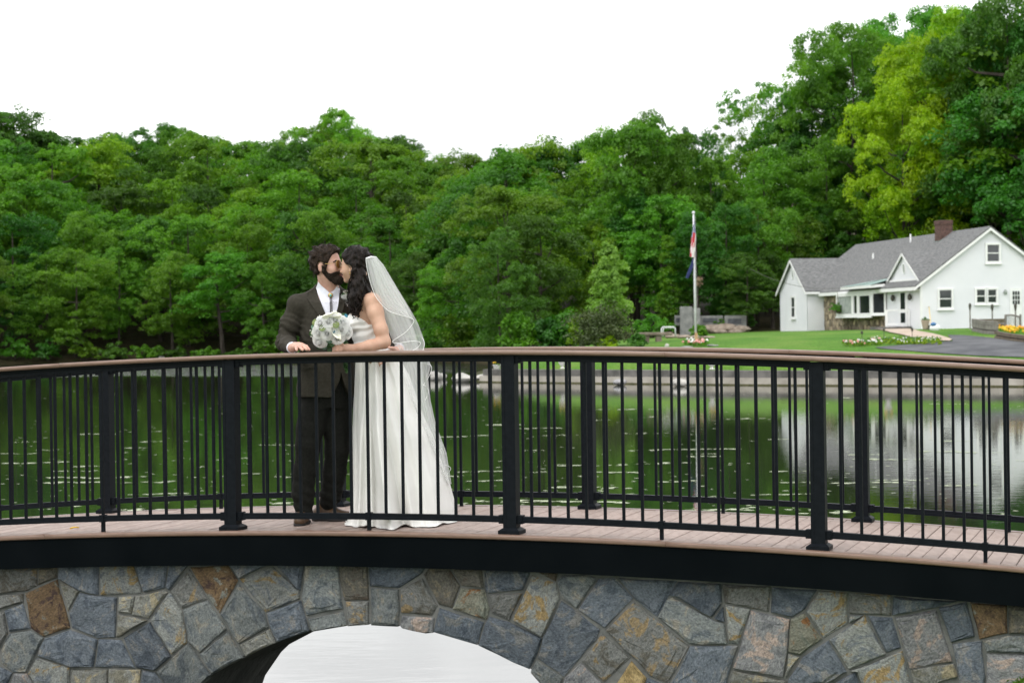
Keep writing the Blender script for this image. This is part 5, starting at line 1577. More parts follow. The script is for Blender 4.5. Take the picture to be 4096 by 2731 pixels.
# raised timber beds, pot, tools, torches, garden gate at the right
m_sleeper = mat('weathered_timber', (0.13, 0.12, 0.105), (0.22, 0.205, 0.185), scale=3, rough=0.95, bump=0.3, bscale=10)
m_oldwood = mat('brown_timber', (0.09, 0.07, 0.05), (0.15, 0.12, 0.085), scale=3, rough=0.95, bump=0.3, bscale=10)
def beam_run(pts, name, label, cat, m_, w=0.2, h=0.45):
    G = [ground(*p) for p in pts]
    t = empty(name, G[0]); tag(t, label, cat)
    for a, b in zip(G[:-1], G[1:]):
        d = (b - a); d.z = 0; n = Vector((-d.y, d.x, 0)).normalized() * w / 2
        k = max(1, int(round(h / 0.2)))
        for j in range(k):
            z = h * j / k
            MB().prism([a - n + Vector((0, 0, z - 0.05 * (j == 0))), b - n + Vector((0, 0, z - 0.05 * (j == 0))), b + n + Vector((0, 0, z)), a + n + Vector((0, 0, z))], (0, 0, h / k - 0.012)).build('beam', m_, t)
    return t
beam_run([(3895, 1324), (3940, 1334), (3985, 1338)], 'raised_bed', 'grey timber sided raised bed in front of the gable wall', 'raised bed', m_sleeper, 0.2, 0.62)
beam_run([(3895, 1312), (4015, 1312)], 'raised_bed', 'dark rear beam of the raised bed along the gable wall', 'raised bed', m_oldwood, 0.15, 0.5)
beam_run([(3985, 1352), (4040, 1362), (4140, 1376)], 'bed_edging', 'brown timber edging below the marigolds', 'edging', m_oldwood, 0.18, 0.32)
bush(3960, 1318, 60, 14, 'grey', 'low plants inside the grey raised bed', 20, 30, 0.05, 'bed_plants', 'plants', trunk=False)
def torch(px, yb, yt, label):
    p = ground(px, yb); q = at(px, yt, p.y); t = empty('garden_torch', p); tag(t, label, 'garden torch', 'garden torches by the house')
    MB().tube([p, Vector((p.x, p.y, q.z - 0.3))], 0.035, 6).build('pole', m_sleeper, t)
    MB().tube([Vector((p.x, p.y, q.z - 0.32)), Vector((p.x, p.y, q.z - 0.12)), Vector((p.x, p.y, q.z - 0.02)), Vector((p.x, p.y, q.z))], [0.045, 0.075, 0.06, 0.015], 8).build('lamp_head', m_lamp, t)
torch(3881, 1318, 1213, 'slim garden torch between the two gable windows'); torch(3970, 1322, 1216, 'slim garden torch below the double window'); torch(4063, 1326, 1214, 'slim garden torch in front of the side door')
for px, yb, lab in ((3448, 1362, 'small path light left of the bed'), (3536, 1350, 'small path light in the yellow green bed'), (3649, 1350, 'small path light beside the pale path')):
    p = ground(px, yb); t = empty('path_light', p); tag(t, lab, 'path light')
    MB().tube([p, p + Vector((0, 0, 0.3))], 0.015, 6).build('stake', m_lamp, t); MB().tube([p + Vector((0, 0, 0.3)), p + Vector((0, 0, 0.42)), p + Vector((0, 0, 0.45))], [0.05, 0.06, 0.02], 8).build('lamp_head', m_lamp, t)
pp = ground(3702, 1319); t = empty('plant_pot', pp); tag(t, 'pale stone pot with green plant at the house corner', 'planter')
o = lathe([(0, 0), (0.13, 0), (0.15, 0.1), (0.22, 0.45), (0.24, 0.5), (0.2, 0.5), (0.18, 0.42)]).build('pot', m_path, smooth=True); o.parent = t
V, F_ = greens(0.22, 0.22, 0.2, 10, 0.05, np.random.default_rng(3)); V[:, 2] += 0.47; o = link('leaves', np_mesh('leaves', V, F_), m_plant); o.parent = t
pp = ground(3724, 1319); t = empty('garden_broom', pp); tag(t, 'long yellow handled broom leaning on the gable wall', 'broom')
q = on_plane(3716, 1228, HP - he * 0.12, he)
MB().tube([pp + Vector((0, 0, 0.15)), q], 0.022, 6).build('handle', mat('yellow_handle', (0.6, 0.42, 0.15), (0.7, 0.5, 0.2)), t); MB().box(pp + Vector((0, 0, 0.12)), (0.3, 0.1, 0.22)).build('bristles', m_lamp, t)
MB().tube([q, q + (q - pp).normalized() * 0.25], 0.028, 6).build('grip', m_lamp, t)
pp = ground(3740, 1322); t = empty('garden_bag', pp); tag(t, 'white and blue bag on the ground beside the broom', 'bag')
MB().ball(pp + Vector((0, 0, 0.13)), (0.28, 0.2, 0.2), 10, 6).build('sack', m_trim, t, True); MB().ball(pp + Vector((-0.1, -.1, 0.32)), (0.16, 0.1, 0.1), 8, 5).build('blue_cloth', mat('blue_cloth', (0.04, 0.13, 0.3), (0.06, 0.18, 0.4)), t, True)
# iron bench-gate
gp = ground(4060, 1326); t = empty('garden_gate', gp); tag(t, 'curved grey metal garden gate behind the marigolds', 'gate')
m_iron = mat('grey_iron', (0.10, 0.105, 0.11), (0.17, 0.175, 0.18), scale=6, rough=0.5, metallic=0.3)
x0_, x1_ = at(4022, 1300, gp.y).x, at(4082, 1300, gp.y).x
zb = gp.z; zt = at(4022, 1262, gp.y).z
arc = [Vector((x0_ + (x1_ - x0_) * f, gp.y, zt + 0.06 * math.sin(f * 3.14) - 0.1 * f)) for f in np.linspace(0, 1, 9)]
MB().tube(arc, 0.045, 6).build('top_rail', m_sleeper, t)
for f, nm in ((0, 'post'), (1, 'post')):
    MB().tube([Vector((x0_ + (x1_ - x0_) * f, gp.y, zb - .1)), Vector((x0_ + (x1_ - x0_) * f, gp.y, zt + 0.05))], 0.05, 6).build(nm, m_sleeper, t)
for k in range(1, 10):
    q = arc[0].lerp(arc[-1], k / 10)
    MB().tube([Vector((q.x, gp.y, zb + 0.12)), Vector((q.x, gp.y, q.z))], 0.014, 5).build('bar', m_iron, t)
MB().tube([Vector((x0_, gp.y, zb + 0.12)), Vector((x1_, gp.y, zb + 0.12))], 0.02, 5).build('lower_rail', m_iron, t)
# service cables sagging to the house
def cable(p, q, sag, label):
    P = [p.lerp(q, f) - Vector((0, 0, sag * 4 * f * (1 - f))) for f in np.linspace(0, 1, 18)]
    o = MB().tube(P, 0.012, 5).build('cable', m_lamp); tag(o, label, 'cable'); return o
cable(at(3640, 888, 150), H(0, HALF, RIDGE - 0.05), 0.4, 'thin service cable running to the gable peak')
cable(at(3000, 1075, 120), at(3560, 1105, 104), 0.9, 'thin cable sagging across the roof\'s lower slope')
# ------------------------------------------------------------------ bodies from blended solids
class Field:
    def __init__(self, lo, hi, h):
        self.lo = np.array(lo, np.float32); self.h = h
        self.n = np.ceil((np.array(hi) - np.array(lo)) / h).astype(int) + 1
        self.f = np.full(self.n, 0.5, np.float32)
        self.ax = [self.lo[i] + h * np.arange(self.n[i], dtype=np.float32) for i in range(3)]
    def block(self, lo, hi):
        a = [int(np.clip(math.floor((lo[i] - self.lo[i]) / self.h), 0, self.n[i])) for i in range(3)]
        b = [int(np.clip(math.ceil((hi[i] - self.lo[i]) / self.h) + 1, 0, self.n[i])) for i in range(3)]
        sl = tuple(slice(a[i], b[i]) for i in range(3))
        X, Y, Z = np.meshgrid(self.ax[0][sl[0]], self.ax[1][sl[1]], self.ax[2][sl[2]], indexing='ij', sparse=True)
        return sl, X, Y, Z
    def put(self, sl, d, k, mode='add'):
        f = self.f[sl]
        if f.size == 0: return
        if mode == 'add':
            if k > 0:
                t = np.maximum(k - np.abs(f - d), 0) / k
                self.f[sl] = np.minimum(f, d) - t * t * k * 0.25
            else: self.f[sl] = np.minimum(f, d)
        else:
            d = -d
            if k > 0:
                t = np.maximum(k - np.abs(f - d), 0) / k
                self.f[sl] = np.maximum(f, d) + t * t * k * 0.25
            else: self.f[sl] = np.maximum(f, d)
    def cap(self, a, b, ra, rb=None, k=0.015, mode='add', sc=None):
        rb = ra if rb is None else rb
        a, b = np.array(a, np.float32), np.array(b, np.float32); m = max(ra, rb) * 1.3 + k + 3 * self.h
        sl, X, Y, Z = self.block(np.minimum(a, b) - m, np.maximum(a, b) + m)
        d = b - a; L2 = float(d @ d) + 1e-12
        t = np.clip(((X - a[0]) * d[0] + (Y - a[1]) * d[1] + (Z - a[2]) * d[2]) / L2, 0, 1)
        dx, dy, dz = X - a[0] - t * d[0], Y - a[1] - t * d[1], Z - a[2] - t * d[2]
        self.put(sl, np.sqrt(dx * dx + dy * dy + dz * dz) - (ra + (rb - ra) * t), k, mode)
        return self
    def limb(self, P, R, k=0.02):
        for i in range(len(P) - 1): self.cap(P[i], P[i + 1], R[i], R[i + 1], k if i == 0 else min(k, 0.02))
        return self
    def ell(self, c, r, M=None, k=0.015, mode='add'):
        c = np.array(c, np.float32); m = max(r) + k + 3 * self.h
        sl, X, Y, Z = self.block(c - m, c + m)
        x, y, z = X - c[0], Y - c[1], Z - c[2]
        if M is not None:
            M = np.array(M)
            x, y, z = (M[0][0] * x + M[1][0] * y + M[2][0] * z, M[0][1] * x + M[1][1] * y + M[2][1] * z, M[0][2] * x + M[1][2] * y + M[2][2] * z)
        k0 = np.sqrt((x / r[0]) ** 2 + (y / r[1]) ** 2 + (z / r[2]) ** 2)
        k1 = np.sqrt((x / r[0] ** 2) ** 2 + (y / r[1] ** 2) ** 2 + (z / r[2] ** 2) ** 2) + 1e-6
        self.put(sl, k0 * (k0 - 1) / k1, k, mode)
        return self
    def loft(self, lev, yaw, k=0.02):
        """lev: (z, cx, cy, rx, ry) rising; elliptical sections turned by yaw"""
        lev = sorted(lev); zs = np.array([l[0] for l in lev])
        cx, cy, rx, ry = (np.array([l[i] for l in lev]) for i in (1, 2, 3, 4))
        m = max(rx.max(), ry.max()) + k + 3 * self.h
        sl, X, Y, Z = self.block((cx.min() - m, cy.min() - m, zs[0] - 0.02), (cx.max() + m, cy.max() + m, zs[-1] + 0.02))
        z = Z
        ix = lambda a: np.interp(z.ravel(), zs, a).reshape(z.shape)
        CX, CY, RX, RY = ix(cx), ix(cy), ix(rx), ix(ry)
        c, s = math.cos(yaw), math.sin(yaw)
        x, y = (X - CX) * c + (Y - CY) * s, -(X - CX) * s + (Y - CY) * c
        k0 = np.sqrt((x / RX) ** 2 + (y / RY) ** 2)
        d = (k0 - 1) * np.minimum(RX, RY)
        d = np.maximum(d, np.maximum(zs[0] - z, z - zs[-1]))
        self.put(sl, d, k)
        return self
    def mesh(self, name):
        f = self.f
        ins = f < 0
        c = sum(ins[i:ins.shape[0] - 1 + i, j:ins.shape[1] - 1 + j, k:ins.shape[2] - 1 + k].astype(np.int8) for i in (0, 1) for j in (0, 1) for k in (0, 1))
        act = (c > 0) & (c < 8)
        I = np.argwhere(act)
        idx = np.full(act.shape, -1, np.int32); idx[act] = np.arange(len(I))
        corners = [(i, j, k) for i in (0, 1) for j in (0, 1) for k in (0, 1)]
        val = np.stack([f[I[:, 0] + a, I[:, 1] + b, I[:, 2] + d] for a, b, d in corners], 1)
        acc = np.zeros((len(I), 3)); cnt = np.zeros(len(I))
        for p in range(8):
            for q in range(p + 1, 8):
                a, b = np.array(corners[p]), np.array(corners[q])
                if np.abs(a - b).sum() != 1: continue
                cr = (val[:, p] < 0) != (val[:, q] < 0)
                t = np.where(cr, val[:, p] / (val[:, p] - val[:, q] + 1e-12), 0)
                acc += np.where(cr[:, None], a + (b - a) * t[:, None], 0); cnt += cr
        V = (I + acc / cnt[:, None]) * self.h + self.lo
        quads = []
        for ax in range(3):
            o1, o2 = [(1, 2), (2, 0), (0, 1)][ax]
            s0 = [slice(None)] * 3; s1 = [slice(None)] * 3
            s0[ax] = slice(0, -1); s1[ax] = slice(1, None)
            A, Bm = ins[tuple(s0)], ins[tuple(s1)]
            E = np.argwhere(A != Bm)
            ok = (E[:, o1] > 0) & (E[:, o2] > 0) & (E[:, o1] < f.shape[o1] - 1) & (E[:, o2] < f.shape[o2] - 1)
            E = E[ok]
            if len(E) == 0: continue
            u, v = np.zeros(3, int), np.zeros(3, int); u[o1] = 1; v[o2] = 1
            q = np.stack([idx[tuple((E - u - v).T)], idx[tuple((E - v).T)], idx[tuple(E.T)], idx[tuple((E - u).T)]], 1)
            flip = ~ins[tuple(E.T)]
            q[flip] = q[flip][:, ::-1]
            quads.append(q)
        Q = np.concatenate(quads); Q = Q[(Q >= 0).all(1)]
        me_ = np_mesh(name, V, Q)
        return me_
def sdf_obj(F_, name, m_, parent=None):
    me_ = F_.mesh(name); me_.materials.append(m_)
    me_.polygons.foreach_set('use_smooth', np.ones(len(me_.polygons), bool))
    o = bpy.data.objects.new(name, me_); col.objects.link(o)
    if parent is not None:
        o.parent = parent; o.matrix_parent_inverse = Matrix.Translation(-Vector(parent.location)) if parent.type == 'EMPTY' else Matrix.Identity(4)
    return o
def A(px, py, Y): return np.array(at(px, py, Y), float)
PM = FPX / 12.4       # pixels per metre where the couple stands

m_skin_g = mat('skin_groom', (0.50, 0.285, 0.225), (0.60, 0.37, 0.295), scale=22, rough=0.5, bump=0.05, bscale=300, sss=0.12, spec=0.3)
m_skin_b = mat('skin_bride', (0.48, 0.285, 0.20), (0.56, 0.35, 0.255), scale=16, rough=0.5, bump=0.04, bscale=300, sss=0.12, spec=0.3)
m_suit = mat('olive_brown_wool', (0.034, 0.0305, 0.024), (0.046, 0.0415, 0.033), scale=60, rough=0.85, bump=0.03, bscale=420, spec=0.12)
m_trouser = mat('dark_olive_wool', (0.0092, 0.0095, 0.0083), (0.0138, 0.0142, 0.0122), scale=60, rough=0.9, bump=0.03, bscale=420, spec=0.15)
m_shirt = mat('white_shirt_cotton', (0.68, 0.68, 0.76), (0.75, 0.75, 0.83), scale=30, rough=0.8, bump=0.06, bscale=200)
m_hair = mat('dark_brown_hair', (0.010, 0.0065, 0.0045), (0.034, 0.021, 0.014), scale=90, rough=0.55, bump=0.7, bscale=160, stretch=(1, 1, 0.3), spec=0.15)
m_hair_b = mat('black_brown_hair', (0.006, 0.0045, 0.004), (0.018, 0.012, 0.010), scale=70, rough=0.45, bump=0.6, bscale=120, stretch=(1, 1, 0.25), spec=0.16)
m_beard = mat('dark_beard', (0.017, 0.0115, 0.0085), (0.048, 0.033, 0.024), scale=150, rough=0.7, bump=0.9, bscale=220, spec=0.2)
m_leather = mat('brown_leather', (0.055, 0.03, 0.014), (0.11, 0.06, 0.028), scale=14, rough=0.4, bump=0.15, bscale=60)
m_sole = mat('dark_sole', (0.012, 0.010, 0.009), scale=9, rough=0.7)
m_gold = mat('gold_metal', (0.45, 0.30, 0.10), (0.55, 0.38, 0.15), scale=9, rough=0.3, metallic=0.9)
m_amber = mat('amber_lens', (0.11, 0.045, 0.008), (0.20, 0.085, 0.014), scale=12, rough=0.08, spec=0.6)
m_turq = mat('turquoise_stone', (0.10, 0.42, 0.38), (0.16, 0.52, 0.46), scale=60, rough=0.3)
m_cord = mat('braided_cord', (0.012, 0.010, 0.009), (0.05, 0.04, 0.03), scale=260, rough=0.7)
m_lip = mat('lips', (0.40, 0.14, 0.12), (0.46, 0.17, 0.15), scale=30, rough=0.45)
m_satin = mat('ivory_satin', (0.71, 0.70, 0.67), (0.765, 0.755, 0.725), scale=5, rough=0.36, bump=0.03, bscale=14, spec=0.45, sheen=0.2)
m_cordw = mat('white_satin_cord', (0.80, 0.80, 0.79), (0.86, 0.86, 0.85), scale=40, rough=0.5)

def head(F_, o, fwd_ang, tilt, s, woman=False, ear_side=0):
    """fills the field with a head; o = eye level centre, forward = angle in the xy plane"""
    Mz = Matrix.Rotation(fwd_ang, 3, 'Z') @ Matrix.Rotation(-tilt, 3, 'Y')
    M = np.array(Mz); o = np.array(o)
    W = lambda x, y, z: o + M @ (np.array([x, y, z]) * s)
    E = lambda c, r, k=0.015, mode='add', R=None: F_.ell(W(*c), [q * s for q in r], M if R is None else M @ R, k * s, mode)
    C = lambda a, b, ra, rb, k=0.012, mode='add': F_.cap(W(*a), W(*b), ra * s, rb * s, k * s, mode)
    E((-.008, 0, .030), (.097, .076, .090))
    E((.030, 0, -.028), (.060, .058, .085), .03)
    E((.026, 0, -.074), (.056, .050, .042) if not woman else (.054, .044, .040), .025)
    E((.074, 0, -.098), (.018, .020, .018), .02)
    C((.084, 0, .006), (.107, 0, -.036), .008, .0115, .012)
    for y in (-1, 1):
        E((.098, y * .011, -.039), (.010, .008, .007), .006)
        E((.056, y * .040, -.036), (.026, .022, .026), .025)
        E((.093, y * .031, -.001), (.012, .016, .010), .010, 'sub')
        E((.074, y * .031, -.001), (.0145, .0145, .0125), .004)
        E((-.006, y * .079, -.014), (.021, .007, .032), .007, R=np.array(Matrix.Rotation(0.25, 3, 'Y')))
        E((.002, y * .087, -.014), (.011, .006, .019), .005, 'sub')
        C((.004, y * .073, -.03), (.006, y * .078, -.042), .009, .008, .008)
    C((.080, -.028, .018), (.080, .028, .018), .010, .010, .012)
    E((.088, 0, -.0645), (.012, .022, .0055), .006)
    E((.086, 0, -.0745), (.012, .019, .0065), .006)
    E((.101, 0, -.0695), (.012, .018, .0015), .002, 'sub')
    return W, M

# =================================================================== the groom
G0 = on_deck(1290, 2092)
groom = empty('person', (G0.x, G0.y, deck_z(G0)))
tag(groom, 'bearded man in olive brown suit and amber sunglasses kissing the bride', 'person')
ga = math.radians(-20)
Hs = 0.95
HC = A(1307, 1060, 12.40)
# head, neck, hands and the rest of the body in one mesh
J = dict(neck=A(1312, 1160, 12.45), shR=A(1191, 1220, 12.37), shL=A(1402, 1212, 12.52), elR=A(1141, 1362, 12.40), wrR=A(1168, 1391, 12.13),
         elL=A(1525, 1345, 12.66), wrL=A(1598, 1396, 12.42), hipR=A(1264, 1590, 12.42), hipL=A(1346, 1590, 12.48), knR=A(1229, 1800, 12.38), knL=A(1345, 1810, 12.48),
         anR=A(1214, 2026, 12.405), anL=A(1311, 1998, 12.565))
F1 = Field((-1.52, 11.90, 1.24), (-0.66, 12.80, 3.02), 0.004)
Wg, Mg = head(F1, HC, ga, math.radians(3), Hs)
F1.cap(Wg(-.012, 0, -.07), J['neck'], .052, .057, .025)
F1.cap(Wg(.02, 0, -.09), J['neck'], .042, .055, .02)
F1.loft([(A(0, y, 12.4)[2], A(c, y, 12.44)[0], 12.45, hw / PM, dd) for y, c, hw, dd in ((1600, 1305, 88, .10), (1480, 1308, 84, .095), (1400, 1308, 84, .095), (1300, 1306, 90, .10), (1220, 1300, 92, .09))], math.radians(22), .03)
F1.cap(J['shR'], J['shL'], .05, .05, .04); F1.cap(J['neck'], (J['shR'] + J['shL']) / 2, .06, .07, .04)
F1.limb([J['shR'], J['elR'], J['wrR']], [.048, .038, .027]); F1.limb([J['shL'], J['elL'], J['wrL']], [.048, .038, .027])
for h_, k_, a_ in (('hipR', 'knR', 'anR'), ('hipL', 'knL', 'anL')): F1.limb([J[h_], J[k_], J[a_]], [.078, .052, .036])

# right hand resting on the rail
F1.limb([J['wrR'], A(1180, 1387, 12.08), A(1193, 1383, 12.045)], [.025, .027, .024], .012)
F1.cap(A(1183, 1386, 12.05), A(1206, 1380, 12.03), .017, .016, .012)
def finger(F_, pts, r, k=0.004):
    for i in range(len(pts) - 1): F_.cap(pts[i], pts[i + 1], r * (1 - .08 * i), r * (1 - .08 * (i + 1)), k)
for pts, r in (([A(1182, 1386, 12.045), A(1185, 1392, 12.0), A(1187, 1400, 11.965)], .0095), ([A(1190, 1382, 12.035), A(1199, 1388, 11.985), A(1210, 1399, 11.945)], .0100),
               ([A(1201, 1379, 12.03), A(1215, 1385, 11.98), A(1227, 1398, 11.94)], .0102), ([A(1209, 1378, 12.04), A(1226, 1385, 12.0), A(1237, 1398, 11.97)], .0098),
               ([A(1185, 1391, 12.09), A(1212, 1393, 12.075), A(1234, 1399, 12.05)], .0105)):
    finger(F1, pts, r)
# left hand on the bride's hip
F1.limb([J['wrL'], A(1580, 1405, 12.27), A(1560, 1418, 12.17)], [.026, .028, .024], .012)
for i, (dy, l) in enumerate(((-10, 1.0), (2, 1.05), (14, 1.0), (25, .85))):
    p = A(1562, 1412 + dy * .7, 12.165)
    finger(F1, [p, A(1562 - 26 * l, 1420 + dy, 12.125), A(1562 - 48 * l, 1430 + dy, 12.125)], .0095)
finger(F1, [A(1585, 1402, 12.24), A(1572, 1392, 12.17), A(1556, 1390, 12.14)], .0105)
gb_ = sdf_obj(F1, 'body', m_skin_g, groom)

# hair and beard grown off the head's surface
def local_grid(F_, o, M, s):
    X, Y, Z = np.meshgrid(*F_.ax, indexing='ij')
    P = np.stack([X - o[0], Y - o[1], Z - o[2]], -1) @ np.array(M) / s
    return P[..., 0], P[..., 1], P[..., 2]
def fill(F_, d): F_.f = d.astype(np.float32)
Fh = Field(HC - .2, HC + .2, 0.003); head(Fh, HC, ga, math.radians(3), Hs)
x, y, z = local_grid(Fh, HC, Mg, Hs)
wav = 0.0035 * np.sin(x * 95 + 2.2 * np.sin(z * 50) + y * 30) + 0.0025 * np.sin(z * 120 + x * 60)
base = Fh.f.copy()
F2 = Field(HC - .2, HC + .2, 0.003)
hairline = np.interp(x.ravel(), [-.12, -.06, -.03, -.018, .008, .018, .03, .05, .066, .085, .11], [-.085, -.082, -.066, .012, .02, -.028, -.022, .030, .062, .084, .092]).reshape(x.shape)
top = np.sqrt(((x - .010) / .096) ** 2 + (y / .077) ** 2 + ((z - .066) / .066) ** 2) - 1
hair = np.minimum(base - .011 - .006 * sstep(.02, .1, z) - .006 * sstep(-.02, -.08, x), top * .07)
hair = np.maximum(hair + wav, (hairline - z) * 0.8)
hair = np.maximum(hair, -(np.sqrt(((x + .006) / .031) ** 2 + ((z + .016) / .040) ** 2) - 1) * .025)
fill(F2, hair); ho = sdf_obj(F2, 'hair', m_hair, groom)
F3 = Field(HC - .2, HC + .2, 0.003)
chin_b = np.sqrt(((x - .070) / .046) ** 2 + (y / .048) ** 2 + ((z + .098) / .040) ** 2) - 1
bd = np.minimum(base - .0075, chin_b * .04) + .0018 * np.sin(x * 260 + y * 190) * np.sin(z * 240)
cheek = np.interp(x.ravel(), [-.02, .010, .020, .034, .055, .075, .09, .12], [-.02, -.004, -.030, -.054, -.061, -.055, -.050, -.050]).reshape(x.shape)
under = np.interp(x.ravel(), [-.02, .0, .03, .06, .1], [-.05, -.06, -.104, -.136, -.15]).reshape(x.shape)
bd = np.maximum(np.maximum(bd, (z - cheek) * .8), (under - z) * .8)
bd = np.maximum(bd, (.004 - x) * .9)
bd = np.maximum(bd, -(np.sqrt(((x - .104) / .030) ** 2 + (y / .026) ** 2 + ((z + .071) / .014) ** 2) - 1) * .01)
fill(F3, bd); bo_ = sdf_obj(F3, 'beard', m_beard, groom)
def tufts(obj, n, ln, rad, mat_, name, parent, dirf, rg, rough=0.35):
    me_ = obj.data; co = np.zeros(len(me_.vertices) * 3, np.float32); me_.vertices.foreach_get('co', co); co = co.reshape(-1, 3)
    no = np.zeros(len(me_.vertices) * 3, np.float32); me_.vertices.foreach_get('normal', no); no = no.reshape(-1, 3)
    ids = rg.choice(len(co), n)
    mb = MB()
    for i in ids:
        p, nn = Vector(co[i]), Vector(no[i])
        d = (dirf(p, nn) + Vector(rg.normal(0, rough, 3))); d = (d - nn * d.dot(nn) * .92).normalized()
        l = ln * rg.uniform(.6, 1.3)
        q = p + d * l * .5 + nn * l * .10; e = p + d * l - nn * l * .04
        mb.tube([p - nn * .003, q, e], [rad, rad * .8, rad * .15], 4, False)
    o = mb.build(name, mat_, parent, True); o['kind'] = 'stuff'
    return o
rgh = np.random.default_rng(4)
fw = Vector(Mg[:, 0])
tufts(ho, 700, .020, .0022, m_hair, 'hair_locks', groom, lambda p, n: (-fw * .8 + Vector((0, 0, .25 if p.z > HC[2] + .06 else -.7)) - n * (-fw).dot(n)).normalized(), rgh)
tufts(bo_, 700, .008, .0014, m_beard, 'beard_hairs', groom, lambda p, n: Vector((.2, -.1, -.9)) + n * .3, rgh)
# eyebrow, lips
mb = MB().tube([Wg(.072, -.052, .012), Wg(.086, -.038, .021), Wg(.093, -.018, .018)], [.003, .0052, .004], 6); mb.build('eyebrow', m_hair, groom, True)
mb = MB().ball(Wg(.097, 0, -.0665), (.008, .018, .004), 10, 6, Mg and None if False else Matrix(Mg.tolist())).ball(Wg(.094, 0, -.0755), (.008, .016, .005), 10, 6, Matrix(Mg.tolist())); mb.build('lips', m_lip, groom, True)
# sunglasses
def ring_pts(c, ax, ay, rx, ry, n=24): return [Vector(c) + ax * (rx * math.cos(a)) + ay * (ry * math.sin(a)) for a in np.linspace(0, 2 * math.pi, n + 1)]
gl_ = None
upv = Vector(Mg[:, 2]); lfv = Vector(Mg[:, 1])
for yy_ in (-1, 1):
    c = Vector(Wg(.100, yy_ * .033, -.004)); axv = (lfv * 1.0 - fw * (.22 * yy_)).normalized()
    ln = MB(); R_ = ring_pts(c, axv, upv, .0225, .0255, 20)[:-1]
    ln.add(R_ + [p - fw * .0015 for p in R_] + [c + fw * .002], [(i, (i + 1) % 20, 40) for i in range(20)] + [tuple(range(39, 19, -1))])
    lo_ = ln.build('sunglass_lens', m_amber, groom, True)
    MB().tube(ring_pts(c, axv, upv, .023, .026), .0016, 6, False).build('sunglass_rim', m_gold, groom, True)
    MB().tube([c + axv * (.023 * yy_) + upv * .009, Vector(Wg(.062, yy_ * .076, .002)), Vector(Wg(.0, yy_ * .0805, .004)), Vector(Wg(-.02, yy_ * .080, -.004))], .0014, 6).build('sunglass_temple', m_gold, groom, True)
MB().tube([Wg(.104, -.011, .0), Wg(.110, 0, .004), Wg(.104, .011, .0)], .0014, 6).build('sunglass_bridge', m_gold, groom, True)

# jacket
YW = math.radians(22)
F4 = Field((-1.58, 11.95, 1.98), (-0.62, 12.84, 2.86), 0.005)
lv = [(A(0, yy_, 12.4)[2], A(c, yy_, 12.44)[0], 12.45, hw / PM, dd) for yy_, c, hw, dd in
      ((1604, 1306, 121, .158), (1540, 1306, 117, .150), (1470, 1306, 111, .138), (1400, 1306, 108, .132), (1330, 1304, 110, .135), (1270, 1300, 115, .135), (1225, 1298, 112, .12))]
F4.loft(lv, YW, .02)
F4.cap(J['shR'], J['shL'], .062, .066, .04)
F4.cap(A(1272, 1176, 12.46), J['shR'], .046, .055, .03); F4.cap(A(1352, 1176, 12.49), J['shL'], .048, .060, .04)
F4.cap(A(1284, 1160, 12.50), A(1340, 1160, 12.53), .045, .045, .03)
mid = lambda a, b, t: a * (1 - t) + b * t
F4.limb([J['shR'] + np.array([.0, 0, .004]), mid(J['shR'], J['elR'], .5) + np.array([-.006, 0, 0]), J['elR'] + np.array([.0, .01, -.004]), mid(J['elR'], J['wrR'], .55), J['wrR'] + np.array([-.004, .03, .004])], [.058, .060, .056, .051, .041], .02)
F4.limb([J['shL'], J['elL'], mid(J['elL'], J['wrL'], .9)], [.066, .058, .043], .03)
X, Y, Z = np.meshgrid(*F4.ax, indexing='ij')
tx = (X - A(1306, 1400, 12.45)[0]) * math.cos(YW) + (Y - 12.45) * math.sin(YW)
ty = -(X - A(1306, 1400, 12.45)[0]) * math.sin(YW) + (Y - 12.45) * math.cos(YW)
zt_, zb_ = A(0, 1500, 12.3)[2], A(0, 1604, 12.3)[2]
wd = np.clip((zt_ - Z) / (zt_ - zb_), 0, 1.2) ** 1.6 * .062
cut = np.maximum(np.maximum(np.abs(tx - .052) - wd, ty + .02), Z - zt_)
F4.f = np.maximum(F4.f, -cut)
# folds: elbow creases and drape
zrel = (Z - J['elR'][2]); near = np.exp(-((X - J['elR'][0]) ** 2 + (Y - J['elR'][1]) ** 2 + zrel ** 2) / .022)
F4.f += (near * .006 * np.sin(zrel * 130 + (X - J['elR'][0]) * 70 + 2.2 * np.sin(zrel * 40 + Y * 50)) + .0022 * np.sin(tx * 42 + Z * 9) * sstep(A(0, 1330, 12.4)[2], A(0, 1600, 12.4)[2], Z) + .0022 * np.sin(Z * 36 + tx * 22)).astype(np.float32)
F4.f[:, :, 0] = .5
jk = sdf_obj(F4, 'jacket', m_suit, groom)
def bvh_of(o):
    me_ = o.data; n = len(me_.vertices); co = np.zeros(n * 3, np.float32); me_.vertices.foreach_get('co', co)
    return BVHTree.FromPolygons([tuple(p) for p in co.reshape(-1, 3)], [tuple(p.vertices) for p in me_.polygons])
bj = bvh_of(jk)
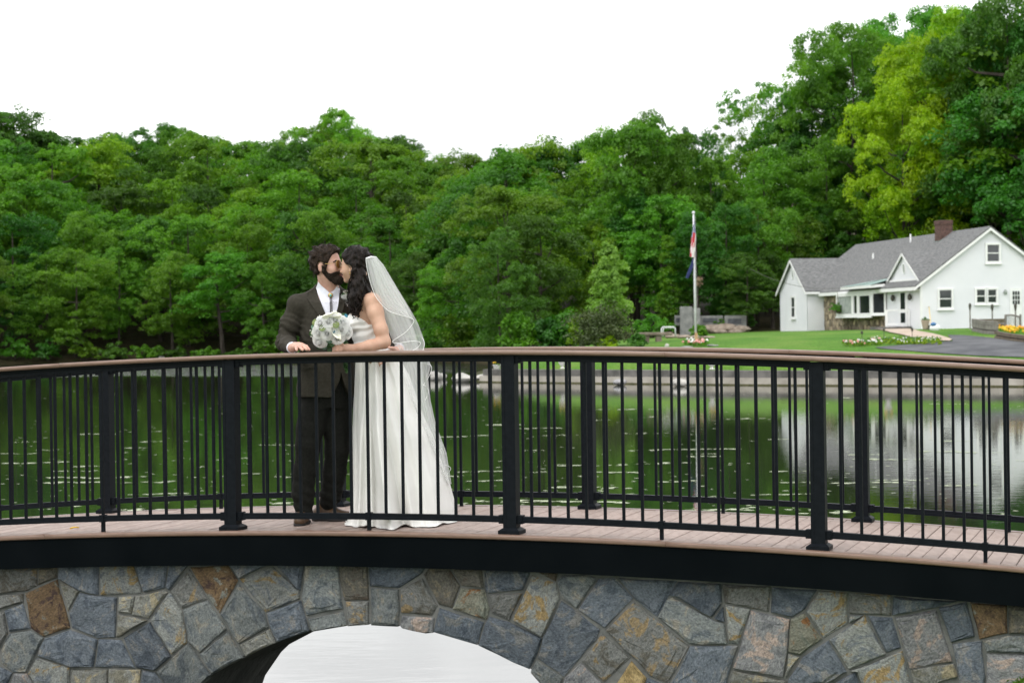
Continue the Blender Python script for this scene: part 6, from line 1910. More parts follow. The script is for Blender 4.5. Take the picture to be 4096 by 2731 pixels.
def drape(name, poly, off, thick, mat_, parent, bv, step=5.0, fallY=12.3):
    """a cloth piece with the outline poly (photo pixels) lying on a surface"""
    P = np.array(poly, float)
    bm = bmesh.new(); vs_ = [bm.verts.new((p[0], p[1], 0)) for p in P]; f = bm.faces.new(vs_)
    bmesh.ops.triangulate(bm, faces=[f])
    for _ in range(7):
        es = [e for e in bm.edges if e.calc_length() > step * 1.6]
        if not es: break
        bmesh.ops.subdivide_edges(bm, edges=es, cuts=1); bmesh.ops.triangulate(bm, faces=[f for f in bm.faces if len(f.verts) > 3])
    bm.verts.ensure_lookup_table(); bm.verts.index_update()
    n_ = len(bm.verts); dirs, dist, ok = [], np.zeros(n_), np.zeros(n_, bool)
    for v in bm.verts:
        d = ray(v.co.x, v.co.y).normalized(); dirs.append(d)
        h_ = bv.ray_cast(EYE, d)
        if h_[0] is not None and h_[0].y < 12.62: dist[v.index] = (h_[0] - EYE).length; ok[v.index] = True
    nb_ = [[e.other_vert(v).index for e in v.link_edges] for v in bm.verts]
    if not ok.any(): dist[:] = fallY; ok[:] = True
    known = ok.copy()
    for _ in range(60):
        if known.all(): break
        for i in np.nonzero(~known)[0]:
            k_ = [j for j in nb_[i] if known[j]]
            if k_: dist[i] = np.mean([dist[j] for j in k_]); known[i] = True
    hit = dist.copy()
    for _ in range(14):
        sm = np.array([.4 * dist[i] + .6 * np.mean(dist[nb_[i]]) for i in range(n_)])
        dist = np.where(ok, np.minimum(sm, hit + .0035), sm)
    for v in bm.verts: v.co = EYE + dirs[v.index] * (dist[v.index] - off)
    bmesh.ops.recalc_face_normals(bm, faces=bm.faces)
    r = bmesh.ops.extrude_face_region(bm, geom=list(bm.faces))
    for v in [g for g in r['geom'] if isinstance(g, bmesh.types.BMVert)]:
        v.co -= (v.co - EYE).normalized() * thick
    bmesh.ops.recalc_face_normals(bm, faces=bm.faces)
    me_ = bpy.data.meshes.new(name); bm.to_mesh(me_); bm.free()
    return link(name, me_, mat_, parent)
# shirt: neck band solid and the front in the V of the jacket
F5 = Field((-1.28, 12.25, 2.55), (-1.0, 12.62, 2.86), 0.004)
F5.ell(A(1314, 1168, 12.45), (.078, .068, .05), k=.01)
F5.cap(A(1312, 1150, 12.45), A(1314, 1180, 12.45), .064, .07, .01)
sh = sdf_obj(F5, 'shirt', m_shirt, groom)
av_, af_ = [], []
for o_ in (jk, sh, gb_):
    k_ = len(av_); av_ += [tuple(v.co) for v in o_.data.vertices]; af_ += [tuple(i + k_ for i in p.vertices) for p in o_.data.polygons]
bs_ = BVHTree.FromPolygons(av_, af_)
drape('shirt_front', [(1268, 1166), (1290, 1172), (1319, 1176), (1345, 1172), (1356, 1166), (1357, 1184), (1352, 1225), (1342, 1262), (1326, 1330), (1318, 1330), (1308, 1272), (1284, 1210)], .004, .003, m_shirt, groom, bs_)
drape('collar', [(1273, 1127), (1283, 1140), (1320, 1172), (1312, 1182), (1296, 1203), (1276, 1182), (1264, 1152)], .009, .004, m_shirt, groom, bs_)
drape('collar', [(1350, 1142), (1353, 1165), (1356, 1190), (1348, 1203), (1340, 1192), (1321, 1172), (1336, 1160)], .009, .004, m_shirt, groom, bs_)
drape('lapel', [(1262, 1146), (1270, 1180), (1285, 1214), (1309, 1270), (1319, 1320), (1318, 1334), (1306, 1318), (1279, 1268), (1226, 1190), (1237, 1177), (1228, 1172), (1250, 1158)], .010, .004, m_suit, groom, bj)
drape('lapel', [(1355, 1148), (1366, 1160), (1386, 1172), (1376, 1180), (1384, 1188), (1372, 1240), (1352, 1290), (1330, 1334), (1328, 1326), (1343, 1262), (1353, 1225), (1358, 1182)], .010, .004, m_suit, groom, bj)
def surf(px, py, bv, off, fall=12.3):
    d = ray(px, py).normalized(); h_ = bv.ray_cast(EYE, d)
    p = h_[0] if h_[0] is not None else EYE + d * (fall / d.y)
    return p - d * off
for x0, x1 in ((1320, 1325), (1326, 1331)):
    MB().tube([surf(x0 + (x1 - x0) * f, 1184 + 146 * f, bs_, .0135) for f in np.linspace(0, 1, 12)], .0028, 6).build('bolo_cord', m_cord, groom, True)
c = surf(1322, 1181, bs_, .016)
md = MB().ball(c, (.016, .006, .016), 14, 6).build('bolo_medallion', m_gold, groom, True)
q = MB().ball(c - Vector((-.001, .006, 0)), (.007, .004, .009), 10, 6).build('turquoise', m_turq, None, True); q.parent = md
# pocket flap, jacket button
drape('pocket_flap', [(1213, 1466), (1262, 1458), (1264, 1470), (1216, 1479)], .004, .003, m_suit, groom, bj)
MB().ball(surf(1322, 1362, bj, .004), (.010, .004, .010), 10, 5).build('button', m_sole, groom, True)
# shirt cuffs
for a_, b_ in ((J['wrR'] + np.array([-.003, .018, .003]), J['wrR'] + np.array([.003, -.006, -.001])), (J['wrL'] + np.array([-.004, .012, .003]), J['wrL'] + np.array([0, -.012, 0]))):
    MB().tube([a_, b_], [.036, .034], 16).build('shirt_cuff', m_shirt, groom, True)
# trousers
F6 = Field((-1.42, 12.22, 1.36), (-0.95, 12.78, 2.28), 0.005)
F6.loft([(A(0, y_, 12.4)[2], A(1306, y_, 12.45)[0], 12.46, hw / PM, dd) for y_, hw, dd in ((1650, 92, .115), (1560, 98, .12), (1480, 92, .11))], YW, .03)
F6.limb([A(1262, 1605, 12.42), A(1240, 1720, 12.39), A(1231, 1780, 12.375), A(1222, 1880, 12.39), A(1212, 1975, 12.40), A(1214, 2046, 12.40)], [.094, .084, .077, .070, .069, .055], .03)
F6.limb([A(1348, 1605, 12.49), A(1346, 1720, 12.48), A(1346, 1800, 12.47), A(1340, 1890, 12.50), A(1322, 1980, 12.55), A(1312, 2018, 12.57)], [.094, .084, .074, .071, .066, .054], .03)
X, Y, Z = np.meshgrid(*F6.ax, indexing='ij')
low = 1 - sstep(1.42, 1.75, Z)
F6.f += ((.0035 * np.sin(Z * 95 + X * 40) * low) + .0025 * np.sin(X * 70 + Z * 12)).astype(np.float32)
F6.f[:, :, 0] = .5
sdf_obj(F6, 'trousers', m_trouser, groom)
# shoes
def shoe(toe_px, ank, yaw, nm='shoe'):
    zd = deck_z(ank); c = np.array([ank[0], ank[1], zd]); u = np.array([math.cos(yaw), math.sin(yaw), 0])
    F_ = Field(c - np.array([.24, .24, .02]), c + np.array([.24, .24, .17]), .004)
    F_.cap(c - u * .055 + [0, 0, .045], c + u * .06 + [0, 0, .045], .040, .043, .02)
    F_.cap(c + u * .06 + [0, 0, .036], c + u * .165 + [0, 0, .03], .043, .034, .02)
    F_.cap(c - u * .02 + [0, 0, .05], c - u * .02 + [0, 0, .12], .041, .036, .02)
    X, Y, Z = np.meshgrid(*F_.ax, indexing='ij'); F_.f = np.maximum(F_.f, (zd + .014 - Z)).astype(np.float32)
    o = sdf_obj(F_, nm, m_leather, groom)
    F_ = Field(c - np.array([.24, .24, .02]), c + np.array([.24, .24, .05]), .004)
    F_.cap(c - u * .055 + [0, 0, .01], c + u * .06 + [0, 0, .01], .042, .046, .02); F_.cap(c + u * .06 + [0, 0, .01], c + u * .168 + [0, 0, .01], .046, .036, .02)
    X, Y, Z = np.meshgrid(*F_.ax, indexing='ij'); F_.f = np.maximum(np.maximum(F_.f, Z - zd - .016), zd + .001 - Z).astype(np.float32)
    q = sdf_obj(F_, 'sole', m_sole, None); q.parent = o
shoe(None, A(1212, 2060, 12.43), math.radians(-92)); shoe(None, A(1303, 2040, 12.57), math.radians(-22))
# boutonniere pinned to his left lapel
# ------------------------------------------------------------------ flowers: rose, calla lily, leaf
m_rose = mat('white_rose_petal', (0.83, 0.83, 0.825), (0.90, 0.90, 0.89), scale=40, rough=0.7, spec=0.2)
m_calla = mat('cream_calla', (0.74, 0.73, 0.62), (0.82, 0.81, 0.72), scale=20, rough=0.5)
m_euc = mat('eucalyptus_leaf', (0.06, 0.13, 0.085), (0.13, 0.22, 0.15), scale=40, rough=0.6, rnd=0.25)
m_green = mat('dark_leaf', (0.018, 0.065, 0.012), (0.045, 0.13, 0.02), scale=40, rough=0.5, rnd=0.3)
m_olive = mat('olive_leaf', (0.12, 0.17, 0.05), (0.19, 0.23, 0.08), scale=40, rough=0.6, rnd=0.15)
m_blue = mat('blue_blossom', (0.01, 0.12, 0.20), (0.02, 0.22, 0.30), scale=50, rough=0.6)
N = m_rose.node_tree.nodes; L = m_rose.node_tree.links
bs = N['Principled BSDF']; src = bs.inputs['Base Color'].links[0].from_socket
tr = N.new('ShaderNodeBsdfTranslucent'); mx = N.new('ShaderNodeMixShader'); mx.inputs[0].default_value = .38
L.new(src, tr.inputs['Color']); L.new(bs.outputs[0], mx.inputs[1]); L.new(tr.outputs[0], mx.inputs[2]); L.new(mx.outputs[0], N['Material Output'].inputs['Surface'])
def rose_mesh(seed=0):
    rg = np.random.default_rng(seed); mb = MB()
    for ring, (n, r, hgt, open_) in enumerate(((2, .005, .030, .0), (3, .009, .0295, .02), (3, .014, .028, .10), (4, .019, .0265, .25), (5, .025, .024, .5), (5, .030, .019, .8), (6, .034, .012, 1.15))):
        for i in range(n):
            a0 = i * 6.283 / n + ring * 1.1 + rg.uniform(-.15, .15); wd = 6.283 / n * (.92 if ring < 4 else .74)
            rows = []
            for u in np.linspace(0, 1, 5):
                row = []
                for v in np.linspace(-1, 1, 7):
                    a = a0 + v * wd
                    rr = r * (.6 + .4 * u) + open_ * .011 * u * u + .0025 * (v + .4)
                    z = hgt * u - open_ * .008 * u ** 3 - .005 * abs(v) ** 3 * u
                    row.append((rr * math.cos(a), rr * math.sin(a), z - .004))
                rows.append(row)
            mb.grid(rows)
    return mb.mesh('rose')
def calla_mesh():
    mb = MB(); rows = []
    for u in np.linspace(0, 1, 10):
        row = []
        for a in np.linspace(0, 2 * math.pi, 20):
            r = .004 + .026 * u ** 1.8; flare = max(0, u - .6) * (1.6 if math.cos(a) > 0 else .6)
            z = .085 * u * (1 + .25 * math.cos(a) * u) - flare * .01
            row.append(((r + flare * .018 * (1 + .6 * math.cos(a))) * math.cos(a), r * math.sin(a) * .95, z))
        rows.append(row)
    mb.grid(rows)
    mb.tube([(.04, 0, .098), (.056, 0, .100), (.064, 0, .093)], [.009, .004, .0008], 6)
    return mb.mesh('calla_lily')
def leaf_mesh(name, l, w, n=8):
    mb = MB(); rows = []
    for u in np.linspace(0, 1, n):
        h = w * math.sin(math.pi * min(1, u * .96 + .03)) ** .7
        rows.append([(l * u, h * v, .12 * l * (v * v) + .10 * l * math.sin(u * 2.5)) for v in (-1, -.5, 0, .5, 1)])
    return mb.grid(rows).mesh(name)
def floret_mesh():
    mb = MB()
    for i in range(6):
        a = i * 1.047; mb.ball((.007 * math.cos(a), .007 * math.sin(a), .002 * (i % 2)), (.006, .006, .0035), 6, 4)
    return mb.mesh('floret')
ME = {'rose': [rose_mesh(i) for i in range(3)], 'calla': calla_mesh(), 'leaf': leaf_mesh('leaf', .052, .019), 'round': leaf_mesh('leaf', .045, .021), 'floret': floret_mesh()}
def solidify(me_, t):
    bm = bmesh.new(); bm.from_mesh(me_); bmesh.ops.solidify(bm, geom=list(bm.faces), thickness=t); bm.to_mesh(me_); bm.free()
    me_.polygons.foreach_set('use_smooth', np.ones(len(me_.polygons), bool))
for m_ in ME['rose']: m_.polygons.foreach_set('use_smooth', np.ones(len(m_.polygons), bool)); m_.materials.append(m_rose)
ME['calla'].materials.append(m_calla); ME['floret'].materials.append(m_blue); solidify(ME['calla'], .0012)
LEAFS = {}
for k_, base, mt in (('euc', 'round', m_euc), ('green', 'leaf', m_green), ('olive', 'round', m_olive)):
    q = ME[base].copy(); q.name = 'leaf'; solidify(q, .0008); q.materials.append(mt); LEAFS[k_] = q
def place(name, me_, parent, p, zdir, xdir=(1, 0, 0), s=1.0):
    z = Vector(zdir).normalized(); x = Vector(xdir); x = (x - z * x.dot(z))
    x = x.normalized() if x.length > 1e-5 else z.orthogonal().normalized(); y = z.cross(x)
    o = bpy.data.objects.new(name, me_); col.objects.link(o); o.parent = parent
    M = Matrix((x, y, z)).transposed().to_4x4(); M.translation = Vector(p) - Vector(parent.location)
    o.matrix_basis = M @ Matrix.Scale(s, 4)
    return o
BQ = at(1325, 1310, 12.10)
bq = empty('bouquet', at(1352, 1388, 12.10)); tag(bq, 'bridal bouquet of white roses and calla lilies with eucalyptus leaves', 'bouquet')
def bpos(px, py, out=0.0):
    """on the dome of the bouquet"""
    dx, dy = (px - 1325) / PM, -(py - 1310) / PM
    r2 = (dx * dx + dy * dy) / .125 ** 2
    dep = -.085 * math.sqrt(max(0.05, 1 - r2)) - out
    p = at(px, py, BQ.y + dep)
    n = Vector((dx, dep - .02, dy)).normalized()
    return p, n
for i, (px, py, s_, kx, ky) in enumerate(((1279, 1329, 1.0, 0, 0), (1310, 1333, 1.05, 0, 0), (1282, 1361, 1.05, 0, -.2), (1350, 1346, 1.05, .1, -.2), (1362, 1317, 1.1, .2, 0), (1287, 1296, 1.0, -.2, .4), (1315, 1291, 1.0, 0, .5),
                                          (1340, 1283, .95, 0, .6), (1368, 1294, 1.0, .4, .4), (1384, 1330, .9, .7, 0))):
    p, n = bpos(px, py); n = (n + Vector((kx * .5, -.35, ky * .5))).normalized()
    place('rose', ME['rose'][i % 3], bq, p + n * .014, n, (math.cos(i * 2), .2, math.sin(i * 2)), s_ * 1.02)
for px, py, zd, xd in ((1330, 1322, (.55, -.55, -.15), (.7, -.2, -.7)), (1352, 1274, (-.35, -.25, .6), (-.8, -.1, .3)), (1306, 1276, (.1, -.2, .9), (.6, -.1, .2))):
    p, n = bpos(px, py, .02)
    z = Vector(zd).normalized(); place('calla_lily', ME['calla'], bq, p - z * .05, z, xd, 1.0)
for px, py, k_, xd, zd in ((1262, 1291, 'olive', (-.2, 0, 1), (-.4, -1, .1)), (1258, 1308, 'euc', (-.6, 0, .3), (-.3, -1, .2)), (1290, 1313, 'olive', (.9, 0, .25), (0, -1, .3)), (1342, 1288, 'euc', (.2, 0, -1), (0, -1, .1)),
                           (1352, 1288, 'euc', (.8, 0, -.4), (0, -1, .3)), (1384, 1318, 'euc', (.35, 0, -1), (.5, -1, 0)), (1376, 1352, 'euc', (.2, 0, -1), (.3, -1, -.2)), (1318, 1358, 'euc', (.7, 0, .5), (0, -1, -.3)),
                           (1296, 1384, 'euc', (.8, 0, .1), (0, -1, -.4)), (1310, 1376, 'green', (.9, 0, .3), (0, -1, -.3)), (1340, 1376, 'green', (.5, 0, -.6), (0, -1, -.2)), (1360, 1368, 'green', (.6, 0, -.5), (.2, -1, -.2)),
                           (1280, 1380, 'green', (-.4, 0, -.6), (-.2, -1, -.2)), (1330, 1370, 'green', (-.2, 0, -.9), (0, -1, 0)), (1378, 1372, 'green', (.4, 0, -.4), (.2, -1, 0)), (1322, 1392, 'green', (-.3, 0, -.7), (0, -1, 0)),
                           (1266, 1322, 'euc', (-.5, 0, -.5), (-.3, -1, 0)), (1372, 1268, 'green', (.5, 0, .6), (0, -1, .2)), (1254, 1330, 'green', (-.5, 0, -.3), (-.2, -1, 0)), (1345, 1300, 'olive', (.5, 0, -.8), (0, -1, .2))):
    p, n = bpos(px, py, {'green': -.012, 'olive': .028, 'euc': .014}[k_])
    place('leaf', LEAFS[k_], bq, p - Vector(xd).normalized() * .022, zd, xd, 1.0)
for px, py in ((1275, 1283), (1348, 1324), (1258, 1344), (1384, 1263), (1378, 1285), (1340, 1329)):
    p, n = bpos(px, py, .022); place('floret', ME['floret'], bq, p, n, (1, 0, 0), 1.1)
rg = np.random.default_rng(2)
mb = MB()
for px, py in ((1250, 1326), (1247, 1334), (1252, 1340), (1282, 1277), (1278, 1272), (1376, 1276), (1386, 1270), (1388, 1280)):
    p, n = bpos(px, py, .01)
    for _ in range(4): mb.ball(p + Vector(rg.normal(0, .006, 3)), .0038, 6, 4)
mb.build('filler_buds', m_calla, bq, True)['kind'] = 'stuff'
C_ = np.array([at(1325 + rg.uniform(-62, 60), 1320 + rg.uniform(-40, 58), 12.085) for _ in range(46)]) - np.array(bq.location)
V, F_ = leaf_cloud(C_, np.full(46, .018), 16, .012, rg); o = link('greenery', np_mesh('greenery', V, F_), m_green); o.parent = bq; o['kind'] = 'stuff'
MB().tube([at(1335, 1350, 12.10), at(1350, 1385, 12.10), at(1362, 1425, 12.10)], [.03, .017, .02], 10).build('stems', m_green, bq, True)
C_ = np.array([at(1372 + (y_ - 1400) * .18 + rg.uniform(-10, 10) * (1 - (y_ - 1400) / 110), y_, 12.14) for y_ in rg.uniform(1385, 1490, 60)]) - np.array(bq.location)
V, F_ = leaf_cloud(C_, np.full(60, .012), 16, .007, rg); o = link('trailing_fern', np_mesh('trailing_fern', V, F_), LEAFS['green'].materials[0]); o.parent = bq; o['kind'] = 'stuff'
# boutonniere on his lapel
bp_ = surf(1385, 1200, bj, .014)
bt = empty('boutonniere', bp_); tag(bt, 'small white rose boutonniere with tan wrapped stem on the suit lapel', 'boutonniere')
place('rose', ME['rose'][1], bt, bp_ - Vector((0, -.004, 0)), (.1, -1, .15), (1, 0, 0), .95)
MB().tube([bp_ + Vector((-.010, .006, -.02)), bp_ + Vector((-.026, .002, -.055))], .0055, 8).build('stem_wrap', m_wood, bt, True)
for xd in ((-.5, 0, .8), (.2, 0, 1), (-.8, 0, .2)): place('leaf', LEAFS['green'], bt, bp_ + Vector((0, .01, .01)), (0, -1, .1), xd, .8)
mb = MB()
for i in range(9): mb.ball(bp_ + Vector((rg.uniform(-.02, .01), .0, rg.uniform(.03, .06))), .0035, 6, 4)
mb.build('filler_buds', m_calla, bt, True)['kind'] = 'stuff'

# =================================================================== the bride
B0 = on_deck(1600, 2090)
bride = empty('person', (B0.x, B0.y, deck_z(B0))); tag(bride, 'woman with dark wavy hair in white satin gown and veil, holding the bouquet', 'person')
ba = math.radians(160); Bs = .89
HB_ = A(1420, 1061, 12.305)
K = dict(neck=A(1450, 1180, 12.34), shL=A(1492, 1206, 12.225), shR=A(1440, 1206, 12.50), elL=A(1537, 1368, 12.165), wrL=A(1404, 1395, 12.095), hand=A(1362, 1390, 12.085))
F7 = Field((-1.14, 11.98, 1.9), (-0.68, 12.72, 3.02), .004)
Wb, Mb = head(F7, HB_, ba, math.radians(-4), Bs, True)
F7.cap(Wb(-.03, 0, -.07), K['neck'], .046, .050, .02)
tl = [(A(0, y_, 12.35)[2], A(c, y_, 12.36)[0], yc, hw / PM, dd) for y_, c, yc, hw, dd in ((1470, 1505, 12.37, 74, .13), (1400, 1484, 12.36, 62, .115), (1330, 1470, 12.36, 66, .125), (1280, 1468, 12.36, 66, .13), (1235, 1470, 12.36, 52, .13), (1205, 1462, 12.36, 42, .12))]
F7.loft(tl, 0, .03)
F7.cap(K['shL'], K['shR'], .044, .044, .04); F7.cap(K['neck'], (K['shL'] + K['shR']) / 2 + np.array([0, 0, .0]), .05, .055, .035)
F7.limb([K['shL'], A(1502, 1250, 12.20), A(1524, 1320, 12.17), K['elL']], [.047, .049, .042, .037], .03)
F7.limb([K['elL'], A(1480, 1384, 12.13), K['wrL']], [.038, .036, .025], .02)
F7.limb([K['shR'], A(1420, 1300, 12.60), A(1350, 1340, 12.62)], [.046, .040, .030], .03)
F7.limb([K['wrL'], A(1384, 1392, 12.09), K['hand']], [.025, .026, .022], .012)
for i, (dy, l) in enumerate(((-14, 1.0), (-5, 1.06), (4, 1.0), (12, .85))):
    finger(F7, [A(1366, 1391 + dy * .8, 12.07), A(1348, 1390 + dy, 12.045), A(1334, 1391 + dy, 12.06), A(1332, 1393 + dy, 12.09)], .0088)
finger(F7, [A(1380, 1386, 12.08), A(1366, 1376, 12.06), A(1350, 1375, 12.06)], .0098)
# legs under the gown
F7.cap(A(1490, 1470, 12.40), A(1500, 1500, 12.40), .09, .09, .03)
for q in (-.07, .07): F7.cap(A(1515, 1480, 12.38 + q), A(1535, 1500, 12.38 + q), .08, .075, .03)
sdf_obj(F7, 'body', m_skin_b, bride)
# closed eye lashes, brow, lips, ear ring
for nm, pts, r in (('eyelash', [Wb(.086, .045, -.004), Wb(.093, .034, -.008), Wb(.095, .022, -.006)], [.0008, .0017, .001]), ('eyebrow', [Wb(.078, .050, .014), Wb(.090, .036, .022), Wb(.096, .018, .018)], [.0015, .003, .0025])):
    MB().tube(pts, r, 5).build(nm, m_hair_b, bride, True)
MB().ball(Wb(.096, 0, -.066), (.006, .016, .0038), 10, 6, Matrix(Mb.tolist())).ball(Wb(.094, 0, -.0745), (.006, .014, .0048), 10, 6, Matrix(Mb.tolist())).build('lips', m_lip, bride, True)
MB().tube([Wb(.006, .080, -.046), Wb(.006, .083, -.056), Wb(.006, .082, -.068)], [.002, .0035, .004], 6).build('earring', m_gold, bride, True)
# hair: cap plus long waves
Fh = Field(HB_ - .19, HB_ + .19, .0035); head(Fh, HB_, ba, math.radians(-4), Bs, True)
x, y, z = local_grid(Fh, HB_, Mb, Bs)
hl = np.interp(x.ravel(), [-.12, -.02, .0, .02, .04, .06, .08, .11], [-.14, -.14, .002, .004, .016, .048, .078, .09]).reshape(x.shape)
topb = np.sqrt(((x + .018) / .105) ** 2 + (y / .086) ** 2 + ((z - .045) / .093) ** 2) - 1
hb = np.minimum(Fh.f - .012, topb * .08) + .003 * np.sin(x * 80 + z * 60 + y * 40) + .0025 * np.sin(z * 130 + 3 * np.sin(x * 40))
hb = np.maximum(hb, (hl - z) * .8)
hb = np.maximum(hb, -(np.sqrt(((x - .004) / .020) ** 2 + ((z + .022) / .030) ** 2 + ((y - .08) / .03) ** 2) - 1) * .02)
F8 = Field(HB_ - .19, HB_ + .19, .0035); fill(F8, hb); hob = sdf_obj(F8, 'hair', m_hair_b, bride)
F9 = Field((-1.12, 12.02, 2.42), (-0.80, 12.56, 2.98), .004)
rgb = np.random.default_rng(12)
F9.limb([A(1446, 1070, 12.34), A(1452, 1130, 12.33), A(1448, 1180, 12.30), A(1432, 1215, 12.26), A(1424, 1245, 12.25)], [.058, .062, .052, .040, .026], .03)
F9.limb([A(1440, 1090, 12.24), A(1432, 1140, 12.22), A(1420, 1190, 12.21), A(1408, 1235, 12.22)], [.034, .036, .034, .020], .03)
F9.limb([A(1468, 1090, 12.40), A(1474, 1150, 12.42), A(1466, 1200, 12.44)], [.045, .045, .030], .03)
X, Y, Z = np.meshgrid(*F9.ax, indexing='ij')
F9.f += (.006 * np.sin(Z * 62 + X * 40 + 1.5 * np.sin(Y * 60)) * np.cos(X * 70 - Z * 30) + .003 * np.sin(X * 190 + Z * 90)).astype(np.float32)
sdf_obj(F9, 'long_hair', m_hair_b, bride)
mb = MB()
for i in range(190):
    f = rgb.random(); top_p = (1398 + 86 * f, 1075 + rgb.uniform(-30, 70)); Yt = 12.25 + .2 * abs(f - .35) + rgb.uniform(-.05, .03)
    end = (1392 + 70 * f ** .8 + rgb.uniform(-10, 10), rgb.uniform(1195, 1262) - 30 * f)
    n = 16; amp = rgb.uniform(3, 7.5); ph = rgb.uniform(0, 6.28); fr = rgb.uniform(2.2, 3.6)
    pts = []
    for t in np.linspace(0, 1, n):
        px = top_p[0] + (end[0] - top_p[0]) * t + amp * math.sin(ph + t * fr * 6.28) * (0.3 + t); py = top_p[1] + (end[1] - top_p[1]) * t
        pts.append(at(px, py, Yt - .05 * t + .01 * math.cos(ph + t * fr * 6.28)))
    mb.tube(pts, [.0045 * (1 - .75 * t) + .0008 for t in np.linspace(0, 1, n)], 5, False)
for i in range(9):          # loose curls over the bodice
    cx, cy = 1395 + rgb.uniform(-5, 40), 1238 + rgb.uniform(0, 18)
    pts = [at(cx + (9 - .35 * k) * math.cos(k * .75 + i) * .7, cy + k * 1.7 + 3 * math.sin(k * .75), 12.19 + .004 * math.sin(k)) for k in range(16)]
    mb.tube(pts, [.0028 * (1 - k / 17) + .0006 for k in range(16)], 5, False)
o = mb.build('hair_waves', m_hair_b, bride, True); o['kind'] = 'stuff'
tufts(hob, 350, .032, .0018, m_hair_b, 'hair_strands', bride, lambda p, n: (Vector((.75, .1, .1)) if p.z > HB_[2] + .03 else Vector((.25, .05, -.9))) , rgb, .3)
# bodice with gathered pleats
F10 = Field((-1.10, 12.05, 2.18), (-0.70, 12.66, 2.70), .004)
bl = [(z_, cx_, cy_, rx_ + .008, ry_ + .008) for z_, cx_, cy_, rx_, ry_ in tl[:5]]
F10.loft(bl, 0, .01)
F10.cap(A(1410, 1286, 12.29), A(1414, 1298, 12.27), .042, .038, .03); F10.cap(A(1410, 1286, 12.42), A(1414, 1298, 12.44), .042, .038, .03)
X, Y, Z = np.meshgrid(*F10.ax, indexing='ij')
pxg = 2048 + FPX * X / Y; pyg = 1316 - .01446 * (pxg - 2048) - FPX * (Z - 2.5) / Y
nl = np.interp(pxg.ravel(), [1370, 1398, 1449, 1476, 1600], [1252, 1252, 1275, 1296, 1300]).reshape(pxg.shape)
F10.f = np.maximum(F10.f, (nl - pyg) / PM)
fold = pyg - 1330 + (pxg - 1440) * .33
F10.f += (.0055 * (np.abs((((fold + 5 * np.sin(pxg / 17.0) + 4 * np.sin(pyg / 13.0)) / 31.0) % 1.0) - .5) * 2 - .5) * sstep(1255, 1285, pyg)).astype(np.float32)
F10.f[:, :, 0] = .5
sdf_obj(F10, 'bodice', m_satin, bride)
# skirt with folds
rowsS = [(1376, 1416, 1552, .115), (1400, 1416, 1566, .125), (1447, 1422, 1606, .15), (1511, 1419, 1640, .19), (1580, 1416, 1662, .225), (1646, 1412, 1684, .255), (1737, 1408, 1728, .30), (1819, 1408, 1754, .33), (1932, 1408, 1796, .375), (2030, 1398, 1822, .41), (2072, 1390, 1828, .43), (2098, 1386, 1832, .445)]
ys = np.array([r[0] for r in rowsS]); Ls = np.array([r[1] for r in rowsS]); Rs_ = np.array([r[2] for r in rowsS]); Ds = np.array([r[3] for r in rowsS])
nr, na = 80, 320
Yc0 = 12.38
P = np.zeros((nr, na, 3))
th = np.linspace(0, 2 * math.pi, na, endpoint=False)
for i in range(nr):
    v = i / (nr - 1); py = 1376 + (2098 - 1376) * v
    l, r, dd = (np.interp(py, ys, q) for q in (Ls, Rs_, Ds))
    c = A((l + r) / 2, py, Yc0); rx = (r - l) / 2 / FPX * Yc0
    # folds: gathered at the waist, opening towards the hem, deepest on the camera side
    frnt = np.clip(-np.sin(th), 0, 1)
    g_ = .5 * np.sin(7 * th + 1.3 * v + .4) + .35 * np.sin(13 * th - 2.2 * v + 2.0) + .22 * np.sin(23 * th + 1.0)
    g_ = np.sign(g_) * np.abs(g_) ** .8
    amp = (.010 + .07 * v) * (.5 + .5 * frnt)
    # the one long pleat falling from the gathered hip to the hem
    pxc = (l + r) / 2 + (r - l) / 2 * np.cos(th)
    pl_ = np.interp(py, [1376, 1500, 1700, 1900, 2098], [1505, 1512, 1528, 1556, 1592]); wpl = np.interp(py, [1376, 1500, 1700, 2098], [6, 9, 15, 24])
    ple = np.exp(-((pxc - pl_) / wpl) ** 2) * (frnt > 0) - .7 * np.exp(-((pxc - pl_ - wpl * 1.7) / (wpl * .9)) ** 2) * (frnt > 0)
    for off_, w2 in ((-70, 10), (-44, 8), (-22, 7)):
        pl2 = np.interp(py, [1376, 1500, 2098], [1480 + off_ * .2, 1490 + off_ * .35, 1530 + off_ * 1.15])
        ple += .6 * (np.exp(-((pxc - pl2) / (w2 * (.5 + v))) ** 2) - .7 * np.exp(-((pxc - pl2 - w2 * 1.5) / (w2 * (.4 + v))) ** 2)) * (frnt > 0)
    sc_ = 1 + amp / np.maximum(rx, .1) * g_ * .55
    x_ = c[0] + rx * np.cos(th) * (1 + .25 * (sc_ - 1)); y_ = Yc0 + dd * np.sin(th) * sc_ - ple * .075 * (.30 + v)
    zz = np.full(na, c[2])
    if v > .90:
        zt = np.array([zdeck((x_[k] - BX) * bu.x + (y_[k] - BY) * bu.y) for k in range(na)]) + .006
        w_ = ((v - .90) / .10) ** 2
        zz = zz * (1 - w_) + np.maximum(zt, zt + .012 * np.maximum(0, np.sin(9 * th + 2)) ) * w_
        spread = 1 + .035 * w_ * (1 + np.sin(5 * th + 1) + .6 * np.sin(11 * th))
        x_ = c[0] + (x_ - c[0]) * spread; y_ = Yc0 + (y_ - Yc0) * spread
    P[i] = np.stack([x_, y_, zz], 1)
zmin = np.array([[zdeck((q[0] - BX) * bu.x + (q[1] - BY) * bu.y) + .005 for q in row] for row in P[-14:]])
P[-14:, :, 2] = np.maximum(P[-14:, :, 2], zmin)
idx = np.arange(nr * na).reshape(nr, na); nx_ = np.roll(idx, -1, 1)
